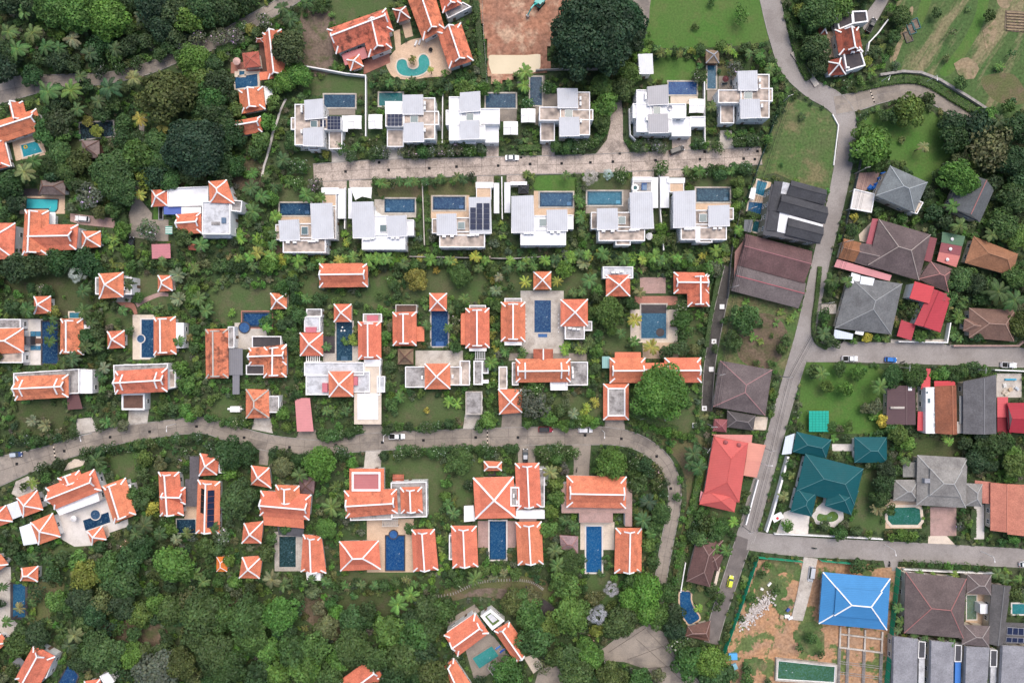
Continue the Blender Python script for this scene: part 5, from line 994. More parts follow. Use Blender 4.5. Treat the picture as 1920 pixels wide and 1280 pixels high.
h = T('orange gabled roof right of the sandy terrace pool', (797,1030), 'the roof right of the sandy terrace'); ir(h, [(771.5,992),(815,991),(822,1068),(775,1071)], 'y', dirt=.02)
h = T('turned orange pyramid roof at the edge of the lower woods', (470,1062), 'the pyramid roof at the woods'); xr(h, [(454,1043.7),(492.6,1040.5),(487,1084),(448,1083)],3.2,2.6, dirt=.15)
h = T('bit of a bright orange roof behind a bush at the edge of the woods', (414,1057), None, 'pavilion'); xr(h, (406,1043,426,1071),2.8,1.2,(.72,.2,.05),.1, w=.15, open_=1)
h = T('narrow orange roof right of a dark green pool, above the lower woods', (588,1038), 'the roof right of the dark green pool'); ir(h, [(568,1001),(603,1005),(612,1074),(564,1071)], 'y', dirt=.1); fl(h, [(574,1072),(600,1073),(602,1087),(576,1086)],2.8, 'white_roof', .2)
pool('dark green still pool left of a narrow orange roof', (524,1005,555,1062),(.02,.05,.055), cop='pale_concrete')
h = T('very large square orange pyramid roof with a narrow roof court', (930,933), 'the very large pyramid roof'); xr(h, [(887,895),(963,893),(967.5,970.4),(891,972.5)],4.6,3.8, dirt=.02, w=.55); ir(h, [(965.4,868),(1011,867),(1015,950),(969,955)], 'y', 4.9,3.0, dirt=.02); fl(h, (957,912,974,948),5.0, 'grey_roof_concrete', .5, win=False, pw=.4); fl(h, (1008,878,1021,950),4.2, 'grey_roof_concrete', .4); fl(h, (968,956,1021,971.5),4.4, 'white_roof', .15); slab(h, [(870,948),(888,947),(891,976),(870,978)],2.9,.1, 'canvas', 'canopy'); slab(h, (1018,876,1030,910),2.8,.08, 'sheet_metal', 'carport_roof', (.6,.6,.58,.3))
acs([(963,928),(969,940)],5.15, 'white air conditioner in the roof court of the very large pyramid roof', 1.57)
h = T('small hipped orange roof with a short ridge on a lawn', (924,873), None, 'pavilion'); xr(h, [(907,864),(941,865),(941,882),(907.6,882.4)],3,1.5, dirt=.1, open_=1); boxp(h, (915,880,933,891),0,.6, 'dark_deck', 'terrace')
h = T('orange gabled roof left of the mauve-paved pool', (870,1024), 'the roof left of the mauve terrace'); ir(h, [(845.5,985),(893.5,985),(896.7,1062),(848.6,1064.5)], 'y', dirt=.02); fl(h, (842,1002,850,1048),2.7, 'grey_roof_concrete', .4)
h = T('orange gabled roof right of the mauve-paved pool', (993,1018), 'the roof right of the mauve terrace'); ir(h, [(966.5,978),(1015.5,976.7),(1019,1057),(971,1059)], 'y', dirt=.02); slab(h, (974,972,1006,978),2.6,.1, 'pink_paving', 'link_roof', posts=False)
pool('blue pool on a mauve terrace between two gabled orange roofs', (918,976,949,1048),(.012,.075,.21), cop='white_deck', inner=.3)
h = T('wide orange house on a mauve flat base inside the road bend', (1118,922), 'the house inside the road bend'); fl(h, (1053,906,1185,961),3.2, 'pink_paving', .12, pm='pink_paving'); fl(h, (1086,961,1149,979),3.1, 'pink_paving', .12, pm='pink_paving', win=False); fl(h, (1172,942,1185,986),3.15, 'pink_paving', .1, pm='pink_paving', win=False); ir(h, [(1062.4,891),(1174.6,893),(1173.6,952.7),(1062,950.6)], 'x', 4.8,3.4, dirt=.05)
pool('long royal blue pool below the house inside the road bend', (1099,986,1128,1072),(.01,.10,.30), cop='white_deck', cw=.5)
h = T('orange gabled roof right of the long royal blue pool', (1178,1030), 'the roof right of the royal blue pool'); ir(h, [(1154,989),(1204,989),(1202.7,1074),(1151.7,1074)], 'y', dirt=.15)
h = T('mauve tent-like gazebo with thin red ribs left of the royal blue pool', (1067,1020), None, 'gazebo'); xr(h, [(1049,1003),(1084,1005),(1084,1039),(1052,1028)],2.8,1.4,(.36,.26,.255),.2, w=.1, open_=2, m='thatch', capm='red_paving')
# bottom edge groups
h = T('corner of an orange roof at the left edge beside a white terrace', (0,1057)); xr(h, [(-42,1040),(0,1037),(16,1057),(-25,1085)],3.2,2.6)
h = T('small orange pyramid roof among palms above the lower left pool', (56,1075), 'the small roof above the lower left pool', 'pavilion'); xr(h, [(40,1064),(72,1060),(71,1090),(38,1088)],2.9,2.0, dirt=.1)
pool('blue pool with a curved dark basin on a white terrace at the lower left', (25,1094,48,1156),(.02,.10,.22), cop='dark_deck', cw=.8)
h = T('slanted orange roof with a white parapet in the lower left corner', (66,1248), 'the slanted roof in the lower left corner'); ir(h, [(63,1208),(104,1230),(70,1292),(28,1272)], 'y', 4.4,3.0, dirt=.1); fl(h, [(86,1238),(104,1230),(88,1270),(74,1264)],3.4, 'tan_deck', .4); slab(h, [(22,1242),(36,1230),(46,1240),(34,1262)],2.8,.1, 'sheet_metal', 'lean_to_roof', (.16,.16,.17,.2))
h = T('tip of an orange roof on the left edge above the lower left corner', (-5,1207)); xr(h, [(-35,1190),(2,1187),(14,1203),(-10,1225)],3,2.2)
pool('slanted deep blue pool cut by the bottom edge at the lower left', [(131,1241),(147,1266),(138,1290),(105,1290)],(.015,.06,.2), cop='dark_deck')
h = T('bit of an orange and white house on the bottom edge, lower left', (180,1280)); xr(h, [(158,1276),(188,1272),(192,1300),(160,1300)],3.2,2.2); fl(h, [(188,1266),(205,1258),(216,1276),(200,1288)],3.0, 'white_roof', .4)
h = T('slanted orange roof coming out of the woods on the bottom edge', (680,1270), 'the slanted roof on the bottom edge'); ir(h, [(634,1277),(696,1232),(720,1271),(660,1316)], 'x', 3.6,2.8, dirt=.05)
h = T('turned orange main roof of the small courtyard house at the bottom', (872,1190), 'the courtyard house at the bottom'); ir(h, [(832,1190),(891,1149),(917,1186),(858,1230)], 'x', 4.4,3.0, dirt=.08); fl(h, [(838,1183),(884,1152),(889,1160),(843,1192)],3.8, 'dark_deck', .4)
h = T('turned orange right wing of the small courtyard house at the bottom', (960,1203)); ir(h, [(926,1181.6),(955,1165),(993,1219),(968,1243)], 'y', 4.0,2.8, dirt=.08)
h = T('turned orange lower wing of the small courtyard house, cut by the bottom edge', (855,1268)); ir(h, [(830,1251),(851,1233),(890,1292),(848,1318)], 'y', 4.0,2.8, dirt=.08)
pool('turned turquoise pool in the small courtyard at the bottom', [(886,1233),(922,1210),(935,1228),(899,1252)],(.05,.30,.31), cop='grey_concrete')
lounger((934,1212),.6,(.08,.2,.5), 'blue and white sun lounger at the turned turquoise pool, upper one'); lounger((942,1218),.6,(.04,.1,.4), 'blue sun lounger at the turned turquoise pool, lower one')
pb = house('planter_box', 'white framed roof garden with a clipped hedge square', (923,1160), None, 'planter'); fl(pb, [(901,1153),(920,1140),(946,1162),(923,1180)],3.0, 'marbled_roof', .5, pw=.9); pb2 = quad([(901,1153),(920,1140),(946,1162),(923,1180)],3.0)
boxp(pb, [(909,1154),(921,1146),(939,1162),(924,1172)],2.9,3.25, 'lawn_bright', 'planting'); boxp(pb, [(913,1155),(921,1150),(933,1161),(924,1167)],3.0,3.35, 'marbled_roof', 'skylight')
fl(house('pool_house', 'grey flat-roofed pool house below the turned turquoise pool', (927,1258)),[(914,1252),(930,1240),(948,1264),(932,1276)],2.8, 'grey_roof_concrete', .15, wm='pale_concrete', pm='pale_concrete')
# ------------------------------------------------------------------ the mixed houses on the right
SLATE = (.095,.098,.108); BROWN = (.20,.155,.15); MAROON = (.22,.085,.085); RED = (.55,.075,.085); GREY = (.22,.23,.235); TEALR = (.010,.088,.10); SALMON = (.62,.24,.19)
h = house('maroon_villa', 'dark red roofed villa with black flat terraces, top right', (1592,80), 'the dark red villa at the top right'); ir(h, [(1565,56),(1610,51),(1618,98),(1573,104)], 'y', 4.6,3.0,(.36,.10,.065),.5); fl(h, [(1566,29),(1597,22),(1599,46),(1572,57)],3.6, 'dark_deck', .4, pw=.4); fl(h, [(1597,22),(1624,21),(1627,42),(1599,46)],3.5, 'dark_deck', .4, pw=.4); fl(h, [(1580,98),(1612,92),(1622,124),(1586,135)],4.2, 'dark_deck', .4, pw=.4); xr(h, [(1548,115),(1577,108),(1586,140),(1554,142)],3.8,2.6,(.28,.08,.055),.5); acs([(1597,100),(1607,97),(1587,129)],4.4, 'white air conditioner on the black terrace of the dark red villa')
h = house('pavilion', 'small rust-red pavilion roof by the patio of the dark red villa', (1541,53), None, 'pavilion'); xr(h, [(1533,42),(1546,38),(1551,64),(1536,68)],3,1.8, RUST, .3)
pool('tiny dark pool beside the dark red villa', (1545,82,1550,97),(.03,.07,.12))
h = house('townhouse', 'dark slate-roofed townhouse block with white strips and olive walls', (1490,405), 'the slate-roofed townhouses', 'townhouse')
q = [(1446,345),(1548,362),(1538,458),(1430,440)]; c = quad(q, 6.6); MB().prism(inset(c, .4),0,6.6).build('wall', 'olive_wall', h); openings(h, inset(c, .4),0,6.6); blockw(c); MB().prism(c, 6.55,6.72, True).build('roof_slab', 'dark_roof', h)
gr(h, [(1484,338),(1550,356),(1545,384),(1474,366)], 'x', 7.4,1.1, SLATE, .1, wall=False, capcol=(.06,.06,.065), wm='olive_wall', pos=.4); gr(h, [(1466,364),(1552,388),(1547,420),(1457,396)], 'x', 7.5,1.2, SLATE, .1, wall=False, capcol=(.06,.06,.065), wm='olive_wall', pos=.45); gr(h, [(1478,408),(1545,426),(1537,456),(1472,440)], 'x', 7.3,1.1, SLATE, .1, wall=False, capcol=(.06,.06,.065), wm='olive_wall')
for q in ([(1452,339),(1468,341),(1457,396),(1440,395)],[(1443,395),(1462,398),(1456,434),(1436,431)]): slab(h, q, 7.0,.2, 'old_tile', 'lean_to_roof', SLATE + (.1,), posts=False)
boxp(h, [(1462,398),(1480,402),(1474,438),(1457,434)],6.6,6.95, 'white_roof', 'light_roof'); boxp(h, [(1468,341),(1485,345),(1478,365),(1464,363)],6.6,6.95, 'marbled_roof', 'light_roof'); boxp(h, [(1480,403),(1543,421),(1542,427),(1479,409)],6.6,7.2, 'white_roof', 'gutter_strip')
pool('light blue townhouse pool, uppermost of three', [(1420,338),(1438,343),(1431,368),(1415,363)],(.02,.19,.33)); pool('blue townhouse pool, middle one of three', [(1404,379),(1431,381),(1425,404),(1401,397)],(.02,.12,.30)); pool('dark teal townhouse pool, lowest of three', [(1413,414),(1430,417),(1423,437),(1409,433)],(.015,.10,.13))
cp = house('canopy', 'white canopy beside the uppermost townhouse pool', (1411,363), None, 'canopy'); slab(cp, [(1409,352),(1418,353),(1415,375),(1404,371)],2.6,.08, 'canvas', 'cover')
sh = house('shed', 'dark grey shed roofs beside the lowest townhouse pool', (1400,424), None, 'shed'); slab(sh, [(1396,412),(1412,412),(1408,436),(1394,433)],2.6,.12, 'painted_metal', 'roof', (.16,.17,.18,.2))
h = house('brown_house', 'sprawling weathered maroon-brown double gable roof by the road', (1445,505), 'the weathered double gable roof'); gr(h, [(1398,438),(1523,471),(1508,531),(1383,497)], 'x', 3.6,1.9,(.20,.12,.12),.5, pos=.42, capcol=(.35,.16,.17)); gr(h, [(1383,497),(1511,531),(1497,578),(1371,545)], 'x', 3.3,1.3,(.215,.185,.185),.5, pos=.42, capcol=(.42,.12,.14)); slab(h, [(1378,472),(1396,448),(1384,495),(1376,520)],2.8,.12, 'painted_metal', 'lean_to_roof', (.3,.16,.14,.4))
h = house('grey_house', 'square grey hipped roof on cream walls beside a curved lawn', (1690,355), 'the square grey hipped house'); hr(h, [(1669,310.5),(1739.4,341.8),(1715,399),(1642,366.8)], 'x', 6.4,2.4,(.24,.27,.28),.3, e=.43, ins=1.0, capm='any', capcol=(.36,.39,.4)); fl(h, [(1711,372),(1730,380),(1718,402),(1706,398)],3.2, 'cream_deck', .5)
pv = house('pavilion', 'white flat-roofed carport pavilion left of the square grey hipped house', (1617,377), 'the white flat pavilion', 'carport'); c = quad([(1601,354),(1640,363.7),(1633.7,399),(1594,391.8)],3.4); slab(pv, [(1601,354),(1640,363.7),(1633.7,399),(1594,391.8)],3.4,.3, 'white_deck', 'roof', pm='trim_white'); MB().ring(inset(c, -.03), inset(c, .3),3.38,3.65).build('parapet', 'trim_white', pv)
for k, (x, y, a) in enumerate(((1655,326,.5),(1649,335,.5),(1643,346,.5),(1637,352,.3),(1630,352,.9))):
    _w = W((x, y)); t_ = thing('tarp', ('uppermost', 'second', 'third', 'fourth', 'lowest')[k] + ' of the blue tarps piled beside the square grey hipped house', 'tarp', (_w.x, _w.y, 0), None, a); mb = MB(); pts = [(-.8,-.5),(.8,-.6),(.9,.5),(-.7,.6)]; mb.prism([Vector(p) for p in pts],0,.5); mb.prism([Vector((p[0] * .7, p[1] * .6)) for p in pts],.5,.85); put('sheet', mb.mesh('sheet', 'any'), t_, color=(.03,.15,.5))
h = house('dark_house', 'dark grey gabled roof with brown gable under big trees, far right', (1825,370), 'the dark gabled house'); gr(h, [(1808,322),(1864,356),(1837,417),(1776,389)], 'y', 4.4,2.6,(.15,.165,.175),.3, capcol=(.35,.15,.14), pos=.56)
h = house('brown_house', 'large dark brown hipped roof with an orange-brown front wing', (1680,470), 'the large dark brown hipped house'); hr(h, [(1648,411),(1745,440),(1723,526),(1627,497)], 'x', 3.8,3.2,(.185,.145,.145),.6, e=.38, capm='any', capcol=(.36,.31,.28)); gr(h, [(1612,455),(1660,462),(1650,506),(1602,492)], 'x', 3.3,1.6,(.18,.14,.14),.6, capcol=(.3,.25,.23)); gr(h, [(1582,447),(1615,455),(1605,492),(1572,484)], 'x', 3.25,1.55,(.40,.19,.10),.4, capcol=(.4,.2,.12)); slab(h, [(1570,485.7),(1672,516),(1668,527),(1564,500)],2.7,.12, 'painted_metal', 'awning', (.58,.26,.27,.3)); slab(h, [(1636,409.5),(1647,410.6),(1636,458.5),(1624,456.5)],3.0,.12, 'painted_metal', 'side_roof', (.36,.10,.12,.2)); slab(h, [(1744,444),(1757,447),(1746,492),(1733,488)],3.0,.12, 'painted_metal', 'side_roof', (.22,.07,.08,.3))
h = house('shed_row', 'row of green, maroon and pink metal roofs with three little ventilators', (1783,468), 'the green, maroon and pink shed roofs', 'shed')
for k, (q, cl) in enumerate((([(1767,434.6),(1810,443),(1804.7,461.7),(1765,454.4)],(.10,.18,.11)),([(1765,454.4),(1804,461.7),(1800.5,479.4),(1761,472)],(.25,.08,.09)),([(1761,472),(1800.5,479.4),(1793,501),(1756.7,489)],(.52,.18,.16)))):
    slab(h, q, 3.2 - .08 * k, .12, 'painted_metal', 'roof', cl + (.3,)); p = W(((q[0][0] + q[2][0]) / 2,(q[0][1] + q[2][1]) / 2),3.6); MB().tube([(p.x, p.y, 3.1),(p.x, p.y, 3.5),(p.x, p.y, 3.52),(p.x, p.y, 3.85)],[.25,.25,.55,.1],10).build('ventilator', 'trim_white', h)
h = house('brown_house', 'stained brown hipped roof with pink ridges behind red metal roofs', (1757,518), None); hr(h, [(1745,490),(1789,504.6),(1778.6,548.4),(1722,523)], 'x', 3.4,2.2,(.20,.13,.125),.6, capm='any', capcol=(.45,.22,.2), e=.42)
h = house('tan_house', 'tan-orange hipped roof at the right edge below the dark gabled house', (1860,480), 'the tan hipped house'); hr(h, [(1825.5,443),(1909,476),(1898,517),(1809,493)], 'x', 3.6,2.6,(.42,.21,.12),.2, capm='any', capcol=(.33,.17,.1))
h = house('grey_house', 'large grey tiled hipped roof on the road corner with white sheets', (1630,575), 'the large grey corner house'); hr(h, [(1592,517),(1692,532),(1671,627),(1565,615)], 'y', 3.4,3.0, GREY, .4, e=.42, capm='any', capcol=(.3,.31,.31))
for q, z, cl in (([(1597,511),(1614,516),(1610,535),(1593,529)],4.0,(.78,.80,.80)),([(1615,517),(1640,522),(1635,542),(1612,535)],4.3,(.74,.78,.80)),([(1565,617),(1600,626),(1598,636),(1563,634)],2.8,(.60,.66,.74)),([(1607.6,609),(1623.6,613),(1618,628.7),(1603,625.5)],3.0,(.80,.81,.80))): slab(h, q, z, .1, 'sheet_metal', 'sheet_roof', cl + (.2,))
h = house('red_house', 'bright red metal roofs in steps beside the large grey corner house', (1740,585), 'the bright red metal roofs'); slab(h, [(1714,527.5),(1750.4,538),(1742,569),(1705.6,559)],5.2,.2, 'painted_metal', 'roof', RED + (.1,), posts=False, tilt=.4); MB().prism(inset(quad([(1714,527.5),(1750.4,538),(1742,569),(1705.6,559)],5),.5),0,5.0).build('wall', 'white_paint', h); gr(h, [(1746,540),(1782,560),(1763,623),(1714,608)], 'y', 4.4,1.0,(.42,.055,.07),.1, m='painted_metal', wm='white_paint', capcol=(.3,.04,.05), pos=.3); slab(h, [(1690,599.5),(1717,609),(1708.7,638),(1681.6,629.7)],3.0,.14, 'painted_metal', 'carport_roof', (.40,.06,.075,.1)); slab(h, [(1749,541),(1776,551),(1772,565),(1744,556)],4.9,.14, 'painted_metal', 'roof', (.33,.06,.07,.3), posts=False)
h = house('brown_house', 'brown hipped roof at the right edge above the side road', (1860,608), 'the brown hipped house above the side road'); hr(h, [(1817,577),(1903,581),(1901,640),(1817,633)], 'x', 3.6,2.6,(.26,.16,.125),.3, capm='any', capcol=(.36,.24,.19)); hr(h, [(1808,598),(1840,592),(1850,632),(1806,620)], 'x', 3.3,1.8,(.27,.165,.13),.3, capm='any', capcol=(.36,.24,.19))
# the block below the side road
gh = house('garden_shelter', 'square turquoise-green panelled shelter on the vivid lawn', (1535,790), 'the turquoise shelter', 'shelter'); slab(gh, (1517,770,1554,809),2.6,.1, 'painted_metal', 'roof', (.02,.36,.27,.05))
for k in range(1,6): boxp(gh, (1517 + 6.2 * k, 770,1517.5 + 6.2 * k, 809),2.6,2.66, 'any', 'rib', (.015,.24,.19))
for k in range(1,8): boxp(gh, (1517,770 + 4.9 * k, 1554,770.5 + 4.9 * k),2.6,2.65, 'any', 'rib', (.015,.24,.19))
h = house('maroon_house', 'flat dark maroon metal roof beside the vivid lawn', (1690,760), 'the dark maroon metal roof'); gr(h, [(1664,723),(1716,722),(1717,796),(1662,795)], 'y', 3.6,.7,(.105,.065,.07),.1, m='painted_metal', capcol=(.16,.11,.11), pos=.64); boxp(h, (1670,762,1696,766),3.6,4.25, 'pale_concrete', 'ridge_light'); boxp(h, (1703,724,1710,732),3.6,4.3, 'white_roof', 'skylight')
pool('narrow teal pool between the dark maroon roof and a white wall', (1720,738,1732,767),(.02,.16,.20))
h = house('white_house', 'white house with orange-brown roof and red porch roofs', (1765,765), 'the white house with the orange-brown roof'); fl(h, (1735,726,1757,812),4.2, 'white_roof', .25); gr(h, [(1753,724),(1793,722),(1795,814),(1754,812)], 'y', 4.6,1.6,(.37,.145,.085),.5, m='old_tile', capcol=(.4,.17,.1), pos=.66); slab(h, (1752,714,1791,727),3.4,.14, 'painted_metal', 'porch_roof', RED + (.1,)); slab(h, [(1721,771),(1744,772),(1749,790),(1745,808),(1720,807)],3.0,.14, 'painted_metal', 'porch_roof', (.56,.09,.10,.1)); slab(h, [(1737,690),(1745,691),(1744,731),(1727,729),(1729,714),(1736,712)],2.8,.14, 'painted_metal', 'porch_roof', (.56,.09,.10,.1))
for q in ((1736,733,1741,738),(1739,746,1745,756),(1751,773,1754.5,781),(1751,792,1754.5,800)): skylight(h, q, 4.2)
h = house('grey_shed', 'long weathered grey corrugated roof near the right edge', (1838,757), 'the grey corrugated roof', 'shed'); gr(h, [(1806,715),(1868,702),(1868,813),(1806,813)], 'y', 4.2,1.3,(.17,.17,.18),.3, m='old_tile', capcol=(.22,.22,.23), pos=.55); slab(h, (1799,742,1812,794),3.2,.1, 'sheet_metal', 'gutter_roof', (.28,.29,.3,.3)); slab(h, (1794,790,1806,812),2.8,.1, 'sheet_metal', 'lean_to_roof', (.5,.46,.42,.5))
h = house('red_house', 'crimson roofs cut by the right edge, right of the grey corrugated roof', (1895,780), 'the crimson roofs at the right edge'); slab(h, (1870,744,1890,782),3.2,.14, 'painted_metal', 'porch_roof', (.58,.11,.12,.1)); gr(h, [(1888,755),(1960,755),(1960,815),(1892,810)], 'x', 4.2,1.8,(.35,.035,.05),.2, m='painted_metal', capcol=(.42,.06,.07)); slab(h, (1870,780,1896,814),2.9,.14, 'painted_metal', 'side_roof', (.24,.03,.04,.2))
for k, (x, y, sx, sy, cl) in enumerate(((1893,711,3.6,.5,(.05,.4,.6)),(1882,722,1.0,1.2,(.75,.74,.7)),(1893,730,1.2,1.0,(.6,.45,.3)),(1886,738,1.6,.7,(.7,.62,.5)),(1905,728,.8,1.3,(.6,.65,.7)),(1880,734,1.2,.5,(.7,.6,.5)))):
    _w = W((x, y)); t_ = thing('yard_crate', ('long light blue', 'small white', 'small tan', 'pale flat', 'pale grey', 'cream flat')[k] + ' crate in the yard right of the grey corrugated roof', 'crate', (_w.x, _w.y, .1), None, .2 * k)
    put('crate', MB().box(0,0,0, sx, sy, .5).mesh('crate', 'any'), t_, color=cl); put('lid', MB().box(0,0,.5, sx * .9, sy * .8,.06).mesh('lid', 'any'), t_, color=tuple(x * .8 for x in cl))
h = house('teal_house', 'large teal-green hipped house in several wings', (1555,905), 'the large teal-green house'); hr(h, [(1510,850),(1619,878),(1602,946),(1493,920)], 'x', 4.0,3.2, TEALR, .1, m='painted_metal', capm='any', capcol=(.10,.22,.23), w=.14, wm='white_paint', ins=1.0); hr(h, [(1555,905),(1610,920),(1596,965),(1547,948)], 'y', 3.6,2.4, TEALR, .1, m='painted_metal', capm='any', capcol=(.10,.22,.23), w=.14, wm='white_paint'); hr(h, [(1493.4,912),(1532.5,922),(1522,968),(1482,959)], 'y', 3.6,2.0, TEALR, .1, m='painted_metal', capm='any', capcol=(.10,.22,.23), w=.14, wm='white_paint')
h = house('teal_house', 'teal-green hipped wing at the road, above the large teal-green house', (1523,833), None); hr(h, [(1493.7,808.8),(1558.6,824),(1549,859),(1486,847)], 'x', 3.4,2.3, TEALR, .1, m='painted_metal', capm='any', capcol=(.10,.22,.23), w=.14, wm='white_paint'); slab(h, [(1473,818),(1490,812),(1484,850),(1466,852)],2.9,.12, 'sheet_metal', 'carport_roof', (.60,.66,.72,.2))
h = house('teal_house', 'small square teal-green hipped annex with white path', (1632,843), 'the small square teal annex'); hr(h, (1602,819,1663,867), 'x', 3.2,2.2, TEALR, .1, m='painted_metal', capm='any', capcol=(.10,.22,.23), w=.14, wm='white_paint')
pool('small kidney pool with green water on a white terrace', [(1531,968),(1536,962),(1548,964),(1558,958),(1568,960),(1571,970),(1562,977),(1545,977),(1533,975)],(.13,.22,.04), soft=True, cop='white_deck')
h = house('grey_villa', 'big grey shingle hipped villa with lower wings above a green pool', (1765,902), 'the big grey shingle villa'); hr(h, [(1720,852.6),(1814,858),(1811,951.7),(1718,946.5)], 'x', 4.2,3.6,(.36,.35,.33),.45, e=.40, tier=True, capm='any', capcol=(.42,.42,.4), ins=1.0); hr(h, [(1677,899),(1722,899),(1722,940),(1675,938)], 'x', 3.2,1.9,(.36,.35,.33),.4, capm='any', capcol=(.42,.42,.4)); hr(h, [(1810,905),(1842,907),(1841,949),(1808,948)], 'y', 3.3,1.9,(.36,.35,.33),.4, capm='any', capcol=(.42,.42,.4)); slab(h, (1693,866,1722,894),2.9,.14, 'old_tile', 'side_roof', (.30,.30,.28,.3)); boxp(h, (1734,897,1747,905),4.5,6.2, 'solar_frame', 'roof_light')
pool('green rounded-corner pool left of the mauve drive', [(1664,974),(1664,955),(1670,951),(1715,950),(1724,954),(1726,976),(1720,983),(1672,983)],(.025,.15,.11), soft=False, cop='cream_deck', cw=.9)
h = house('salmon_house', 'salmon tiled roofs cut by the right edge, right of the grey shingle villa', (1890,950), 'the salmon roofs at the right edge'); gr(h, [(1857,904),(1890,907),(1889,996),(1857,994)], 'y', 3.6,1.2,(.50,.20,.14),.1, m='terracotta', capcol=(.5,.22,.16), pos=.8); gr(h, [(1889,907),(1960,910),(1960,1003),(1889,1001)], 'y', 4.4,2.2,(.54,.22,.15),.1, m='terracotta', capcol=(.5,.22,.16)); slab(h, [(1828,900),(1858,903),(1857,944),(1842,943),(1841,908),(1828,908)],3.0,.14, 'terracotta', 'porch_roof', (.48,.2,.15,.2))
# along the road, centre right
h = house('brown_house', 'greyish-brown hipped roof beside the dark lane', (1393,727), 'the greyish-brown hipped house'); hr(h, [(1350,675.6),(1448,693),(1435,779),(1337,762)], 'y', 3.8,2.8,(.20,.165,.165),.45, e=.42, capm='any', capcol=(.36,.2,.2)); hr(h, [(1363.4,769),(1416.6,778.6),(1412.4,806.7),(1363.4,800.5)], 'x', 3.0,1.4,(.13,.12,.12),.4, capm='any', capcol=(.2,.18,.18)); boxp(h, [(1416,780),(1438,784),(1434,806),(1413,805)],0,.25, 'cream_deck', 'terrace')
sp = house('spirit_house', 'little maroon hipped roof beside a utility pole', (1350,797), None, 'pavilion'); hr(sp, [(1339,785),(1364,786),(1362,810),(1336,808)], 'x', 2.8,1.6,(.27,.095,.10),.2, m='painted_metal', capm='any', capcol=(.36,.14,.15), e=.48)
h = house('red_house', 'long coral-red hipped house with a salmon carport beside the road', (1360,885), 'the long coral-red house'); CR = (.55,.12,.108)
hr(h, [(1338,818),(1403,830),(1386,942),(1320,925)], 'y', 3.8,2.8, CR, .12, m='painted_metal', capm='any', capcol=(.5,.10,.09), w=.14, e=.3); hr(h, [(1322,915),(1384,925),(1377,960),(1311,945)], 'y', 3.5,2.0, CR, .12, m='painted_metal', capm='any', capcol=(.5,.10,.09), w=.14); slab(h, [(1403,829),(1436,834),(1427,866),(1399,861)],3.0,.14, 'painted_metal', 'carport_roof', (.66,.29,.22,.15)); slab(h, [(1399,861),(1427,866),(1419,895),(1394,891)],2.95,.14, 'painted_metal', 'carport_roof', (.63,.27,.21,.15)); slab(h, [(1334,814),(1411,815),(1409,831),(1341,818)],2.9,.14, 'painted_metal', 'porch_roof', (.62,.25,.22,.25)); slab(h, [(1314,920),(1323,924),(1322,943),(1311,940)],2.8,.12, 'painted_metal', 'porch_roof', (.62,.28,.3,.2))
for p in ((1361,829),(1386,834)): w_ = W(p, 4.9); MB().tube([(w_.x, w_.y, 4.0),(w_.x, w_.y, 4.9),(w_.x, w_.y, 5.2)],[.6,.7,.2],10).build('roof_vent', 'any', h, (.32,.10,.10))
h = house('brown_house', 'maroon-brown hipped roof between the lane and the yellow car', (1322,1052), 'the maroon-brown house by the yellow car'); hr(h, [(1308,1005),(1356,1012),(1331,1100),(1287,1089)], 'y', 3.6,2.6,(.19,.11,.10),.3, e=.32, capm='any', capcol=(.28,.19,.17)); hr(h, [(1325,1020),(1360,1032),(1347,1070),(1318,1062)], 'x', 3.4,1.8,(.19,.11,.10),.3, capm='any', capcol=(.28,.19,.17))
pool('winding deep blue pool with a sandy rim below the maroon-brown house', [(1275,1110),(1284,1108),(1294,1110),(1295,1125),(1302,1142),(1311,1157),(1302,1165),(1292,1169),(1283,1158),(1276,1146)],(.012,.085,.25), soft=True, cop='tan_deck', cw=.5)
h = house('brown_house', 'fan-shaped rusty brown roof below the winding pool', (1310,1182), None); xr(h, [(1290,1174),(1332,1163),(1330,1202),(1284,1192)],3.0,1.7,(.23,.13,.10),.4, w=.15, m='old_tile', capm='pink_paving', wm='cream_wall')
# building plot
h = house('blue_roof_house', 'big bright blue two-tier hipped roof with white ridges', (1602,1126), 'the bright blue roof'); hr(h, [(1542.7,1071.8),(1669.5,1083.6),(1663,1180.5),(1535,1168.5)], 'x', 4.6,4.2,(.06,.235,.49),.03, m='painted_metal', capm='trim_white', w=.36, e=.36, tier=True, wm='grey_roof_concrete', ins=1.6)
tk = house('settling_tank', 'long concrete tank of green water on the building plot', (1512,1255), 'the green water tank', 'tank'); c = quad([(1456,1234),(1570,1246),(1568,1283),(1454,1276)],1.5); MB().ring(c, inset(c, .55),0,1.5).build('wall', 'pale_concrete', tk); MB().prism(inset(c, .5),0,1.15).build('water', 'pool_water', tk, (.045,.12,.055)); MB().ring(inset(c, .5), inset(c, .72),1.1,1.42).build('inner_rim', 'trim_white', tk); blockw(c)
fb = house('foundation', 'grid of pale concrete ground beams with reinforcing cages below the blue roof', (1612,1230), 'the foundation grid', 'foundation')
def PT(u, v): return (1574 + 80 * u - 4 * v, 1172 + 10 * u + 108 * v)
for u in (0,.2,.58,.98):
    a, b = W(PT(u, .0)), W(PT(u, .36)); MB().bar([V3(a, .5), V3(b, .5)],.5,.5).build('beam', 'pale_concrete', fb)
    for du in (-.025,0,.025):
        for zz in (.35,.75): MB().tube([V3(W(PT(u + du, .36)), zz), V3(W(PT(u + du, 1.0)), zz)],.09,4).build('rebar', 'pole_concrete', fb)
    for k in range(12): mb = MB(); v = .38 + .05 * k; mb.tube([V3(W(PT(u - .03, v)),.35), V3(W(PT(u - .03, v)),.78), V3(W(PT(u + .03, v)),.78), V3(W(PT(u + .03, v)),.35)],.07,4); mb.build('stirrup', 'pole_concrete', fb)
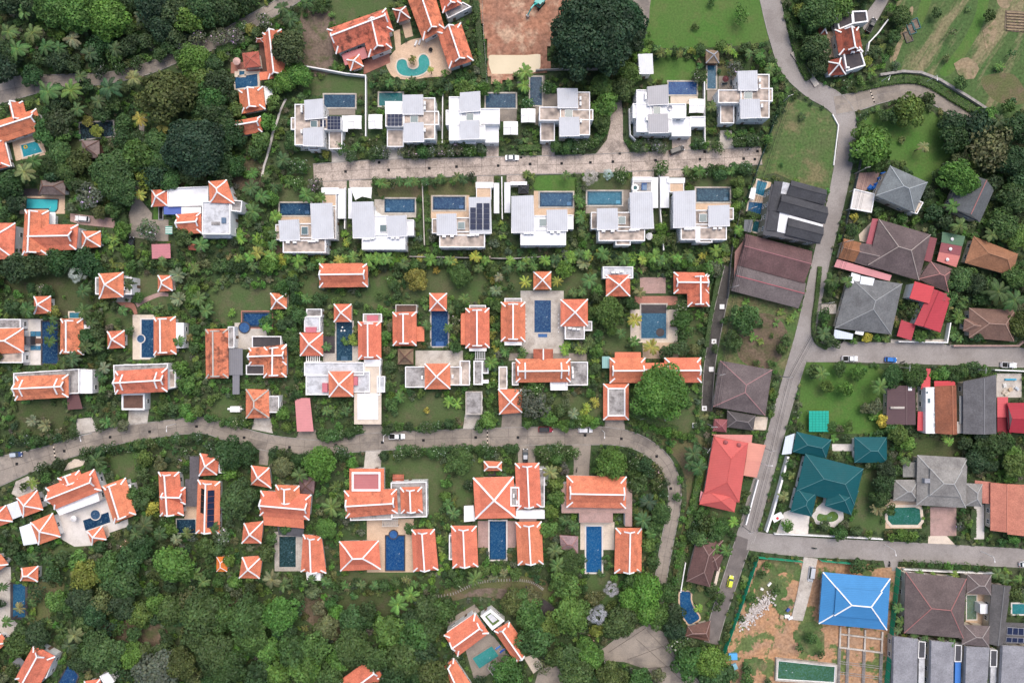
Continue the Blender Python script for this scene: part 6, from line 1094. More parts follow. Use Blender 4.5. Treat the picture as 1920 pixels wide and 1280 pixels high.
for v in (.13,.36): MB().bar([V3(W(PT(-.02, v)),.55), V3(W(PT(1.0, v)),.55)],.5,.5).build('beam', 'pale_concrete', fb)
for v in (.62,.8):
    for dv in (-.018,.018): MB().tube([V3(W(PT(0, v + dv)),.78), V3(W(PT(1.0, v + dv)),.78)],.09,4).build('rebar', 'pole_concrete', fb)
block([(1568,1172),(1660,1180),(1655,1290),(1560,1285)])
h = house('brown_villa', 'brown hipped villa with red gable cheeks and two small wings, lower right', (1752,1135), 'the brown villa at the lower right'); hr(h, [(1698,1072),(1812,1084),(1806,1196),(1695,1186)], 'x', 5.4,3.2,(.19,.15,.145),.5, e=.34, capm='any', capcol=(.36,.16,.15)); hr(h, [(1813,1075.5),(1859,1076.6),(1858,1115),(1812,1111.6)], 'x', 4.4,1.5,(.21,.17,.165),.3, capm='any', capcol=(.34,.3,.28)); hr(h, [(1808,1170.6),(1855.5,1173),(1854.4,1212),(1803,1207)], 'x', 4.4,1.5,(.21,.17,.165),.3, capm='any', capcol=(.34,.3,.28)); boxp(h, (1838,1132,1852,1150),0,2.8, 'white_roof', 'canopy')
pool('murky green pool between the two wings of the brown villa', (1812,1115,1830,1160),(.16,.22,.15), cop='white_deck', cw=.3)
h = house('grey_house', 'plain grey flat-pitched house with two solar arrays, lower right edge', (1880,1150), 'the grey house with solar arrays'); gr(h, [(1860,1094),(1896,1098),(1880,1208),(1852,1206)], 'y', 4.2,1.2,(.16,.155,.155),.2, m='old_tile', capcol=(.18,.18,.18)); slab(h, [(1880,1166),(1935,1168),(1935,1206),(1875,1206)],4.0,.2, 'old_tile', 'side_roof', (.16,.155,.155,.2))
solars(h, [(1889,1175),(1930,1178),(1930,1191),(1888,1189)],4.2,4,1); solars(h, [(1887,1194),(1930,1196),(1930,1205),(1886,1203)],4.2,4,1)
pool('teal pool cut by the right edge, beside the grey house with solar arrays', (1897,1131,1930,1150),(.03,.22,.25), cop='white_deck')
for k, (q, at, lm_) in enumerate((([(1673,1191),(1721,1197),(1719,1296),(1671,1296)],(1696,1245), 'leftmost'),([(1743,1199),(1789,1203.5),(1787,1296),(1741,1296)],(1765,1248), 'second'),([(1808.5,1210),(1855.5,1213),(1850,1296),(1806,1296)],(1830,1250), 'third'),([(1876,1208),(1940,1212),(1940,1296),(1872,1296)],(1905,1250), 'rightmost'))):
    h = house('row_house', '%s of four plain dark grey row roofs on the bottom edge' % lm_, at, 'the %s grey row roof' % lm_, 'row house'); gr(h, q, 'y', 4.2,.7,(.35,.355,.385),.15, m='old_tile', capcol=(.17,.17,.18), pos=.02, cap=False); x = q[1][0]
    fl(h, [(x + 1, q[1][1] + 4),(x + 14, q[1][1] + 5),(x + 13, q[1][1] + 36),(x, q[1][1] + 36)],3.4, 'dark_roof', .2, pw=.2); boxp(h, [(x + 2, q[1][1] + 37),(x + 13, q[1][1] + 37),(x + 12,1296),(x + 1,1296)],0,2.8, 'any' if k == 1 else 'marbled_roof', 'yard_roof', (.07,.22,.6) if k == 1 else None)

# ------------------------------------------------------------------ walls, fences
bwall('long white garden wall stepping along the top of the leftmost upper villa', [(572,128),(618,136),(650,142),(688,146),(688,258)],1.9,.25)
bwall('thin white wall between the second and third upper-row villas', [(831,178),(830,270)],1.6)
bwall('white wall right of the pale villa with the satellite dish', [(1318,158),(1319,270)],1.8); bwall('white wall along the service lane left of the pale villa', [(1178,208),(1180,256),(1190,266)],1.8)
bwall('dark-edged wall between the second and third lower-row villas', [(793,345),(797,460)],1.6, m='pale_concrete', cop='pale_concrete'); bwall('white wall between the third and fourth lower-row villas', [(941,335),(942,412)],2.0); bwall('white wall between the fifth and sixth lower-row villas', [(1234,330),(1236,400),(1242,470)],2.0); bwall('white wall between the first and second lower-row villas', [(650,355),(649,430)],2.0)
bwall('grey wall along the palm belt below the modern villas', [(770,482),(960,486),(1020,482)],1.6, m='pale_concrete', cop='kerb')
bwall('grey wall above the excavated plot pond', [(1005,134),(1060,132),(1120,132)],1.4, m='pale_concrete', cop='kerb')
bwall('white road wall of the teal-green house', [(1473,855),(1460,905),(1446,955),(1434,992)],2.0,.5); bwall('white road wall left of the long coral-red house', [(1418,898),(1408,935),(1396,980)],1.6,.3)
bwall('low white wall below the side road at the right edge', [(1860,693),(1960,697)],1.6,.3); bwall('white and grey wall above the side road, under the red metal roofs', [(1680,640),(1770,642),(1776,606)],1.7,.25); bwall('low tan wall along the side road, under the brown hipped house', [(1785,648),(1905,648),(1915,640)],1.2,.5, m='cream_wall', cop='pink_paving')
bwall('grey retaining wall around the right-hand field bend', [(1650,142),(1690,136),(1724,138),(1760,152),(1810,182),(1850,208)],1.0,.7, m='pale_concrete', cop='kerb'); bwall('pale slab wall at the bend beside the top right villa', [(1488,103),(1510,132),(1528,158)],.5,1.6, m='pink_paving', cop='pale_concrete'); bwall('white house wall curving below the dark red villa', [(1660,42),(1642,66),(1625,84),(1622,104)],1.5,.25)
bwall('white edging wall of the grass plot by the road', [(1560,216),(1571,236),(1562,310)],.5,.2); bwall('yellow-white wall between the dark lane and the winding pool', [(1283,1052),(1274,1106)],1.6,.22, m='cream_wall'); bwall('grey gate wall with pillars of the yellow car house', [(1345,1062),(1338,1092)],1.6,.8, m='cream_wall', cop='cream_deck')
bwall('white wall between the brown villa and the row roofs', [(1690,1190),(1808,1204)],1.6,.2); bwall('low white road wall below the teal house', [(1450,998),(1580,1004),(1650,1008)],1.4,.25); bwall('white wall above the brown villa along the road', [(1690,1064),(1760,1068),(1860,1072)],1.5,.25)
def fence(label, pts, hgt, m, col, cat='fence', name='site_fence', wd=.06):
    c = [W(p) for p in pts]; r = thing(name, label, cat, (c[0].x, c[0].y, 0))
    for i in range(len(c) - 1):
        a, b = c[i], c[i + 1]; L = (b - a).length; d = (b - a) / L; n = max(1, int(L / 2.6)); s = Vector((-d.y, d.x)) * wd / 2
        for k in range(n):
            p, q = a + d * (L * k / n + .04), a + d * (L * (k + 1) / n - .04); MB().prism([p - s, q - s, q + s, p + s],.05, hgt - .05 * ((k * 7) % 3) * .5, True).build('panel', m, r, col)
            MB().box(p.x, p.y, 0,.1,.1, hgt + .1).build('post', 'steel', r)
    return r
GN = (.03,.40,.22)
fence('green sheet fence along the lane side of the building plot', [(1417,1042),(1388,1128),(1355,1220)],2.6, 'painted_metal', GN); fence('green sheet fence along the road side of the building plot', [(1417,1042),(1502,1050)],2.2, 'painted_metal', GN); fence('short green sheet fence above the blue roof', [(1535,1048),(1596,1054)],2.2, 'painted_metal', GN); fence('long green sheet fence between the blue roof and the brown villa', [(1680,1062),(1671,1140),(1656,1300)],2.8, 'painted_metal', GN)
fence('dark green mesh fence between the upper street end and the grass plot', [(1462,190),(1440,255),(1410,340),(1398,372)],2.0, 'painted_metal', (.03,.10,.08)); fence('wire-topped grey fence along the dark lane', [(1388,380),(1368,480),(1362,560)],2.0, 'painted_metal', (.18,.19,.2)); fence('thin pale fence beside the excavated plot', [(904,-5),(907,70),(914,160)],1.6, 'painted_metal', (.35,.38,.34)); fence('dark fence along the road beside the brown house garden', [(1612,300),(1596,370),(1575,450)],1.8, 'painted_metal', (.10,.12,.12))

# ------------------------------------------------------------------ vehicles
def loft(secs):
    """secs: (x, half width, z low, z high, top inset)"""
    mb = MB(); n = 6
    for x, w, z0, z1, t in secs: mb.v += [(x, -w * .96, z0),(x, -w, (z0 + z1) / 2),(x, -w + t, z1),(x, w - t, z1),(x, w, (z0 + z1) / 2),(x, w * .96, z0)]
    for i in range(len(secs) - 1):
        for k in range(n): a, b = i * n + k, i * n + (k + 1) % n; mb.f.append((a, b, b + n, a + n))
    mb.f.append(tuple(range(n))[::-1]); e = (len(secs) - 1) * n; mb.f.append(tuple(range(e, e + n))); return mb
def car(label, p, heading, col, kind='sedan', cat='car', name='parked_car', group=None, roofcol=None):
    w = W(p); r = thing(name, label, cat, (w.x, w.y, .1), group, math.radians(heading)); L, Wd = {'sedan': (4.5,.88), 'suv': (4.7,.94), 'hatch': (3.9,.84), 'pickup': (5.2,.93), 'van': (4.9,.95)}[kind]; a = L / 2
    top = {'sedan': 1.42, 'suv': 1.72, 'hatch': 1.5, 'pickup': 1.74, 'van': 1.95}[kind]; belt = {'sedan': .9, 'suv': 1.05, 'hatch': .95, 'pickup': 1.05, 'van': 1.1}[kind]
    body = loft([(-a, Wd * .8,.35, belt * .75,.1),(-a + .12, Wd * .95,.28, belt * .96,.1),(-a + .6, Wd, .22, belt, .08),(0, Wd, .22, belt, .08),(a - 1.1, Wd, .22, belt * .96,.1),(a - .35, Wd * .93,.25, belt * .82,.14),(a, Wd * .7,.35, belt * .6,.15)])
    put('body', body.mesh('body', 'car_paint'), r, color=col)
    rear, fr = {'sedan': (-1.55,.95), 'suv': (-2.15,1.15), 'hatch': (-1.75,.95), 'pickup': (-.55,1.3), 'van': (-2.3,1.5)}[kind]; sl = {'sedan': (.55,.75), 'suv': (.2,.6), 'hatch': (.3,.6), 'pickup': (.12,.6), 'van': (.12,.5)}[kind]
    gl = loft([(rear, Wd * .86, belt - .05, belt, .02),(rear + sl[0], Wd * .86, belt - .05, top - .05,.16),(fr - sl[1], Wd * .86, belt - .05, top - .05,.16),(fr, Wd * .86, belt - .05, belt, .02)])
    put('windows', gl.mesh('windows', 'window_pane'), r)
    rf = loft([(rear + sl[0] - .04, Wd * .71, top - .07, top - .01,.04),(rear + sl[0] + .3, Wd * .72, top - .07, top + .02,.06),(fr - sl[1] - .3, Wd * .72, top - .07, top + .02,.06),(fr - sl[1] + .05, Wd * .71, top - .07, top - .02,.05)])
    put('roof', rf.mesh('roof', 'car_paint'), r, color=roofcol or col)
    if kind == 'pickup': put('cargo_bed', MB().ring([Vector(v) for v in ((-a + .1,-Wd * .95),(rear - .02,-Wd * .95),(rear - .02, Wd * .95),(-a + .1, Wd * .95))],[Vector(v) for v in ((-a + .2,-Wd * .82),(rear - .12,-Wd * .82),(rear - .12, Wd * .82),(-a + .2, Wd * .82))], belt - .1, belt + .14).mesh('cargo_bed', 'car_paint'), r, color=col); put('bed_liner', MB().box((-a + .2 + rear - .12) / 2,0, belt, abs(rear - .12 + a - .2), Wd * 1.62,.03).mesh('bed_liner', 'rubber'), r)
    for x in (-a + .85, a - .85):
        for s in (-1,1):
            t_ = put('wheel', MB().tube([(x, s * (Wd - .2),.32),(x, s * (Wd + .01),.32)],.32,14).mesh('wheel', 'rubber'), r); put('rim', MB().tube([(x, s * (Wd - .05),.32),(x, s * (Wd + .02),.32)],.19,10).mesh('rim', 'steel'), t_)
    for s in (-1,1):
        put('headlight', MB().box(a - .16, s * Wd * .68, belt * .6,.28,.32,.16).mesh('headlight', 'trim_white'), r); put('tail_light', MB().box(-a + .06, s * Wd * .7, belt * .66,.14,.26,.18).mesh('tail_light', 'any'), r, color=(.35,.01,.01)); put('mirror', MB().box(fr - .35, s * (Wd + .1), belt, .12,.2,.14).mesh('mirror', 'car_paint'), r, color=col)
    block([(p[0] - 14, p[1] - 14),(p[0] + 14, p[1] - 14),(p[0] + 14, p[1] + 14),(p[0] - 14, p[1] + 14)]); return r
WH, BK = (.80,.80,.80),(.025,.027,.03)
car('white sedan parked on the upper tan street', (960,297),0, WH); car('black van parked askew at the upper street, by a driveway', (1268,283),20, BK, 'van'); car('dark blue car at the far left of the lower street', (33,851),5,(.03,.06,.17), 'hatch', roofcol=(.45,.5,.55)); car('white car with black sunroof on the pink drive', (157,411),175, WH, 'suv', roofcol=(.7,.7,.7))
car('white pickup under bushes on the lower street', (745,817),0, WH, 'pickup', 'pickup', 'pickup_truck'); car('black and red car on the lower street', (1023,804),0,(.30,.01,.03), 'suv', roofcol=BK); car('white estate car with a dark sunroof on the lower street', (1097,805),0, WH, 'suv', roofcol=(.68,.68,.69)); car('black sedan with a pale roof parked in a drive below the lower street', (985,853),90, BK, roofcol=(.45,.47,.5))
car('yellow-green car parked on the right-hand lane', (1368,1088),76,(.62,.68,.06), 'hatch'); car('white van with dark front on the building plot drive', (1519,1074),262,(.5,.52,.55), 'van', 'van', 'parked_van'); car('white pickup with black bed on the side road', (1591,672),0, WH, 'pickup', 'pickup', 'pickup_truck'); car('bright blue car on the side road', (1668,674),356,(.02,.17,.55), 'hatch'); car('white pickup at the right end of the side road', (1888,684),357, WH, 'pickup', 'pickup', 'pickup_truck')
car('black pickup beside the dark red villa', (1631,50),62, BK, 'pickup', 'pickup', 'pickup_truck'); car('white car entering from the right edge of the bottom road', (1919,1055),5,(.7,.72,.74), 'hatch'); car('black car in the shade of the concrete drive, left side', (249,456),88, BK, 'hatch')
def moto(label, p, ang, col):
    w = W(p); r = thing('motorcycle', label, 'motorcycle', (w.x, w.y, .1), None, math.radians(ang))
    for x in (-.62,.62): put('wheel', MB().tube([(x, -.06,.29),(x, .06,.29)],.29,12).mesh('wheel', 'rubber'), r)
    put('body', loft([(-.75,.1,.5,.68,.03),(-.3,.16,.4,.76,.05),(.2,.14,.35,.72,.05),(.55,.12,.5,.95,.05)]).mesh('body', 'car_paint'), r, color=col); put('seat', MB().box(-.3,0,.76,.7,.26,.08).mesh('seat', 'rubber'), r); put('handlebar', MB().tube([(.48,-.36,1.02),(.52,0,.98),(.48,.36,1.02)],.025,6).mesh('handlebar', 'steel'), r)
moto('motorcycle parked below the tree at the right end of the lower street', (1081,880),80,(.03,.03,.035)); moto('motorcycle riding along the bottom road', (1526,1026),350,(.03,.06,.05)); moto('white scooter at the right end of the upper street', (1402,281),15,(.7,.7,.7)); moto('dark motorcycle behind the bright blue car', (1691,678),20,(.03,.03,.03)); moto('motorcycle parked by the large grey corner house', (1578,640),50,(.04,.04,.045)); moto('motorcycle on the path above the brown villa', (1666,1056),80,(.1,.09,.09))
# excavator on the dug-over plot
w_ = W((1010,11)); ex = thing('excavator', 'teal excavator with its boom stretched down-left over red earth', 'excavator', (w_.x, w_.y, .7), None, math.radians(230)); TE = (.03,.36,.33)
for s in (-1,1): put('track', loft([(-1.7,.3,.2,.6,.1),(-1.4,.3,0,.8,.08),(1.4,.3,0,.8,.08),(1.7,.3,.2,.6,.1)]).mesh('track', 'rubber'), ex, (0, s * 1.1,0))
put('house', loft([(-1.9,1.15,.9,1.9,.2),(-1.5,1.3,.9,2.1,.12),(.9,1.3,.9,1.95,.1),(1.1,1.2,.9,1.7,.2)]).mesh('house', 'car_paint'), ex, color=TE); cb = put('cab', loft([(-.4,.5,1.9,2.9,.1),(.9,.5,1.9,2.9,.12),(1.2,.5,1.7,2.0,.1)]).mesh('cab', 'window_pane'), ex, (0,.75,0)); put('cab_roof', MB().box(.25,0,2.88,1.25,.95,.1).mesh('cab_roof', 'car_paint'), cb, color=TE)
put('boom', MB().bar([(.9,-.1,1.9),(2.4,-.1,3.3),(4.0,-.1,3.2)],.42,.6).mesh('boom', 'car_paint'), ex, color=TE); put('arm', MB().bar([(3.9,-.1,3.2),(5.4,-.1,1.5)],.34,.4).mesh('arm', 'car_paint'), ex, color=TE); put('bucket', loft([(4.9,.5,.3,.7,.05),(5.3,.55,0,1.3,.05),(5.8,.5,.4,1.5,.05)]).mesh('bucket', 'steel'), ex, (0,-.1,0))
# poles, wires, lamps
def pole(label, p, hgt=8.5, arms=1, ang=0.0):
    w = W(p); r = thing('utility_pole', label, 'utility pole', (w.x, w.y, 0), None, ang); put('post', MB().tube([(0,0,0),(0,0, hgt)],[.16,.11],8).mesh('post', 'pole_concrete'), r)
    for k in range(arms):
        a = put('crossarm', MB().box(0,0, hgt - .5 - .8 * k, 1.8,.1,.12).mesh('crossarm', 'steel'), r)
        for x in (-.8,-.3,.3,.8): put('insulator', MB().tube([(x, 0, hgt - .38 - .8 * k),(x, 0, hgt - .15 - .8 * k)],.06,6).mesh('insulator', 'trim_white'), a)
    return Vector((w.x, w.y, hgt))
def line(label, ps, offs=(-.8,-.3,.3,.8), dz=(0,0,0,0), rad=.03):
    r = thing('power_line', label, 'power line', ps[0] * .5 + ps[1] * .5)
    for o, d in zip(offs, dz):
        mb = MB()
        for a, b in zip(ps[:-1], ps[1:]):
            dd = (b - a); s = Vector((-dd.y, dd.x, 0)).normalized() * o; pts = []
            for k in range(9): t = k / 8; q = a.lerp(b, t) + s; q.z += -.2 + d - 1.6 * t * (1 - t); pts.append(q)
            mb.tube(pts, rad, 4)
        mb.build('wire', 'wire', r)
A = [pole('utility pole at the upper end of the lane fence', (1463,196),8.5,1,.4), pole('utility pole behind the rightmost lower-row modern villa', (1398,398),8.5,2,.3), pole('utility pole where the dark lane begins', (1366,540),8,1,.3), pole('utility pole halfway down the dark lane', (1341,700),8,1,.2), pole('utility pole with transformer beside the little maroon roof', (1327,795),8,2,.1), pole('leaning pole above the long coral-red house', (1318,838),7,1,1.0)]
line('bundle of power lines above the dark lane', A, (-.8,-.45,-.1,.3,.8),(0,0,-1,0,0),.035); 
B = [pole('utility pole left of the curved lawn', (1602,326),8.5,1,.2), pole('utility pole beside the large dark brown hipped house', (1572,458),8.5,2,.2), pole('utility pole by the grass corner of the side road', (1537,570),8.5,1,.2), pole('utility pole between the greyish-brown house and the road', (1462,705),8.5,1,.2), pole('utility pole beside the salmon carport', (1430,838),8.5,1,.2), pole('utility pole at the lower road junction', (1392,985),8.5,1,.2)]
line('bundle of power lines along the right-hand road', B, (-.8,-.4,0,.4,.8),(0,0,-.9,0,0),.035)
C_ = [pole('utility pole opposite the bright blue car', (1680,688),8,1,1.5), pole('utility pole above the grey corrugated roof', (1818,692),8,1,1.5)]; line('wires between the two poles on the side road', C_, (-.6,0,.6),(0,-.6,0))
def lamp(label, p, ang, hgt=6.0):
    w = W(p); r = thing('street_lamp', label, 'street lamp', (w.x, w.y, 0), None, ang); put('post', MB().tube([(0,0,0),(0,0, hgt)],[.09,.06],8).mesh('post', 'trim_white'), r); put('arm', MB().tube([(0,0, hgt),(.5,0, hgt + .25),(1.3,0, hgt + .3)],.05,6).mesh('arm', 'trim_white'), r); put('lamp_head', MB().box(1.5,0, hgt + .22,.6,.22,.12).mesh('lamp_head', 'trim_white'), r)
for l, p, a in (('street lamp beside the white pickup on the lower street', (726,812),-1.6),('street lamp right of the white estate car', (1129,806),-1.6),('street lamp above the lower street, near the long roof with the framed carport', (330,794),-1.5),('street lamp at the far left of the lower street', (172,812),-1.3),('street lamp on the bend left of the field wall', (1650,155),-2.0),('street lamp on the bend above the shrub lawn', (1735,155),-1.6),('street lamp left of the curved lawn beside the road', (1597,292),3.1),('street lamp on the wall corner of the salmon carport', (1425,866),0.0),('street lamp on the lower road above the green fence', (1658,1020),-1.4),('street lamp at the right part of the bottom road', (1838,1032),-1.4),('street lamp near the service yard', (1133,1238),.6)): lamp(l, p, a)
# lane chambers, rubble, odds and ends
for k, p in enumerate(((1353,575),(1338,640),(1333,692),(1320,765),(1302,797))):
    _w = W(p); t_ = thing('inspection_cover', ('uppermost', 'second', 'third', 'fourth', 'lowest')[k] + ' of five white square covers along the dark lane', 'cover', (_w.x, _w.y, 0)); MB().box(_w.x, _w.y, 0,1.5,1.5,.5).build('box', 'trim_white', t_); MB().box(_w.x, _w.y, .5,.7,.7,.04).build('lid', 'kerb' if k % 2 else 'trim_white', t_)
mb = MB()
for k in range(420):
    t = rnd.random(); x = 1442 - 52 * t + rnd.gauss(0,6 - 1 * t); y = 1118 + 52 * t + rnd.gauss(0,6); p = W((x, y)); s = rnd.uniform(.2,.75); mb.box(p.x, p.y, .15 + .7 * rnd.random() * (1 - t), s, s * rnd.uniform(.4,1), s * .5, rnd.random() * 3)
mb.build('rubble', 'rubble', label='heap of pale building rubble on the building plot', cat='rubble', kind='stuff')
for k, (x, y, sx, sy, cl, nm_) in enumerate(((1474,1153,1.5,.9, WH, 'white'),(1480,1156,1.4,.8,(.7,.7,.72), 'pale'),(1476,1141,1.2,.7,(.06,.1,.3), 'dark blue'),(1464,1154,1.1,1.1,(.4,.3,.2), 'brown'),(1373,1228,2.0,2.6,(.1,.36,.68), 'sky blue'),(1376,1247,1.8,1.6,(.2,.4,.5), 'greyish blue'),(1441,1093,.6,1.4,(.75,.72,.68), 'narrow white'),(1427,1102,.9,.7,(.7,.65,.6), 'cream'))):
    _w = W((x, y)); t_ = thing('site_crate', nm_ + ' crate lying on the building plot', 'crate', (_w.x, _w.y, .2), None, .4 * k); put('crate', MB().box(0,0,0, sx, sy, .7).mesh('crate', 'any'), t_, color=cl); put('lid', MB().box(0,0,.7, sx * 1.04, sy * 1.04,.07).mesh('lid', 'any'), t_, color=tuple(min(1, v * 1.1) for v in cl))
_w = W((1455,967)); t_ = thing('banner_panel', 'white panel with a red mark behind the road wall of the teal house', 'panel', (_w.x, _w.y, 0), None, .5); put('board', MB().box(0,0,1.2,3.6,2.2,.1).mesh('board', 'trim_white'), t_); put('mark', MB().box(-.2,-.3,1.3,.8,.8,.02).mesh('mark', 'any'), t_, color=(.6,.05,.06)); [put('post', MB().tube([(x, 0,0),(x, 0,1.25)],.06,6).mesh('post', 'steel'), t_) for x in (-1.4,1.4)]
for k, (x, y) in enumerate(((1204,786),(1250,786),(1302.5,797))):
    if k == 2: continue
    _w = W((x, y)); t_ = thing('garden_bench', ('left', 'right')[k] + ' white bench below the biggest round tree', 'bench', (_w.x, _w.y, 0), None, .2); put('seat', MB().box(0,0,.4,1.5,.5,.08).mesh('seat', 'trim_white'), t_); put('backrest', MB().box(0,.24,.48,1.5,.06,.45).mesh('backrest', 'trim_white'), t_); [put('leg', MB().box(x_, 0,0,.08,.45,.4).mesh('leg', 'trim_white'), t_) for x_ in (-.65,.65)]
mb = MB(); pts = smooth([(815,1118),(850,1112),(880,1098),(905,1090),(940,1087),(975,1087),(1000,1092),(1018,1104)],7)
for k, p in enumerate(pts[::1]):
    a = W(p); d = (W(pts[min(k + 1, len(pts) - 1)]) - W(pts[max(0, k - 1)])); mb.box(a.x, a.y, .0,.26,.85,.12, math.atan2(d.y, d.x))
mb.build('stepping_stones', 'kerb', kind='stuff', label='winding row of stepping stones below the lower villas', cat='stepping stones'); [raster(BLOCK, [(p[0] - 3, p[1] - 3),(p[0] + 3, p[1] - 3),(p[0] + 3, p[1] + 3),(p[0] - 3, p[1] + 3)]) for p in pts]
sheet('pond', 'dark_deck', [(985,1098),(1000,1110),(1030,1130),(1042,1145),(1030,1155),(1010,1150),(1005,1140)],.06, soft=True); sheet('rock_bed', 'mulch', [(870,1118),(890,1105),(930,1102),(975,1110),(955,1122),(900,1118)],.06, soft=True)
for k, (x, y) in enumerate(((1708,55),(1716,46),(1702,70))):
    _w = W((x, y)); t_ = thing('nursery_frame', ('lower teal', 'upper teal', 'dark')[k] + ' open planting frame at the field edge', 'planting frame', (_w.x, _w.y, 0), None, .35); put('rim', MB().ring([Vector(v) for v in ((-1.2,-1.8),(1.2,-1.8),(1.2,1.8),(-1.2,1.8))],[Vector(v) for v in ((-.95,-1.55),(.95,-1.55),(.95,1.55),(-.95,1.55))],0,.4).mesh('rim', 'any'), t_, color=(.05,.13,.13) if k < 2 else (.1,.09,.08)); put('soil', MB().box(0,0,0,2,3.2,.15).mesh('soil', 'mulch'), t_)
# ------------------------------------------------------------------ plants
def leaf_mesh(name, C, Nn, size, tint, aspect=1.0, T_=None, r=nr):
    """one small four-sided leaf spray per row of C, facing Nn"""
    n = len(C); Nn = Nn / np.linalg.norm(Nn, axis=1, keepdims=True)
    t = r.normal(size=(n, 3)) if T_ is None else T_; t -= Nn * (t * Nn).sum(1, keepdims=True); t /= np.linalg.norm(t, axis=1, keepdims=True) + 1e-9; b = np.cross(Nn, t)
    s = np.asarray(size).reshape(-1,1) * np.ones((n, 1)); bend = Nn * s * .18
    V = np.stack([C - t * s, C + b * s * .62 * aspect + bend, C + t * s, C - b * s * .62 * aspect + bend],1).reshape(-1,3)
    return V, np.repeat(tint, 4, axis=0)
def quads_to_mesh(name, V, col, m='leaf'):
    n = len(V) // 4; me = bpy.data.meshes.new(name); me.vertices.add(len(V)); me.vertices.foreach_set('co', V.astype(np.float32).ravel())
    me.loops.add(4 * n); me.loops.foreach_set('vertex_index', np.arange(4 * n, dtype=np.int32)); me.polygons.add(n); me.polygons.foreach_set('loop_start', np.arange(0,4 * n, 4, dtype=np.int32))
    try: me.polygons.foreach_set('loop_total', np.full(n, 4, dtype=np.int32))
    except Exception: pass
    a = me.color_attributes.new('lc', 'FLOAT_COLOR', 'POINT'); c4 = np.ones((len(V),4), np.float32); c4[:, :3] = col; a.data.foreach_set('color', c4.ravel())
    me.update(calc_edges=True); me.validate(); me.materials.append(MATS[m]); return me
def crown_mesh(seed, R, clumps, dens, leaf=.42, flat=.62, lump=.36, spread=.72, flowers=0.0, gap=0.0):
    """crown of radius R about its own centre: leaf sprays on many overlapping clumps"""
    r = np.random.default_rng(seed); Vs, Cs = [],[]
    for k in range(clumps):
        u = math.sqrt((k + .5) / clumps); th = k * 2.39996 + r.uniform(-.3,.3); rad = u * spread * R * r.uniform(.8,1.14)
        zc = flat * R * math.sqrt(max(0,1 - u * u * .9)) * r.uniform(.65,1.08) - .25 * R
        rc = R * lump * r.uniform(.7,1.25); c = np.array([rad * math.cos(th), rad * math.sin(th), zc])
        n = int(dens * 2 * math.pi * rc * rc); d = r.normal(size=(n, 3)); d[:, 2] = np.abs(d[:, 2]) * 1.1 - .35; d /= np.linalg.norm(d, axis=1, keepdims=True)
        P = c + d * rc * r.uniform(.72,1.06,(n, 1)) * np.array([1,1,.8]); Nn = d + r.normal(size=(n, 3)) * .55 + np.array([0,0,.35])
        if gap: keep = r.random(n) > gap * (r.random() + .5); P, Nn = P[keep], Nn[keep]; n = len(P)
        base = r.uniform(.66,1.32); g = base * r.uniform(.8,1.2,(n, 1)); tint = np.concatenate([g * r.uniform(.9,1.12,(n, 1)), g, g * r.uniform(.8,1.1,(n, 1))],1)  # random clump tones, spread wide to paint relief and highlights into the crown
        if flowers: fm = r.random(n) < flowers; tint[fm] = np.array([6.0,3.6,8.0]); 
        V, cc = leaf_mesh('', P, Nn, r.uniform(.7,1.3, n) * leaf * (1.0 if not flowers else .9), tint, r=r); Vs.append(V); Cs.append(cc)
    return quads_to_mesh('crown', np.concatenate(Vs), np.concatenate(Cs))
CR_ = {  # type -> list of (radius, mesh)
    'l': [(R, crown_mesh(100 + 7 * k + int(R), R, c, d, lf)) for R, c, d, lf, n in ((1.3,7,22,.22,3),(2.6,12,12,.30,4),(4.5,18,8,.38,5),(7.0,26,6,.46,4)) for k in range(n)],
    'r': [(R, crown_mesh(200 + 7 * k + int(R), R, c, d, lf, .72,.30,.74)) for R, c, d, lf, n in ((1.3,10,24,.18,3),(2.6,20,14,.26,3),(5.0,40,9,.33,3),(9.0,80,6,.42,2)) for k in range(n)],
    'a': [(R, crown_mesh(300 + 7 * k + int(R), R, c, d, lf, .6,.30,.8, gap=.5)) for R, c, d, lf, n in ((1.5,8,14,.24,2),(3.0,14,8,.30,3),(5.5,24,5,.40,3)) for k in range(n)],
    'p': [(R, crown_mesh(400 + 7 * k + int(R), R, c, d, lf, .5,.34,.76,.045,.25)) for R, c, d, lf, n in ((1.3,9,16,.24,3),(2.6,15,9,.30,4)) for k in range(n)],
    'G': [(13.5, crown_mesh(77,13.5,110,4.5,.5,.55,.2,.84))]}
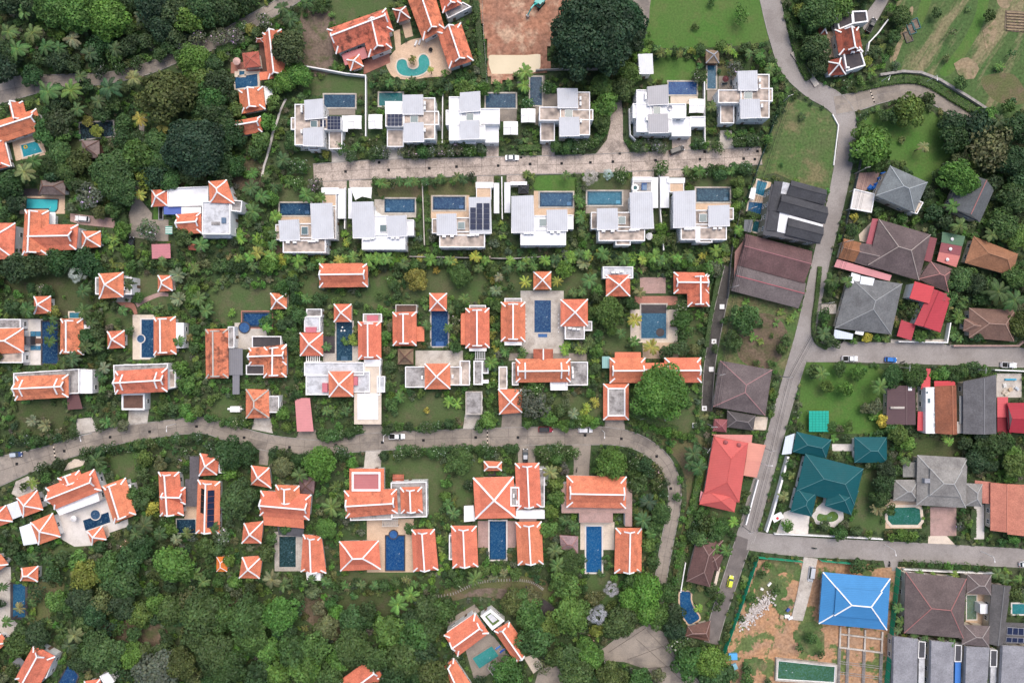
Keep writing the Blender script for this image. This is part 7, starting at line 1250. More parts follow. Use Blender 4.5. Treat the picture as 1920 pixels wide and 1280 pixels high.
def frond_set(seed, n, leaflets, droop, wid, up=.35, star=1, jitter=.25, short=0.0, fold=.35):
    """feather palm of unit reach"""
    r = np.random.default_rng(seed); V, C = [],[]
    for s in range(star):
        o = np.array([0,0,0.]) if star == 1 else np.array([r.uniform(-.45,.45), r.uniform(-.45,.45), r.uniform(-.25,.2)])
        k_ = 1.0 if star == 1 else r.uniform(.5,.75)
        for i in range(n):
            th = 2 * math.pi * i / n + r.uniform(-jitter, jitter); el = up + r.uniform(-.35,.35); L = k_ * r.uniform(.82 - short, 1.05); d = np.array([math.cos(th), math.sin(th),0]); sd = np.array([-d[1], d[0],0]); dr = droop * r.uniform(.7,1.3)
            tone = r.uniform(.7,1.3); yl = r.uniform(.9,1.25)
            pos = lambda t: o + d * L * t * math.cos(el * .6) * (1 - .12 * t * t) + np.array([0,0, L * (math.sin(el) * t - dr * t * t)])
            for j in range(leaflets):
                t = .1 + .9 * (j + .5) / leaflets; c = pos(t); ax = pos(min(1, t + .03)) - pos(t - .03); ax /= np.linalg.norm(ax); ln = L * wid * (math.sin(math.pi * min(1, t * .9 + .08)) ** .6) * r.uniform(.85,1.15); hw = L * .5 / leaflets * 1.25
                for sg in (-1,1):
                    tip = c + sd * sg * ln * .85 + ax * ln * .45 + np.array([0,0,-ln * fold]); V += [c - ax * hw, tip - ax * hw * .35, tip + ax * hw * .2, c + ax * hw]; g = tone * r.uniform(.8,1.2); C += [(g * yl, g, g * .9)] * 4
            # rachis
            for j in range(5):
                a, b = pos(j / 5), pos((j + 1) / 5); w_ = .018 * (1 - j / 6); V += [a - sd * w_, b - sd * w_, b + sd * w_, a + sd * w_]; C += [(tone * 2.0, tone * 1.7, tone * 1.0)] * 4
    return quads_to_mesh('fronds', np.array(V), np.array(C))
def fan_set(seed, n=15):
    r = np.random.default_rng(seed); V, C = [],[]
    for i in range(n):
        th = i * 2.39996; rad = .7 * math.sqrt((i + .3) / n); z = .4 - .9 * rad * rad; c = np.array([rad * math.cos(th), rad * math.sin(th), z]); d = np.array([math.cos(th), math.sin(th),-.25]); d /= np.linalg.norm(d); s = np.cross(d, [0,0,1.]); s /= np.linalg.norm(s); tone = r.uniform(.55,1.25); Rf = .33 * r.uniform(.85,1.15)
        for j in range(9):
            a = -1.7 + 3.4 * j / 8; e = d * math.cos(a) + s * math.sin(a); p = np.cross(e, [0,0,1.]); p /= np.linalg.norm(p) + 1e-9; tip = c + e * Rf + np.array([0,0,-.05 * r.random() + .04]); m_ = c + e * Rf * .55
            V += [c, m_ + p * .026, tip, m_ - p * .026]; g = tone * r.uniform(.6,1.25); C += [(g, g, g)] * 4
        V += [np.array([0,0,0]), c + s * .012, c, c - s * .012]; C += [(.8,.8,.7)] * 4
    return quads_to_mesh('fan_leaves', np.array(V), np.array(C))
PALM = {'P': [frond_set(10 + k, 12 + k % 3,16,.6,.19,.45) for k in range(5)], 'Y': [frond_set(20 + k, 9,15,.45,.16,.3) for k in range(2)], 'D': [frond_set(30 + k, 34,15,.3,.14,.55, fold=.1) for k in range(3)],
        'A': [frond_set(40 + k, 9,11,.55,.2,.5,3,.35) for k in range(4)], 'B': [frond_set(50 + k, 10,9,.45,.20,.6,1,.5,.2,.05) for k in range(3)], 'S': [fan_set(60 + k) for k in range(2)]}
TRK = MB().tube([(0,0,0),(.02,0,.3),(-.03,.02,.65),(0,0,1)],[.05,.04,.032,.02],7).mesh('trunk', 'bark'); PTK = MB().tube([(0,0,0),(.015,.01,.5),(0,0,1)],[.035,.024,.02],7).mesh('trunk', 'bark')
LIMB = MB()
for k in range(5): a = 1.257 * k; LIMB.tube([(0,0,.5),(.18 * math.cos(a),.18 * math.sin(a),.72),(.4 * math.cos(a),.4 * math.sin(a),.95)],[.025,.018,.008],5)
LIMBM = LIMB.mesh('limbs', 'bark')
COLS = {'d': (.048,.092,.036), 'k': (.038,.080,.039), 'm': (.074,.138,.046), 'b': (.112,.212,.050), 'y': (.22,.26,.06), 'o': (.085,.116,.040), 'g': (.13,.16,.10), 's': (.43,.475,.46), 'x': (.14,.168,.08), 'Y': (.44,.40,.08)}
CNAME = {'d': 'dark green', 'k': 'deep green', 'm': 'mid green', 'b': 'bright green', 'y': 'yellow-green', 'o': 'olive green', 'g': 'grey-green', 's': 'silver', 'x': 'dull green', 'Y': 'yellow'}
PLANTS = []   # every plant's label is settled at the end
def jit(c, a=.14): return tuple(max(.004, x * (1 + rnd.uniform(-a, a))) for x in c)
def nm_of(kind, r): return {'P': 'palm_tree', 'Y': 'palm_tree', 'D': 'date_palm', 'A': 'areca_palm', 'B': 'banana_plant', 'S': 'fan_palm', 'p': 'flowering_tree'}.get(kind, 'bush' if r < 12 else {'r': 'round_crowned_tree', 'a': 'feathery_tree'}.get(kind, 'broadleaf_tree'))
SPECS = []
def plant(x, y, r, kind='l', col='m'): SPECS.append((x, y, r, kind, col))
def grow(x, y, r, kind, col, single=True):
    """a plant of its own, or (single False) its foliage as one batch of leaves for the mass planting"""
    R = r * S; pal = kind in PALM
    hgt = {'P': 2.2 + R * 1.1, 'Y': 4.5, 'D': 2.6, 'A': 1.4, 'B': .6, 'S': 4.6}[kind] if pal else .55 + R * (.75 if R < 1.6 else 1.05)
    w = W((x, y), hgt if pal else hgt * .9); nm = nm_of(kind, r); c = jit(COLS[col]); c = tuple(v * 1.25 for v in c) if pal and col not in 'sY' else c; rz = rnd.uniform(0,6.28)
    if pal: me = rnd.choice(PALM[kind]); sc = (R, R, R * rnd.uniform(.8,1.1)); z = hgt
    else:
        opts = CR_[kind]; best = min(abs(math.log(R / o[0])) for o in opts); Rm, me = rnd.choice([o for o in opts if abs(math.log(R / o[0])) < best + 1e-6]); k = R / Rm
        sc = (k * rnd.uniform(.86,1.14), k * rnd.uniform(.86,1.14), k * (1.0 if R > 1.6 else .9)); z = hgt - .15 * R
    if not single:
        n = len(me.vertices); v = np.empty(n * 3, np.float32); me.vertices.foreach_get('co', v); v = v.reshape(-1,3) * np.array(sc); q = np.empty(n * 4, np.float32); me.color_attributes['lc'].data.foreach_get('color', q)
        ct, st = math.cos(rz), math.sin(rz); return np.stack([v[:, 0] * ct - v[:, 1] * st + w.x, v[:, 0] * st + v[:, 1] * ct + w.y, v[:, 2] + z],1), q.reshape(-1,4)[:, :3] * np.array(c)
    root = thing(nm, None, None, (w.x, w.y, 0), None, rz); put('fronds' if pal else 'crown', me, root, (0,0, z),0, sc, c + (1.0,))
    put('trunk', PTK if pal else TRK, root, scale=(5.5,5.5, hgt + .05 * R) if pal else (max(1.0, R), max(1.0, R), hgt))
    if not pal and r >= 16: put('limbs', LIMBM, root, scale=(R * 1.1, R * 1.1, hgt))
    PLANTS.append((root, x, y, r, nm, col))
TREES = '''100 12 38 l b;150 22 42 l b;205 30 38 l b;190 -8 40 l b;235 48 22 l m;60 8 28 l d;20 -5 30 l d;285 8 34 l k;325 22 30 l m;300 48 26 l k;352 36 28 l b;380 14 30 l d;420 8 30 l d;455 -8 28 l d;20 100 26 l d;8 128 28 l k;78 108 18 l d;112 112 22 l d;138 120 18 l d;180 110 18 l d;215 105 18 l m;242 84 20 l d;272 78 16 l d;330 70 18 l d;60 143 20 l d;150 143 16 P d;110 168 14 l d;250 1188 18 l m;312 1198 16 l d;5 1100 12 P d;12 1165 14 P m;-5 1130 14 l d;185 133 15 p d;225 128 15 p d;255 118 14 p d;300 102 14 l d;160 162 16 l d;230 165 14 l m;1066 1232 24 l m;1100 1215 20 l b;
32 92 24 P m;60 62 22 P m;85 88 20 P d;135 72 20 P g;168 100 20 P d;215 92 18 P d;265 30 17 P g;45 22 18 P m;15 60 20 P m;110 90 18 P d;90 172 27 P m;133 170 25 P m;205 165 27 P k;250 146 20 P x;262 222 18 P y;305 235 18 P y;185 190 18 P d;
312 178 50 l o;378 150 27 l b;365 112 28 r b;340 106 15 l m;396 182 32 l m;408 215 24 l d;365 275 50 r k;230 258 26 a d;190 215 18 l d;112 228 26 l d;86 250 22 l m;95 215 18 l d;165 228 11 r y;182 246 13 r y;70 232 16 l m;145 205 18 P d;
210 322 36 l m;255 292 30 l m;226 352 34 l m;265 325 18 l y;300 300 24 l m;332 290 22 l d;398 272 32 l d;432 252 28 l d;410 302 28 l d;442 312 20 l d;422 334 20 l d;96 308 22 l d;62 302 18 P d;45 322 24 P x;15 345 28 l d;30 376 20 l d;122 320 20 l o;170 368 25 p g;150 350 16 l d;216 390 18 l m;186 398 16 l o;232 432 20 r b;276 430 20 p g;200 442 18 A m;216 456 19 A b;345 442 20 r m;376 458 20 P m;30 500 28 l d;70 494 26 l d;112 490 26 l d;160 490 26 l d;182 508 18 l d;145 512 21 S s;10 470 20 l d;100 330 18 l k;12 400 14 l d;135 345 14 l d;255 265 20 l d;320 262 18 l b;270 350 16 a y;262 365 14 P y;240 470 16 r b;
470 352 20 P d;490 368 18 P m;474 396 21 P m;462 416 19 A m;456 442 21 A b;482 452 24 A b;510 372 15 r b;504 437 14 r b;503 496 18 r b;540 330 20 A m;560 312 18 p m;592 345 16 p g;575 366 19 P m;530 300 19 P d;552 262 20 l m;600 370 14 P m;560 345 14 p m;516 162 18 l b;514 192 16 l b;503 228 17 l b;491 262 18 l b;480 284 16 l m;540 90 36 r o;562 140 24 l b;536 152 20 l b;530 15 18 P d;545 36 20 P d;556 56 18 P d;600 12 13 r m;575 5 16 P d;410 70 18 p g;440 66 16 p g;496 40 16 p g;470 56 12 l y;452 50 14 p m;480 62 12 l m;418 108 12 r b;445 101 10 l b;405 160 32 l d;400 210 30 l d;420 240 26 l d;382 240 26 l m;386 196 28 l m;430 180 18 l m;440 205 18 l b;395 120 22 l d;370 70 16 p g;340 82 14 p g;
870 170 19 r b;906 168 16 r b;928 162 14 A m;950 155 14 A m;985 135 20 P b;982 160 16 P b;968 145 12 A m;1025 163 14 p m;990 195 13 p m;1095 155 8 r m;1110 62 80 G k;1168 30 38 l k;1140 108 26 l k;1180 60 30 l k;1060 100 24 l k;1130 162 22 l b;1135 196 24 l b;1126 230 20 l m;1196 106 15 l b;1180 136 24 l b;1170 166 24 l m;1150 182 16 l m;1192 82 16 l b;1390 26 18 a b;1335 4 8 l m;773 113 10 r y;807 130 8 P y;835 137 9 l b;
1377 128 16 p g;1310 142 14 p m;1335 200 14 P m;1370 250 12 A m;1395 245 14 A m;1410 262 16 p m;1335 245 9 l b;1430 205 14 A b;1440 180 12 A m;640 278 15 p m;610 288 9 l y;668 270 14 A m;658 292 13 p m;
1107 332 18 S s;1140 327 12 S s;1165 328 15 p m;1240 315 16 p m;1383 362 12 l b;1384 342 12 l b;1380 388 12 l b;1378 405 10 l m;1240 430 14 l b;1236 448 14 l b;1260 452 16 a x;1225 470 14 A m;1385 430 12 P b;
783 523 21 l y;818 507 7 r Y;800 769 7 r Y;778 508 12 a g;863 517 21 r m;1058 506 19 r b;1040 490 16 D g;1094 492 17 D g;985 529 15 Y y;1045 527 14 Y y;1105 525 20 P m;1141 584 29 r b;1146 620 13 r b;1092 545 13 P m;1075 548 12 P m;1120 545 14 l b;1122 665 18 A m;1105 650 18 A m;1130 640 14 A m;1165 625 13 P m;1190 600 18 P y;1190 640 14 P m;1222 650 19 P y;1175 535 10 l b;1186 570 14 l d;1200 548 14 P x;1275 575 16 p m;1280 600 20 l m;1285 625 20 a m;1275 650 18 l m;1310 590 10 r b;1312 612 8 r b;1300 655 14 l x;1260 655 12 l m;1320 600 12 A m;1250 660 14 l d;
50 580 20 P d;155 546 18 P d;156 582 20 P d;170 605 14 P d;100 600 12 P d;92 640 14 P d;95 618 12 P d;165 632 18 l d;160 650 18 P d;135 672 19 P d;120 680 16 P d;195 690 15 P g;25 575 18 l d;240 532 16 P d;335 515 18 D g;335 560 17 D g;352 640 18 A x;340 690 18 r b;350 722 18 l b;372 560 18 P m;386 582 18 P m;260 558 13 r m;230 582 13 P m;275 580 15 A m;295 576 12 A m;292 680 14 A m;312 676 12 A m;90 545 12 l d;75 542 11 p g;60 540 11 l d;102 585 12 l y;222 602 8 r m;245 620 10 l m;180 625 16 l m;185 655 14 l d;200 670 12 A m;260 705 8 l d;30 690 14 A m;55 690 12 A d;335 640 14 P m;
500 602 16 l m;575 560 14 P m;598 560 14 l m;500 614 12 P b;436 590 12 A b;665 636 15 A b;645 640 10 A m;710 509 5 r y;712 555 9 r m;612 650 12 P m;520 590 14 A b;530 610 14 l m;530 540 16 l m;560 590 16 l m;540 630 14 l m;735 600 8 l d;
855 651 12 r m;955 655 22 A m;975 662 16 A m;1065 655 18 A b;1090 650 18 A b;920 680 17 P m;850 752 20 A b;770 735 10 l m;1004 760 28 a g;985 745 22 a g;1000 730 17 p m;1030 782 19 l b;1050 770 16 l m;915 788 18 l b;900 800 14 l m;1095 765 15 A y;1112 755 14 A y;1095 778 14 B b;1110 790 13 B b;1060 760 13 a g;1075 775 14 P g;750 745 14 P m;735 760 14 l m;800 560 10 A m;842 570 10 A m;800 610 12 P m;840 615 12 P m;845 580 10 P m;855 600 10 p g;862 575 14 l m;870 560 14 P m;930 545 14 P g;930 575 14 l m;925 510 13 A b;935 520 12 P g;
1146 867 34 r b;1196 907 20 r m;1238 735 56 r b;1240 962 23 r m;1216 940 20 P k;1206 975 21 P d;1228 990 18 l m;1075 850 16 p m;1020 850 17 p m;1045 860 14 l m;1032 885 18 P x;1040 905 19 l b;1042 932 18 l b;1032 960 16 l b;1030 990 18 l b;1060 975 14 P d;1075 985 14 P d;1070 1050 24 r m;1040 1032 18 P m;1045 1060 20 P m;1210 870 16 l d;1216 885 14 p d;1190 870 14 p d;1230 910 14 p m;1220 1000 14 P m;1215 1020 14 l b;1225 1055 14 l m;
599 867 30 r b;530 876 22 r x;562 890 19 P m;445 938 36 l m;430 852 28 l d;462 850 22 l d;430 884 17 l b;402 850 14 l d;622 950 24 P m;612 990 22 r b;642 962 14 P m;632 918 18 A m;272 858 16 r b;300 870 14 l x;285 952 14 l Y;266 940 17 l m;250 925 15 l m;180 862 20 P d;160 852 16 p d;190 878 14 P d;280 920 15 l m;270 890 16 l m;640 850 16 p d;660 868 14 l b;560 865 16 l d;650 880 10 l b;335 860 9 p g;60 905 14 P b;45 912 10 l m;80 880 16 p d;110 870 13 l d;85 895 14 l m;320 990 14 l b;350 870 8 l b;655 900 14 A b;645 940 16 A m;
862 863 24 r m;840 882 14 A b;835 905 12 l b;835 930 12 l b;850 962 16 P m;840 945 14 P m;835 990 14 A m;842 1010 12 A m;880 910 12 p d;900 895 9 P d;945 895 10 P d;750 852 14 p m;780 850 14 p m;815 850 14 p m;720 855 12 l d;770 990 12 l m;800 985 12 A m;825 1015 11 A b;832 1045 12 A b;
328 1059 37 r b;386 1024 19 r m;242 1050 28 l m;202 1066 26 l m;160 1078 28 l y;230 1092 30 l m;196 1126 28 a x;180 1150 28 l d;232 1136 28 l d;262 1150 22 l b;286 1106 18 l d;292 1130 20 l b;100 1075 18 l m;130 1132 18 l m;380 1152 38 l m;350 1122 22 a x;110 1178 30 A d;70 1190 24 l d;140 1190 22 P x;190 1222 38 l m;246 1226 24 r b;292 1262 38 l g;340 1242 34 l o;402 1222 38 l m;372 1192 28 l m;60 1130 10 P d;36 1140 14 P x;90 1050 14 P d;60 1045 14 P d;20 1030 18 l d;40 1045 16 l d;120 1045 18 l m;85 1165 18 A m;40 1185 16 l m;150 1240 20 l d;130 1210 18 P d;230 1260 22 a d;380 1090 16 P m;365 1075 16 P m;350 1000 14 P m;330 1010 14 P g;415 1005 16 p g;400 990 14 P d;410 1030 14 l m;430 1050 14 l b;440 1090 14 l b;300 1000 18 P d;270 985 22 P d;255 1000 18 P d;320 1095 16 l d;410 1090 14 l m;450 1115 14 a g;500 1035 18 l m;510 1010 14 l m;535 990 14 l m;
525 1152 34 r b;462 1160 36 l m;422 1152 32 l m;472 1192 34 l m;502 1218 24 l b;422 1252 36 l d;482 1266 30 l d;552 1222 32 l m;612 1174 24 l x;592 1212 32 l b;570 1252 32 l b;660 1212 36 l m;660 1162 26 l m;690 1144 20 r d;730 1182 28 l b;702 1232 28 l m;772 1162 22 l d;780 1192 32 l m;760 1232 32 l m;742 1264 28 l d;746 1132 24 P b;770 1114 20 P b;510 1086 22 P x;532 1096 18 P m;560 1090 14 l m;588 1110 16 l x;560 1120 12 l m;620 1130 14 l m;600 1140 16 l x;640 1235 26 l b;620 1265 26 l m;520 1265 26 l b;540 1180 20 l d;450 1220 22 l b;620 1090 14 A m;
800 1142 28 l m;832 1146 26 l m;800 1182 28 l m;790 1222 28 l d;812 1262 32 l o;780 1264 26 l d;964 1128 24 l o;994 1152 28 l m;1002 1202 32 l m;975 1122 22 l m;1070 1152 36 l b;1060 1096 28 l b;1068 1062 22 r m;890 1086 20 P m;1068 1116 10 r y;1120 1180 15 r y;1146 1104 17 S s;1120 1152 22 S s;1165 1166 32 r o;950 1258 28 l m;1046 1232 22 l m;1082 1262 32 l m;1110 1230 26 l b;1150 1272 34 l o;1184 1122 26 l b;1210 1106 32 l b;1212 1142 28 l b;1190 1092 22 l m;1232 1152 24 l m;1262 1152 22 l k;1266 1182 20 l k;1274 1212 22 p m;1292 1242 28 l m;1332 1242 32 r b;1342 1268 32 l m;1312 1226 18 a g;1362 1032 16 P m;1312 1010 18 l m;1180 1140 20 r x;1250 1110 20 l m;1030 1170 22 l b;1000 1120 20 l x;860 1090 14 p m;925 1085 14 A g;940 1075 14 A g;880 1070 10 l m;965 1075 14 l b;1225 1085 16 A b;1235 1265 16 l x;1200 1275 24 l m;1065 1085 18 A m;1010 1060 14 p m;1020 1250 18 a g;970 1275 20 l m;900 1275 14 l d;
1300 850 21 P d;1310 876 20 P d;1295 870 16 P d;1326 980 22 a m;1350 985 20 l m;1375 978 14 P b;1396 955 12 l m;1300 1000 16 l d;1310 965 14 l m;1340 1005 18 l m;1335 1105 13 l m;1350 1120 12 l m;1310 1140 12 P b;1345 1140 10 l m;1340 1030 14 P m;1270 930 10 l m;1275 900 9 l b;1255 845 8 l b;1260 830 10 l b;
1397 596 28 l m;1374 640 20 l m;1398 566 13 B b;1412 632 13 B b;1465 585 13 B b;1480 600 14 B b;1455 605 12 B b;1472 640 13 l m;1465 655 12 l m;1425 640 12 B b;1360 600 10 l m;1418 680 7 r m;1445 680 8 l b;1440 720 8 l b;1452 740 10 l b;1455 720 9 P m;1446 775 8 l b;1340 655 10 l m;1490 590 12 B b;1448 560 10 B b;1352 775 8 B b;
1636 274 32 l b;1620 252 22 l b;1650 296 22 l m;1856 276 44 a x;1798 334 34 r b;1790 256 28 l d;1832 242 32 l k;1892 300 34 l d;1872 226 18 P d;1786 386 18 P m;1800 422 20 P m;1772 416 18 l d;1902 370 28 l m;1882 422 28 l m;1906 442 22 l b;1738 362 16 l d;1752 398 18 l d;1705 206 28 l b;1735 190 20 r m;1680 218 18 l m;1658 216 14 l m;1790 234 26 l d;1535 20 38 l m;1570 8 28 l b;1530 86 26 l m;1535 122 20 l d;1690 32 20 l m;1675 70 16 l m;1910 240 28 l d;1890 200 14 l m;1605 270 14 l m;1600 295 12 l m;1732 275 14 P x;1640 450 9 l d;1597 432 14 r m;1602 408 10 l Y;1520 55 16 l m;1500 20 16 l y;1510 100 14 l m;1640 100 14 l m;1625 115 12 l y;1755 25 12 l m;1785 60 12 a x;1855 30 14 l m;1870 130 16 A m;1895 100 12 a m;1800 155 14 l m;1780 315 16 l d;1760 330 14 l d;1920 340 26 l d;1860 440 18 P m;1830 440 12 A m;1720 395 12 l d;1690 410 12 l m;1590 480 10 l d;1590 528 14 P m;1560 525 18 P d;1545 590 14 l m;1555 540 12 l m;
1800 522 22 l m;1802 560 20 A m;1790 592 22 A m;1832 532 22 l d;1872 546 28 P d;1902 562 26 P d;1842 556 18 l d;1800 632 20 A m;1830 625 16 l d;1545 625 17 P m;1710 580 18 a o;1725 630 13 r b;1680 607 8 r y;1625 632 11 l Y;1905 520 22 l m;1780 560 16 l m;1830 610 10 l m;1555 640 14 l m;1570 645 10 l m;1600 640 8 l b;
1551 725 15 r b;1584 728 18 r b;1606 700 15 r b;1540 700 18 P m;1525 695 16 l m;1575 690 14 l m;1650 725 20 P m;1640 760 16 l x;1672 705 22 r m;1713 703 25 r m;1690 728 12 l m;1768 700 14 l b;1785 708 14 l m;1750 704 12 l b;1800 695 16 l m;1825 690 16 l m;1845 694 12 l b;1655 788 14 l Y;1642 778 14 A b;1625 765 12 l x;1685 812 20 l b;1702 832 18 l b;1672 805 15 l m;1560 800 11 l m;1590 800 11 l b;1575 805 10 l x;1500 800 10 l m;1662 882 20 l d;1656 906 22 l d;1652 930 20 l d;1645 952 17 D x;1668 955 14 l m;1680 880 14 l m;1850 842 26 l d;1832 862 22 l d;1870 832 22 l d;1905 872 26 r b;1900 850 18 l b;1888 825 16 l m;1780 828 12 P b;1770 820 10 B b;1700 865 12 P m;1640 870 12 l d;1810 830 16 l d;1840 815 16 l k;1860 870 14 l d;1895 895 14 l b;1545 985 12 l m;1575 998 15 l m;1605 995 12 l m;1630 1000 10 l b;1480 868 10 r m;1470 890 10 l m;1470 930 14 P x;1475 985 13 r b;1600 960 9 l m;1690 1003 12 r b;1672 1006 10 r b;1710 1004 12 r b;1800 985 10 p g;1805 970 10 l m;1815 980 11 l b;1900 1010 12 l b;1880 1015 10 l m;1610 1060 17 l m;1635 1062 10 l m;1695 1055 9 r m;1712 1056 9 r m;1728 1057 9 r m;1745 1058 8 r m;1760 1058 9 r m;1778 1060 10 r b;1795 1062 9 r m;1812 1062 9 r m;1830 1064 9 r m;1845 1066 9 l m;1725 1075 10 P b;1790 1078 12 P b;1750 1078 8 P b;1685 1140 14 P m;1690 1165 14 P m;1685 1180 12 P m;1695 1192 9 l y;1715 1194 10 P m;1735 1196 9 P m;1765 1200 10 P m;1785 1204 10 P m;1862 1215 12 A b;1900 1110 18 l o;1870 1075 14 P m;1885 1085 14 P m;1910 1085 12 P m;1430 1075 10 l m;1455 1105 10 l m;1410 1120 12 l m;1390 1160 9 l m;1500 1215 10 l m;1520 1195 12 l m;1540 1225 10 l m;1400 1255 12 l m;1400 1275 14 l m;1375 1265 12 l m;1440 1275 9 l m;1440 1060 8 l b;1360 1255 14 l m'''
for row in TREES.replace('\n', '').split(';'):
    f = row.split()
    if len(f) == 5: plant(float(f[0]), float(f[1]), float(f[2]), f[3], f[4])
# belts of mixed planting along boundaries
def belt(pts, step, kinds, rlo, rhi, wob=5, cols='mmbd'):
    sp = smooth(pts, 8); L = 0; nxt = 0
    for a, b in zip(sp[:-1], sp[1:]):
        d = math.hypot(b[0] - a[0], b[1] - a[1])
        while nxt <= L + d:
            t = (nxt - L) / max(d, 1e-6); x = a[0] + (b[0] - a[0]) * t + rnd.uniform(-wob, wob); y = a[1] + (b[1] - a[1]) * t + rnd.uniform(-wob, wob); nxt += step * rnd.uniform(.75,1.3)
            if hit(BLOCK, x, y): continue
            plant(x, y, rnd.uniform(rlo, rhi), rnd.choice(kinds), rnd.choice(cols))
        L += d
belt([(470,478),(560,484),(700,482),(850,486),(1000,484),(1100,478),(1200,484),(1300,480),(1365,470)],11, 'APPA', 11,17,6, 'mbbby')
belt([(560,500),(760,494),(940,500),(1100,480)],26, 'Pl', 10,15,6, 'md'); belt([(1185,500),(1260,492),(1350,500),(1360,480)],14, 'lAA', 11,17,6, 'mbbx')
belt([(692,152),(760,158),(830,158),(900,160)],10, 'AAPl', 9,15,6, 'mmdk'); belt([(700,345),(760,340),(820,335),(890,330)],13, 'PPpA', 9,14,5, 'mmd'); belt([(995,325),(1040,326),(1085,322)],13, 'PPA', 11,15,4, 'mmd'); belt([(1290,325),(1350,322),(1405,318)],12, 'Pppl', 10,15,6, 'mm'); belt([(700,288),(780,285),(860,282),(925,280)],15, 'ppl', 10,15,4, 'mmg'); belt([(1042,276),(1085,274),(1125,262)],13, 'ppl', 11,15,4, 'mm'); belt([(1192,272),(1250,278)],12, 'pl', 9,13,4, 'mg'); belt([(1310,272),(1345,275)],12, 'pA', 10,13,4, 'mg'); belt([(1380,268),(1425,262)],13, 'pA', 9,13,6, 'md')
belt([(1215,95),(1260,97),(1318,96)],11, 'lAP', 9,13,5, 'bmyo'); belt([(1355,92),(1400,96),(1440,115),(1445,140)],12, 'APl', 10,15,6, 'mmb')
belt([(925,500),(922,560),(925,640),(925,700),(918,735)],12, 'AAl', 7,11,4, 'ybmb'); belt([(745,500),(742,560),(728,620),(728,680),(730,745)],12, 'All', 8,12,5, 'mmbx'); belt([(552,520),(548,580),(550,640),(556,700),(548,745)],11, 'lll', 9,14,6, 'mmbd'); belt([(362,500),(360,560),(364,620),(368,690),(372,740)],12, 'lAl', 9,13,5, 'mmbb'); belt([(180,590),(186,640),(190,700),(196,745)],12, 'lPl', 9,14,5, 'mmdd'); belt([(1115,560),(1118,600),(1115,690),(1112,740)],12, 'All', 9,14,5, 'mmdb'); belt([(688,160),(686,220),(684,270)],12, 'AAP', 9,12,3, 'mmb'); belt([(828,175),(830,220),(828,270)],12, 'AAl', 8,12,3, 'mmd'); belt([(640,545),(700,560)],30, 'l', 6,9,4); belt([(800,400),(794,440)],11, 'AA', 8,11,3, 'mb'); belt([(940,420),(942,450)],11, 'AA', 9,12,3, 'mb'); belt([(1085,370),(1092,410),(1095,450)],12, 'AAP', 9,13,4, 'mmd'); belt([(645,425),(650,460)],12, 'A', 8,12,3, 'by')
belt([(20,825),(80,828),(140,812)],13, 'ppl', 9,13,4, 'ddm'); belt([(60,792),(100,798)],18, 'DD', 12,15,4, 'g'); belt([(190,795),(230,795)],12, 'Dpl', 10,14,4, 'dmg'); belt([(285,760),(330,770),(375,775)],12, 'lpl', 10,15,6, 'bbm'); belt([(395,785),(440,795),(470,792)],11, 'pl', 8,11,3, 'mm'); belt([(515,745),(530,780),(545,810)],12, 'll', 10,15,5, 'bmd'); belt([(592,815),(640,815),(680,805)],11, 'pl', 9,13,4, 'mmd'); belt([(600,765),(640,770),(660,780)],14, 'PAl', 10,15,6, 'mmd'); belt([(720,805),(790,800),(865,792)],12, 'pll', 9,13,4, 'mmd'); belt([(985,792),(1060,795),(1120,788)],12, 'lbp'.replace('b', 'l'),9,14,4, 'bmb'); belt([(1185,790),(1240,808),(1300,818)],12, 'll', 7,10,3, 'bb')
belt([(165,845),(230,838),(300,828),(370,822)],12, 'ppl', 9,13,4, 'mdm'); belt([(400,838),(470,842)],14, 'pl', 10,15,4, 'dm'); belt([(510,850),(580,852),(660,850)],13, 'pl', 9,13,4, 'dmm'); belt([(725,842),(800,846),(880,840),(965,842)],12, 'ppl', 9,13,3, 'mmd'); belt([(1010,842),(1062,842)],13, 'pp', 11,15,4, 'm'); belt([(1185,850),(1220,868),(1244,900),(1240,930)],13, 'ppl', 8,12,4, 'mdx')
belt([(520,1085),(600,1090),(680,1095),(780,1090)],14, 'AlPl', 9,14,6, 'mmx'); belt([(830,1072),(900,1070),(960,1070)],13, 'lA', 8,13,4, 'bm'); belt([(1250,500),(1345,505)],18, 'l', 9,12,4, 'mm')
belt([(1290,590),(1322,540),(1335,520)],10, 'l', 6,9,2, 'mb'); belt([(1270,1060),(1285,1000),(1298,950),(1312,890)],9, 'l', 6,8,2, 'bb'); belt([(460,320),(500,330),(520,350)],13, 'PA', 10,14,6, 'md'); belt([(520,400),(500,470),(440,480)],15, 'AP', 10,16,8, 'mbb'); belt([(340,500),(420,495),(480,500)],14, 'AlP', 9,14,6, 'mdm'); belt([(250,500),(330,490)],14, 'AlP', 9,13,6, 'mdm')
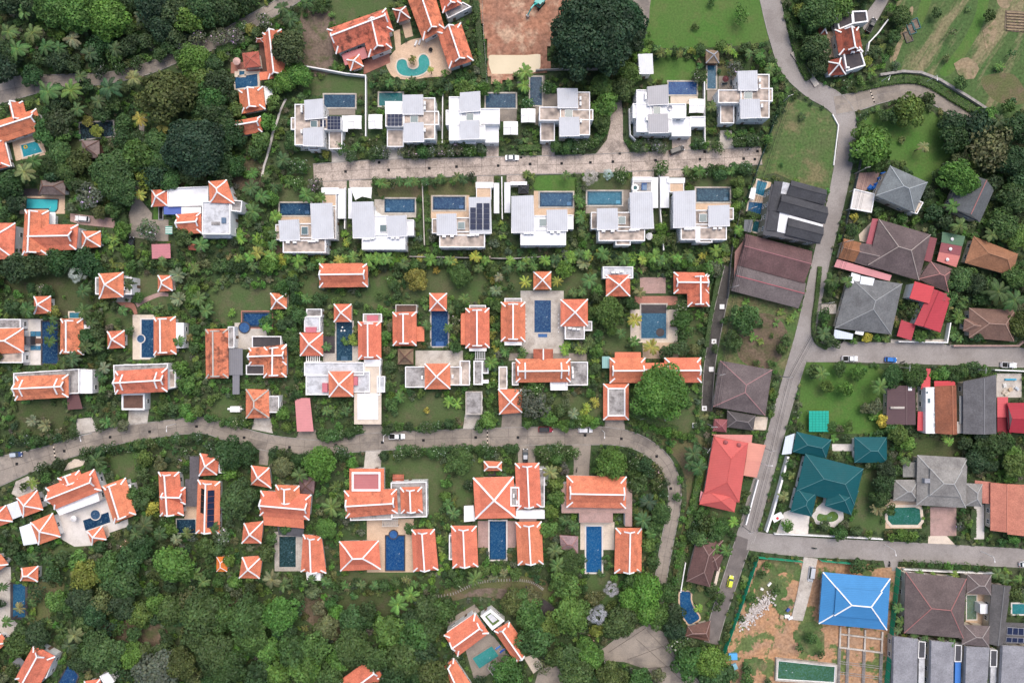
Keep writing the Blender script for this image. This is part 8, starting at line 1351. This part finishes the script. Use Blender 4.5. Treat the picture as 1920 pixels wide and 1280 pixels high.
# woods: fill what is still open with trees of the same kinds
FOREST = np.zeros((GH, GW), bool)
for pl in ([(-60,-60),(520,-60),(500,-10),(330,85),(200,130),(-60,150)],[(60,190),(270,170),(420,110),(460,170),(420,300),(400,330),(280,350),(130,420),(-60,360),(-60,330),(90,300)],[(-60,1020),(60,1020),(270,1000),(440,1080),(640,1120),(830,1140),(840,1340),(-60,1340)],[(940,1110),(1280,1090),(1260,1170),(1140,1190),(1000,1240),(990,1200)],[(1240,1200),(1340,1220),(1360,1340),(1300,1340)],[(1760,200),(1980,200),(1980,460),(1900,460),(1860,420),(1780,400)],[(1780,500),(1980,490),(1980,640),(1910,640),(1900,575),(1810,570)],[(1500,-60),(1700,-60),(1660,20),(1560,20),(1540,130),(1490,60)],[(1800,815),(1930,815),(1930,905),(1820,890)],[(1000,1270),(1250,1270),(1300,1340),(1000,1340)],[(-70,180),(-20,180),(-20,1100),(-70,1100)]): raster(FOREST, pl)
occ = [(q[0], q[1], q[2]) for q in SPECS if q[2] > 12]; tries = 0; added = 0
while added < 150 and tries < 9000:
    tries += 1; x, y = rnd.uniform(-60,1980), rnd.uniform(-60,1340); r = rnd.uniform(14,27)
    if not hit(FOREST, x, y) or hit(BLOCK, x, y) or any(hit(BLOCK, x + r * .75 * math.cos(t), y + r * .75 * math.sin(t)) for t in (0,1.57,3.14,4.71)): continue
    if any((x - a) ** 2 + (y - b) ** 2 < (.54 * (r + c)) ** 2 for a, b, c in occ): continue
    plant(x, y, r, rnd.choice('lllla'), rnd.choice('dmmdbokx')); occ.append((x, y, r)); added += 1
# clipped hedges
def hedge(label, pts, wd, hgt, col, dens=26):
    c = [W(p) for p in smooth(pts, 4)]; V, C = [],[]
    r = thing('hedge', label, 'hedge', (c[0].x, c[0].y, 0)); o = np.array([c[0].x, c[0].y, 0.])
    for a, b in zip(c[:-1], c[1:]):
        L = (b - a).length; d = np.array([*((b - a) / L),0.]); s = np.array([-d[1], d[0],0.]); n = int(L * (wd + 2 * hgt) * dens); u = nr.random(n) * L; q = nr.random(n) * (wd + 2 * hgt)
        off = np.where(q < wd, q - wd / 2, np.where(q < wd + hgt, -wd / 2, wd / 2)); z = np.where(q < wd, hgt, np.where(q < wd + hgt, q - wd, q - wd - hgt)); nn = np.where((q < wd)[:, None], np.array([[0,0,1.]]), np.where((q < wd + hgt)[:, None],-s[None], s[None]))
        P = np.array([a.x, a.y, 0.]) + u[:, None] * d + off[:, None] * s + z[:, None] * np.array([0,0,1.]) + nr.normal(size=(n, 3)) * .07; g = nr.uniform(.7,1.3,(n, 1)); v, cc = leaf_mesh('', P - o, nn + nr.normal(size=(n, 3)) * .5, nr.uniform(.1,.2, n), np.concatenate([g, g, g],1)); V.append(v); C.append(cc)
    put('foliage', quads_to_mesh('foliage', np.concatenate(V), np.concatenate(C)), r, color=jit(COLS[col],.05))
    mb = MB(); mb.bar([V3(p, hgt * .42) for p in c], wd * .82, hgt * .8); q = bpy.data.objects.new('core', mb.mesh('core', 'undersoil', tuple(o))); COL.objects.link(q); q.parent = r
hedge('long tall dark hedge beside the excavated plot', [(893,5),(898,60),(903,110),(909,150)],2.0,1.6, 'm'); hedge('bright clipped hedge along the top road above the red patio', [(410,97),(440,90),(478,72)],2.2,1.5, 'b'); hedge('clipped hedge along the dark lane, beside the L-shaped roof', [(1345,515),(1336,560),(1327,610),(1322,650)],1.4,1.8, 'm'); hedge('bright lime hedge along the bend of the lower street', [(1316,860),(1306,905),(1298,950),(1290,985)],2.2,1.6, 'b'); hedge('bright lime hedge strip between the dark lane end and the lower woods', [(1283,1005),(1276,1045),(1268,1100)],2.0,1.3, 'b'); hedge('green hedge strip along the right-hand field bend', [(1600,168),(1650,156),(1700,150),(1740,158),(1790,188),(1830,212)],2.6,.9, 'b'); hedge('green hedge strip right of the top right bend', [(1482,-10),(1484,50),(1490,85),(1500,120),(1516,150)],2.4,.9, 'b'); hedge('lime and red hedge strip left of the sala by the date palms', [(210,498),(246,499)],1.5,1.0, 'y'); hedge('lime hedge strip above the sala by the date palms', [(275,499),(322,498)],1.5,1.0, 'y'); hedge('clipped hedge between the drives, left of the concrete drive', [(228,385),(236,420),(232,452)],3.0,1.6, 'm'); hedge('bright hedge right of the house inside the road bend', [(1190,948),(1192,985)],1.6,1.5, 'y'); hedge('hedge along the left side of the grass corner by the side road', [(1536,500),(1530,560),(1524,610),(1530,640),(1550,652)],1.3,.7, 'b'); hedge('hedge beside the garden walk of the weathered roof with the grey link', [(449,722),(470,724),(500,722)],1.8,1.2, 'b'); hedge('tall hedge behind the white path at the right, beside the grey shingle villa', [(1820,952),(1819,1005)],1.9,1.6, 'm'); hedge('hedge along the vivid lawn beside the dark maroon roof', [(1665,730),(1664,800)],1.2,1.4, 'm'); hedge('upper strip hedge between the pools of the fifth and sixth lower-row villas', [(1084,335),(1086,385)],1.6,1.2, 'b'); hedge('grass hedge left of the lower-row villa with black solar arrays', [(798,345),(800,400),(803,460)],1.3,.8, 'b'); hedge('hedge on the left edge of the garden of the upper villa with the upright pool', [(978,182),(976,200)],1.5,1.4, 'b'); hedge('clipped hedge by the gate of the fourth upper-row villa', [(972,280),(1012,278)],2.0,1.2, 'b'); hedge('hedge between the townhouse pools', [(1398,400),(1430,410)],1.6,1.2, 'b'); hedge('green hedge strip along the lower garden of the double roof', [(1180,775),(1220,790),(1270,805)],2.2,.9, 'b'); hedge('tall bright hedge block in the slanted roof garden', [(268,846),(272,875)],3.6,2.6, 'b')
# bushes: the 300 largest one by one, the rest as undergrowth
cand = []
for k in range(90000):
    x, y = rnd.uniform(-60,1980), rnd.uniform(-60,1340); r = rnd.uniform(4.0,10.5)
    if hit(BLOCK, x, y) or (hit(OPEN, x, y) and rnd.random() > .003): continue
    if any(hit(BLOCK, x + (r + .5) * .8 * c, y + (r + .5) * .8 * s) for c, s in ((1,0),(-1,0),(0,1),(0,-1))): r = 4.0
    if any(hit(BLOCK, x + 3 * c, y + 3 * s) for c, s in ((1,0),(-1,0),(0,1),(0,-1))): continue
    cand.append((x, y, r))
big = {}; kept = []
for x, y, r in cand:
    i, j = int(x // 12), int(y // 12); ok = True
    for a in (i - 1, i, i + 1):
        for b in (j - 1, j, j + 1):
            for (u, v, q) in big.get((a, b),()):
                if (u - x) ** 2 + (v - y) ** 2 < (.68 * (q + r)) ** 2: ok = False
    if ok: big.setdefault((i, j),[]).append((x, y, r)); kept.append((x, y, r))
inside = [k for k in kept if 0 < k[0] < 1920 and 0 < k[1] < 1280]
covered = lambda x, y: any((x - a) ** 2 + (y - b) ** 2 < (c * .8) ** 2 for a, b, c in occ)
inside.sort(key=lambda k: -k[2] + (5 if covered(k[0], k[1]) else 0))
NB = 260; singles = set(inside[:NB]); UC = 'mmmmbdbbxog'
for x, y, r in inside[:NB]: plant(x, y, r, rnd.choice('llllrpA'), rnd.choice(UC))
# the 300 largest of each kind in view are plants of their own; the remainder is mass planting
kinds = {}; rest = {'woodland': ([],[]), 'undergrowth': ([],[])}
for q in SPECS: kinds.setdefault(nm_of(q[3], q[2]),[]).append(q)
for nm, L in kinds.items():
    L.sort(key=lambda q: -q[2] + (99 if not (-q[2] * .5 < q[0] < 1920 + q[2] * .5 and -q[2] * .5 < q[1] < 1280 + q[2] * .5) else 0)); n = 0
    for q in L:
        seen = -q[2] * .5 < q[0] < 1920 + q[2] * .5 and -q[2] * .5 < q[1] < 1280 + q[2] * .5
        if seen and n < 295: grow(*q); n += 1
        else: V_, C_2 = grow(*q, single=False); t_ = rest['undergrowth' if q[2] < 12 else 'woodland']; t_[0].append(V_); t_[1].append(C_2)
UB = [crown_mesh(900 + k, 1.0,6,26,.19,.7,.42) for k in range(5)]; AB = [frond_set(950 + k, 9,6,.45,.32,.6,1,.4,.2) for k in range(3)]
arr = []
for me in UB + AB:
    n = len(me.vertices); v = np.empty(n * 3, np.float32); me.vertices.foreach_get('co', v); c = np.empty(n * 4, np.float32); me.color_attributes['lc'].data.foreach_get('color', c); arr.append((v.reshape(-1,3), c.reshape(-1,4)[:, :3]))
V, C = rest['undergrowth']
for x, y, r in kept:
    if (x, y, r) in singles: continue
    R = r * S; fr_ = rnd.random() < .22; v, c = arr[rnd.randrange(len(UB)) if not fr_ else len(UB) + rnd.randrange(len(AB))]; t = rnd.uniform(0,6.28); ct, st = math.cos(t), math.sin(t); w = W((x, y),.6); k = R * (1.0 if not fr_ else 1.25)
    V.append(np.stack([(v[:, 0] * ct - v[:, 1] * st) * k + w.x, (v[:, 0] * st + v[:, 1] * ct) * k + w.y, np.maximum(v[:, 2] * k * .8 + .35 + R * .45,.02)],1)); C.append(c * np.array(jit(COLS[rnd.choice(UC)],.2)))
ug = put('undergrowth', quads_to_mesh('undergrowth', np.concatenate(V), np.concatenate(C)), None, color=(1,1,1)); tag(ug, 'low mixed shrubs and ferns filling the gardens between houses', 'undergrowth', None, 'stuff')
for me in UB + AB: bpy.data.meshes.remove(me)
if rest['woodland'][0]: tag(put('woodland', quads_to_mesh('woodland', np.concatenate(rest['woodland'][0]), np.concatenate(rest['woodland'][1])), None, color=(1,1,1)), 'mass of smaller trees filling the woods and garden edges', 'woodland', None, 'stuff')
# ------------------------------------------------------------------ plant labels: look first, then the nearest landmark
KN = {'palm_tree': 'feather palm', 'date_palm': 'stiff-leaved date palm', 'areca_palm': 'clustered palm', 'banana_plant': 'banana plant', 'fan_palm': 'fan palm', 'flowering_tree': 'white-flowering frangipani', 'broadleaf_tree': 'tree', 'round_crowned_tree': 'round-crowned tree', 'feathery_tree': 'feathery tree', 'bush': 'bush'}
KC = {'palm_tree': 'palm', 'date_palm': 'palm', 'areca_palm': 'palm', 'banana_plant': 'banana plant', 'fan_palm': 'palm', 'flowering_tree': 'tree', 'broadleaf_tree': 'tree', 'round_crowned_tree': 'tree', 'feathery_tree': 'tree', 'bush': 'bush'}
ORD = ['', 'second ', 'third ', 'fourth ', 'fifth ', 'sixth ', 'seventh ', 'eighth ', 'ninth ', 'tenth ', 'eleventh ', 'twelfth ', 'thirteenth ', 'fourteenth ', 'fifteenth ', 'sixteenth ', 'seventeenth ', 'eighteenth ', 'nineteenth ', 'twentieth ']
byl = {}
for root, x, y, r, nm, col in PLANTS:
    lx, ly, ph = min(LM, key=lambda m: (m[0] - x) ** 2 + (m[1] - y) ** 2); dx, dy = x - lx, y - ly
    dirn = ('right of' if dx > 0 else 'left of') if abs(dx) > abs(dy) else ('below' if dy > 0 else 'above')
    size = 'big ' if r > 26 else 'small ' if r < 9 else ''
    byl.setdefault((size, CNAME[col], nm, dirn, ph),[]).append((dx * dx + dy * dy, root))
for (size, cn, nm, dirn, ph), L in byl.items():
    L.sort(key=lambda t: t[0])
    for k, (_, root) in enumerate(L):
        pre = '' if len(L) == 1 else ORD[min(k, 19)] + 'nearest '
        lb = f'{pre}{size}{cn} {KN[nm]} {dirn} {ph}'; lb = lb if len(lb.split()) < 17 else lb.replace('stiff-leaved ', '').replace('white-flowering ', '').replace(' modern', '').replace('clustered ', '').replace('feather ', '').replace('the roof at the head of ', '')
        tag(root, lb, KC[nm], {'bush': 'garden bushes', 'flowering_tree': 'frangipani trees'}.get(nm, 'trees' if 'tree' in KC[nm] else 'palms and banana plants'))
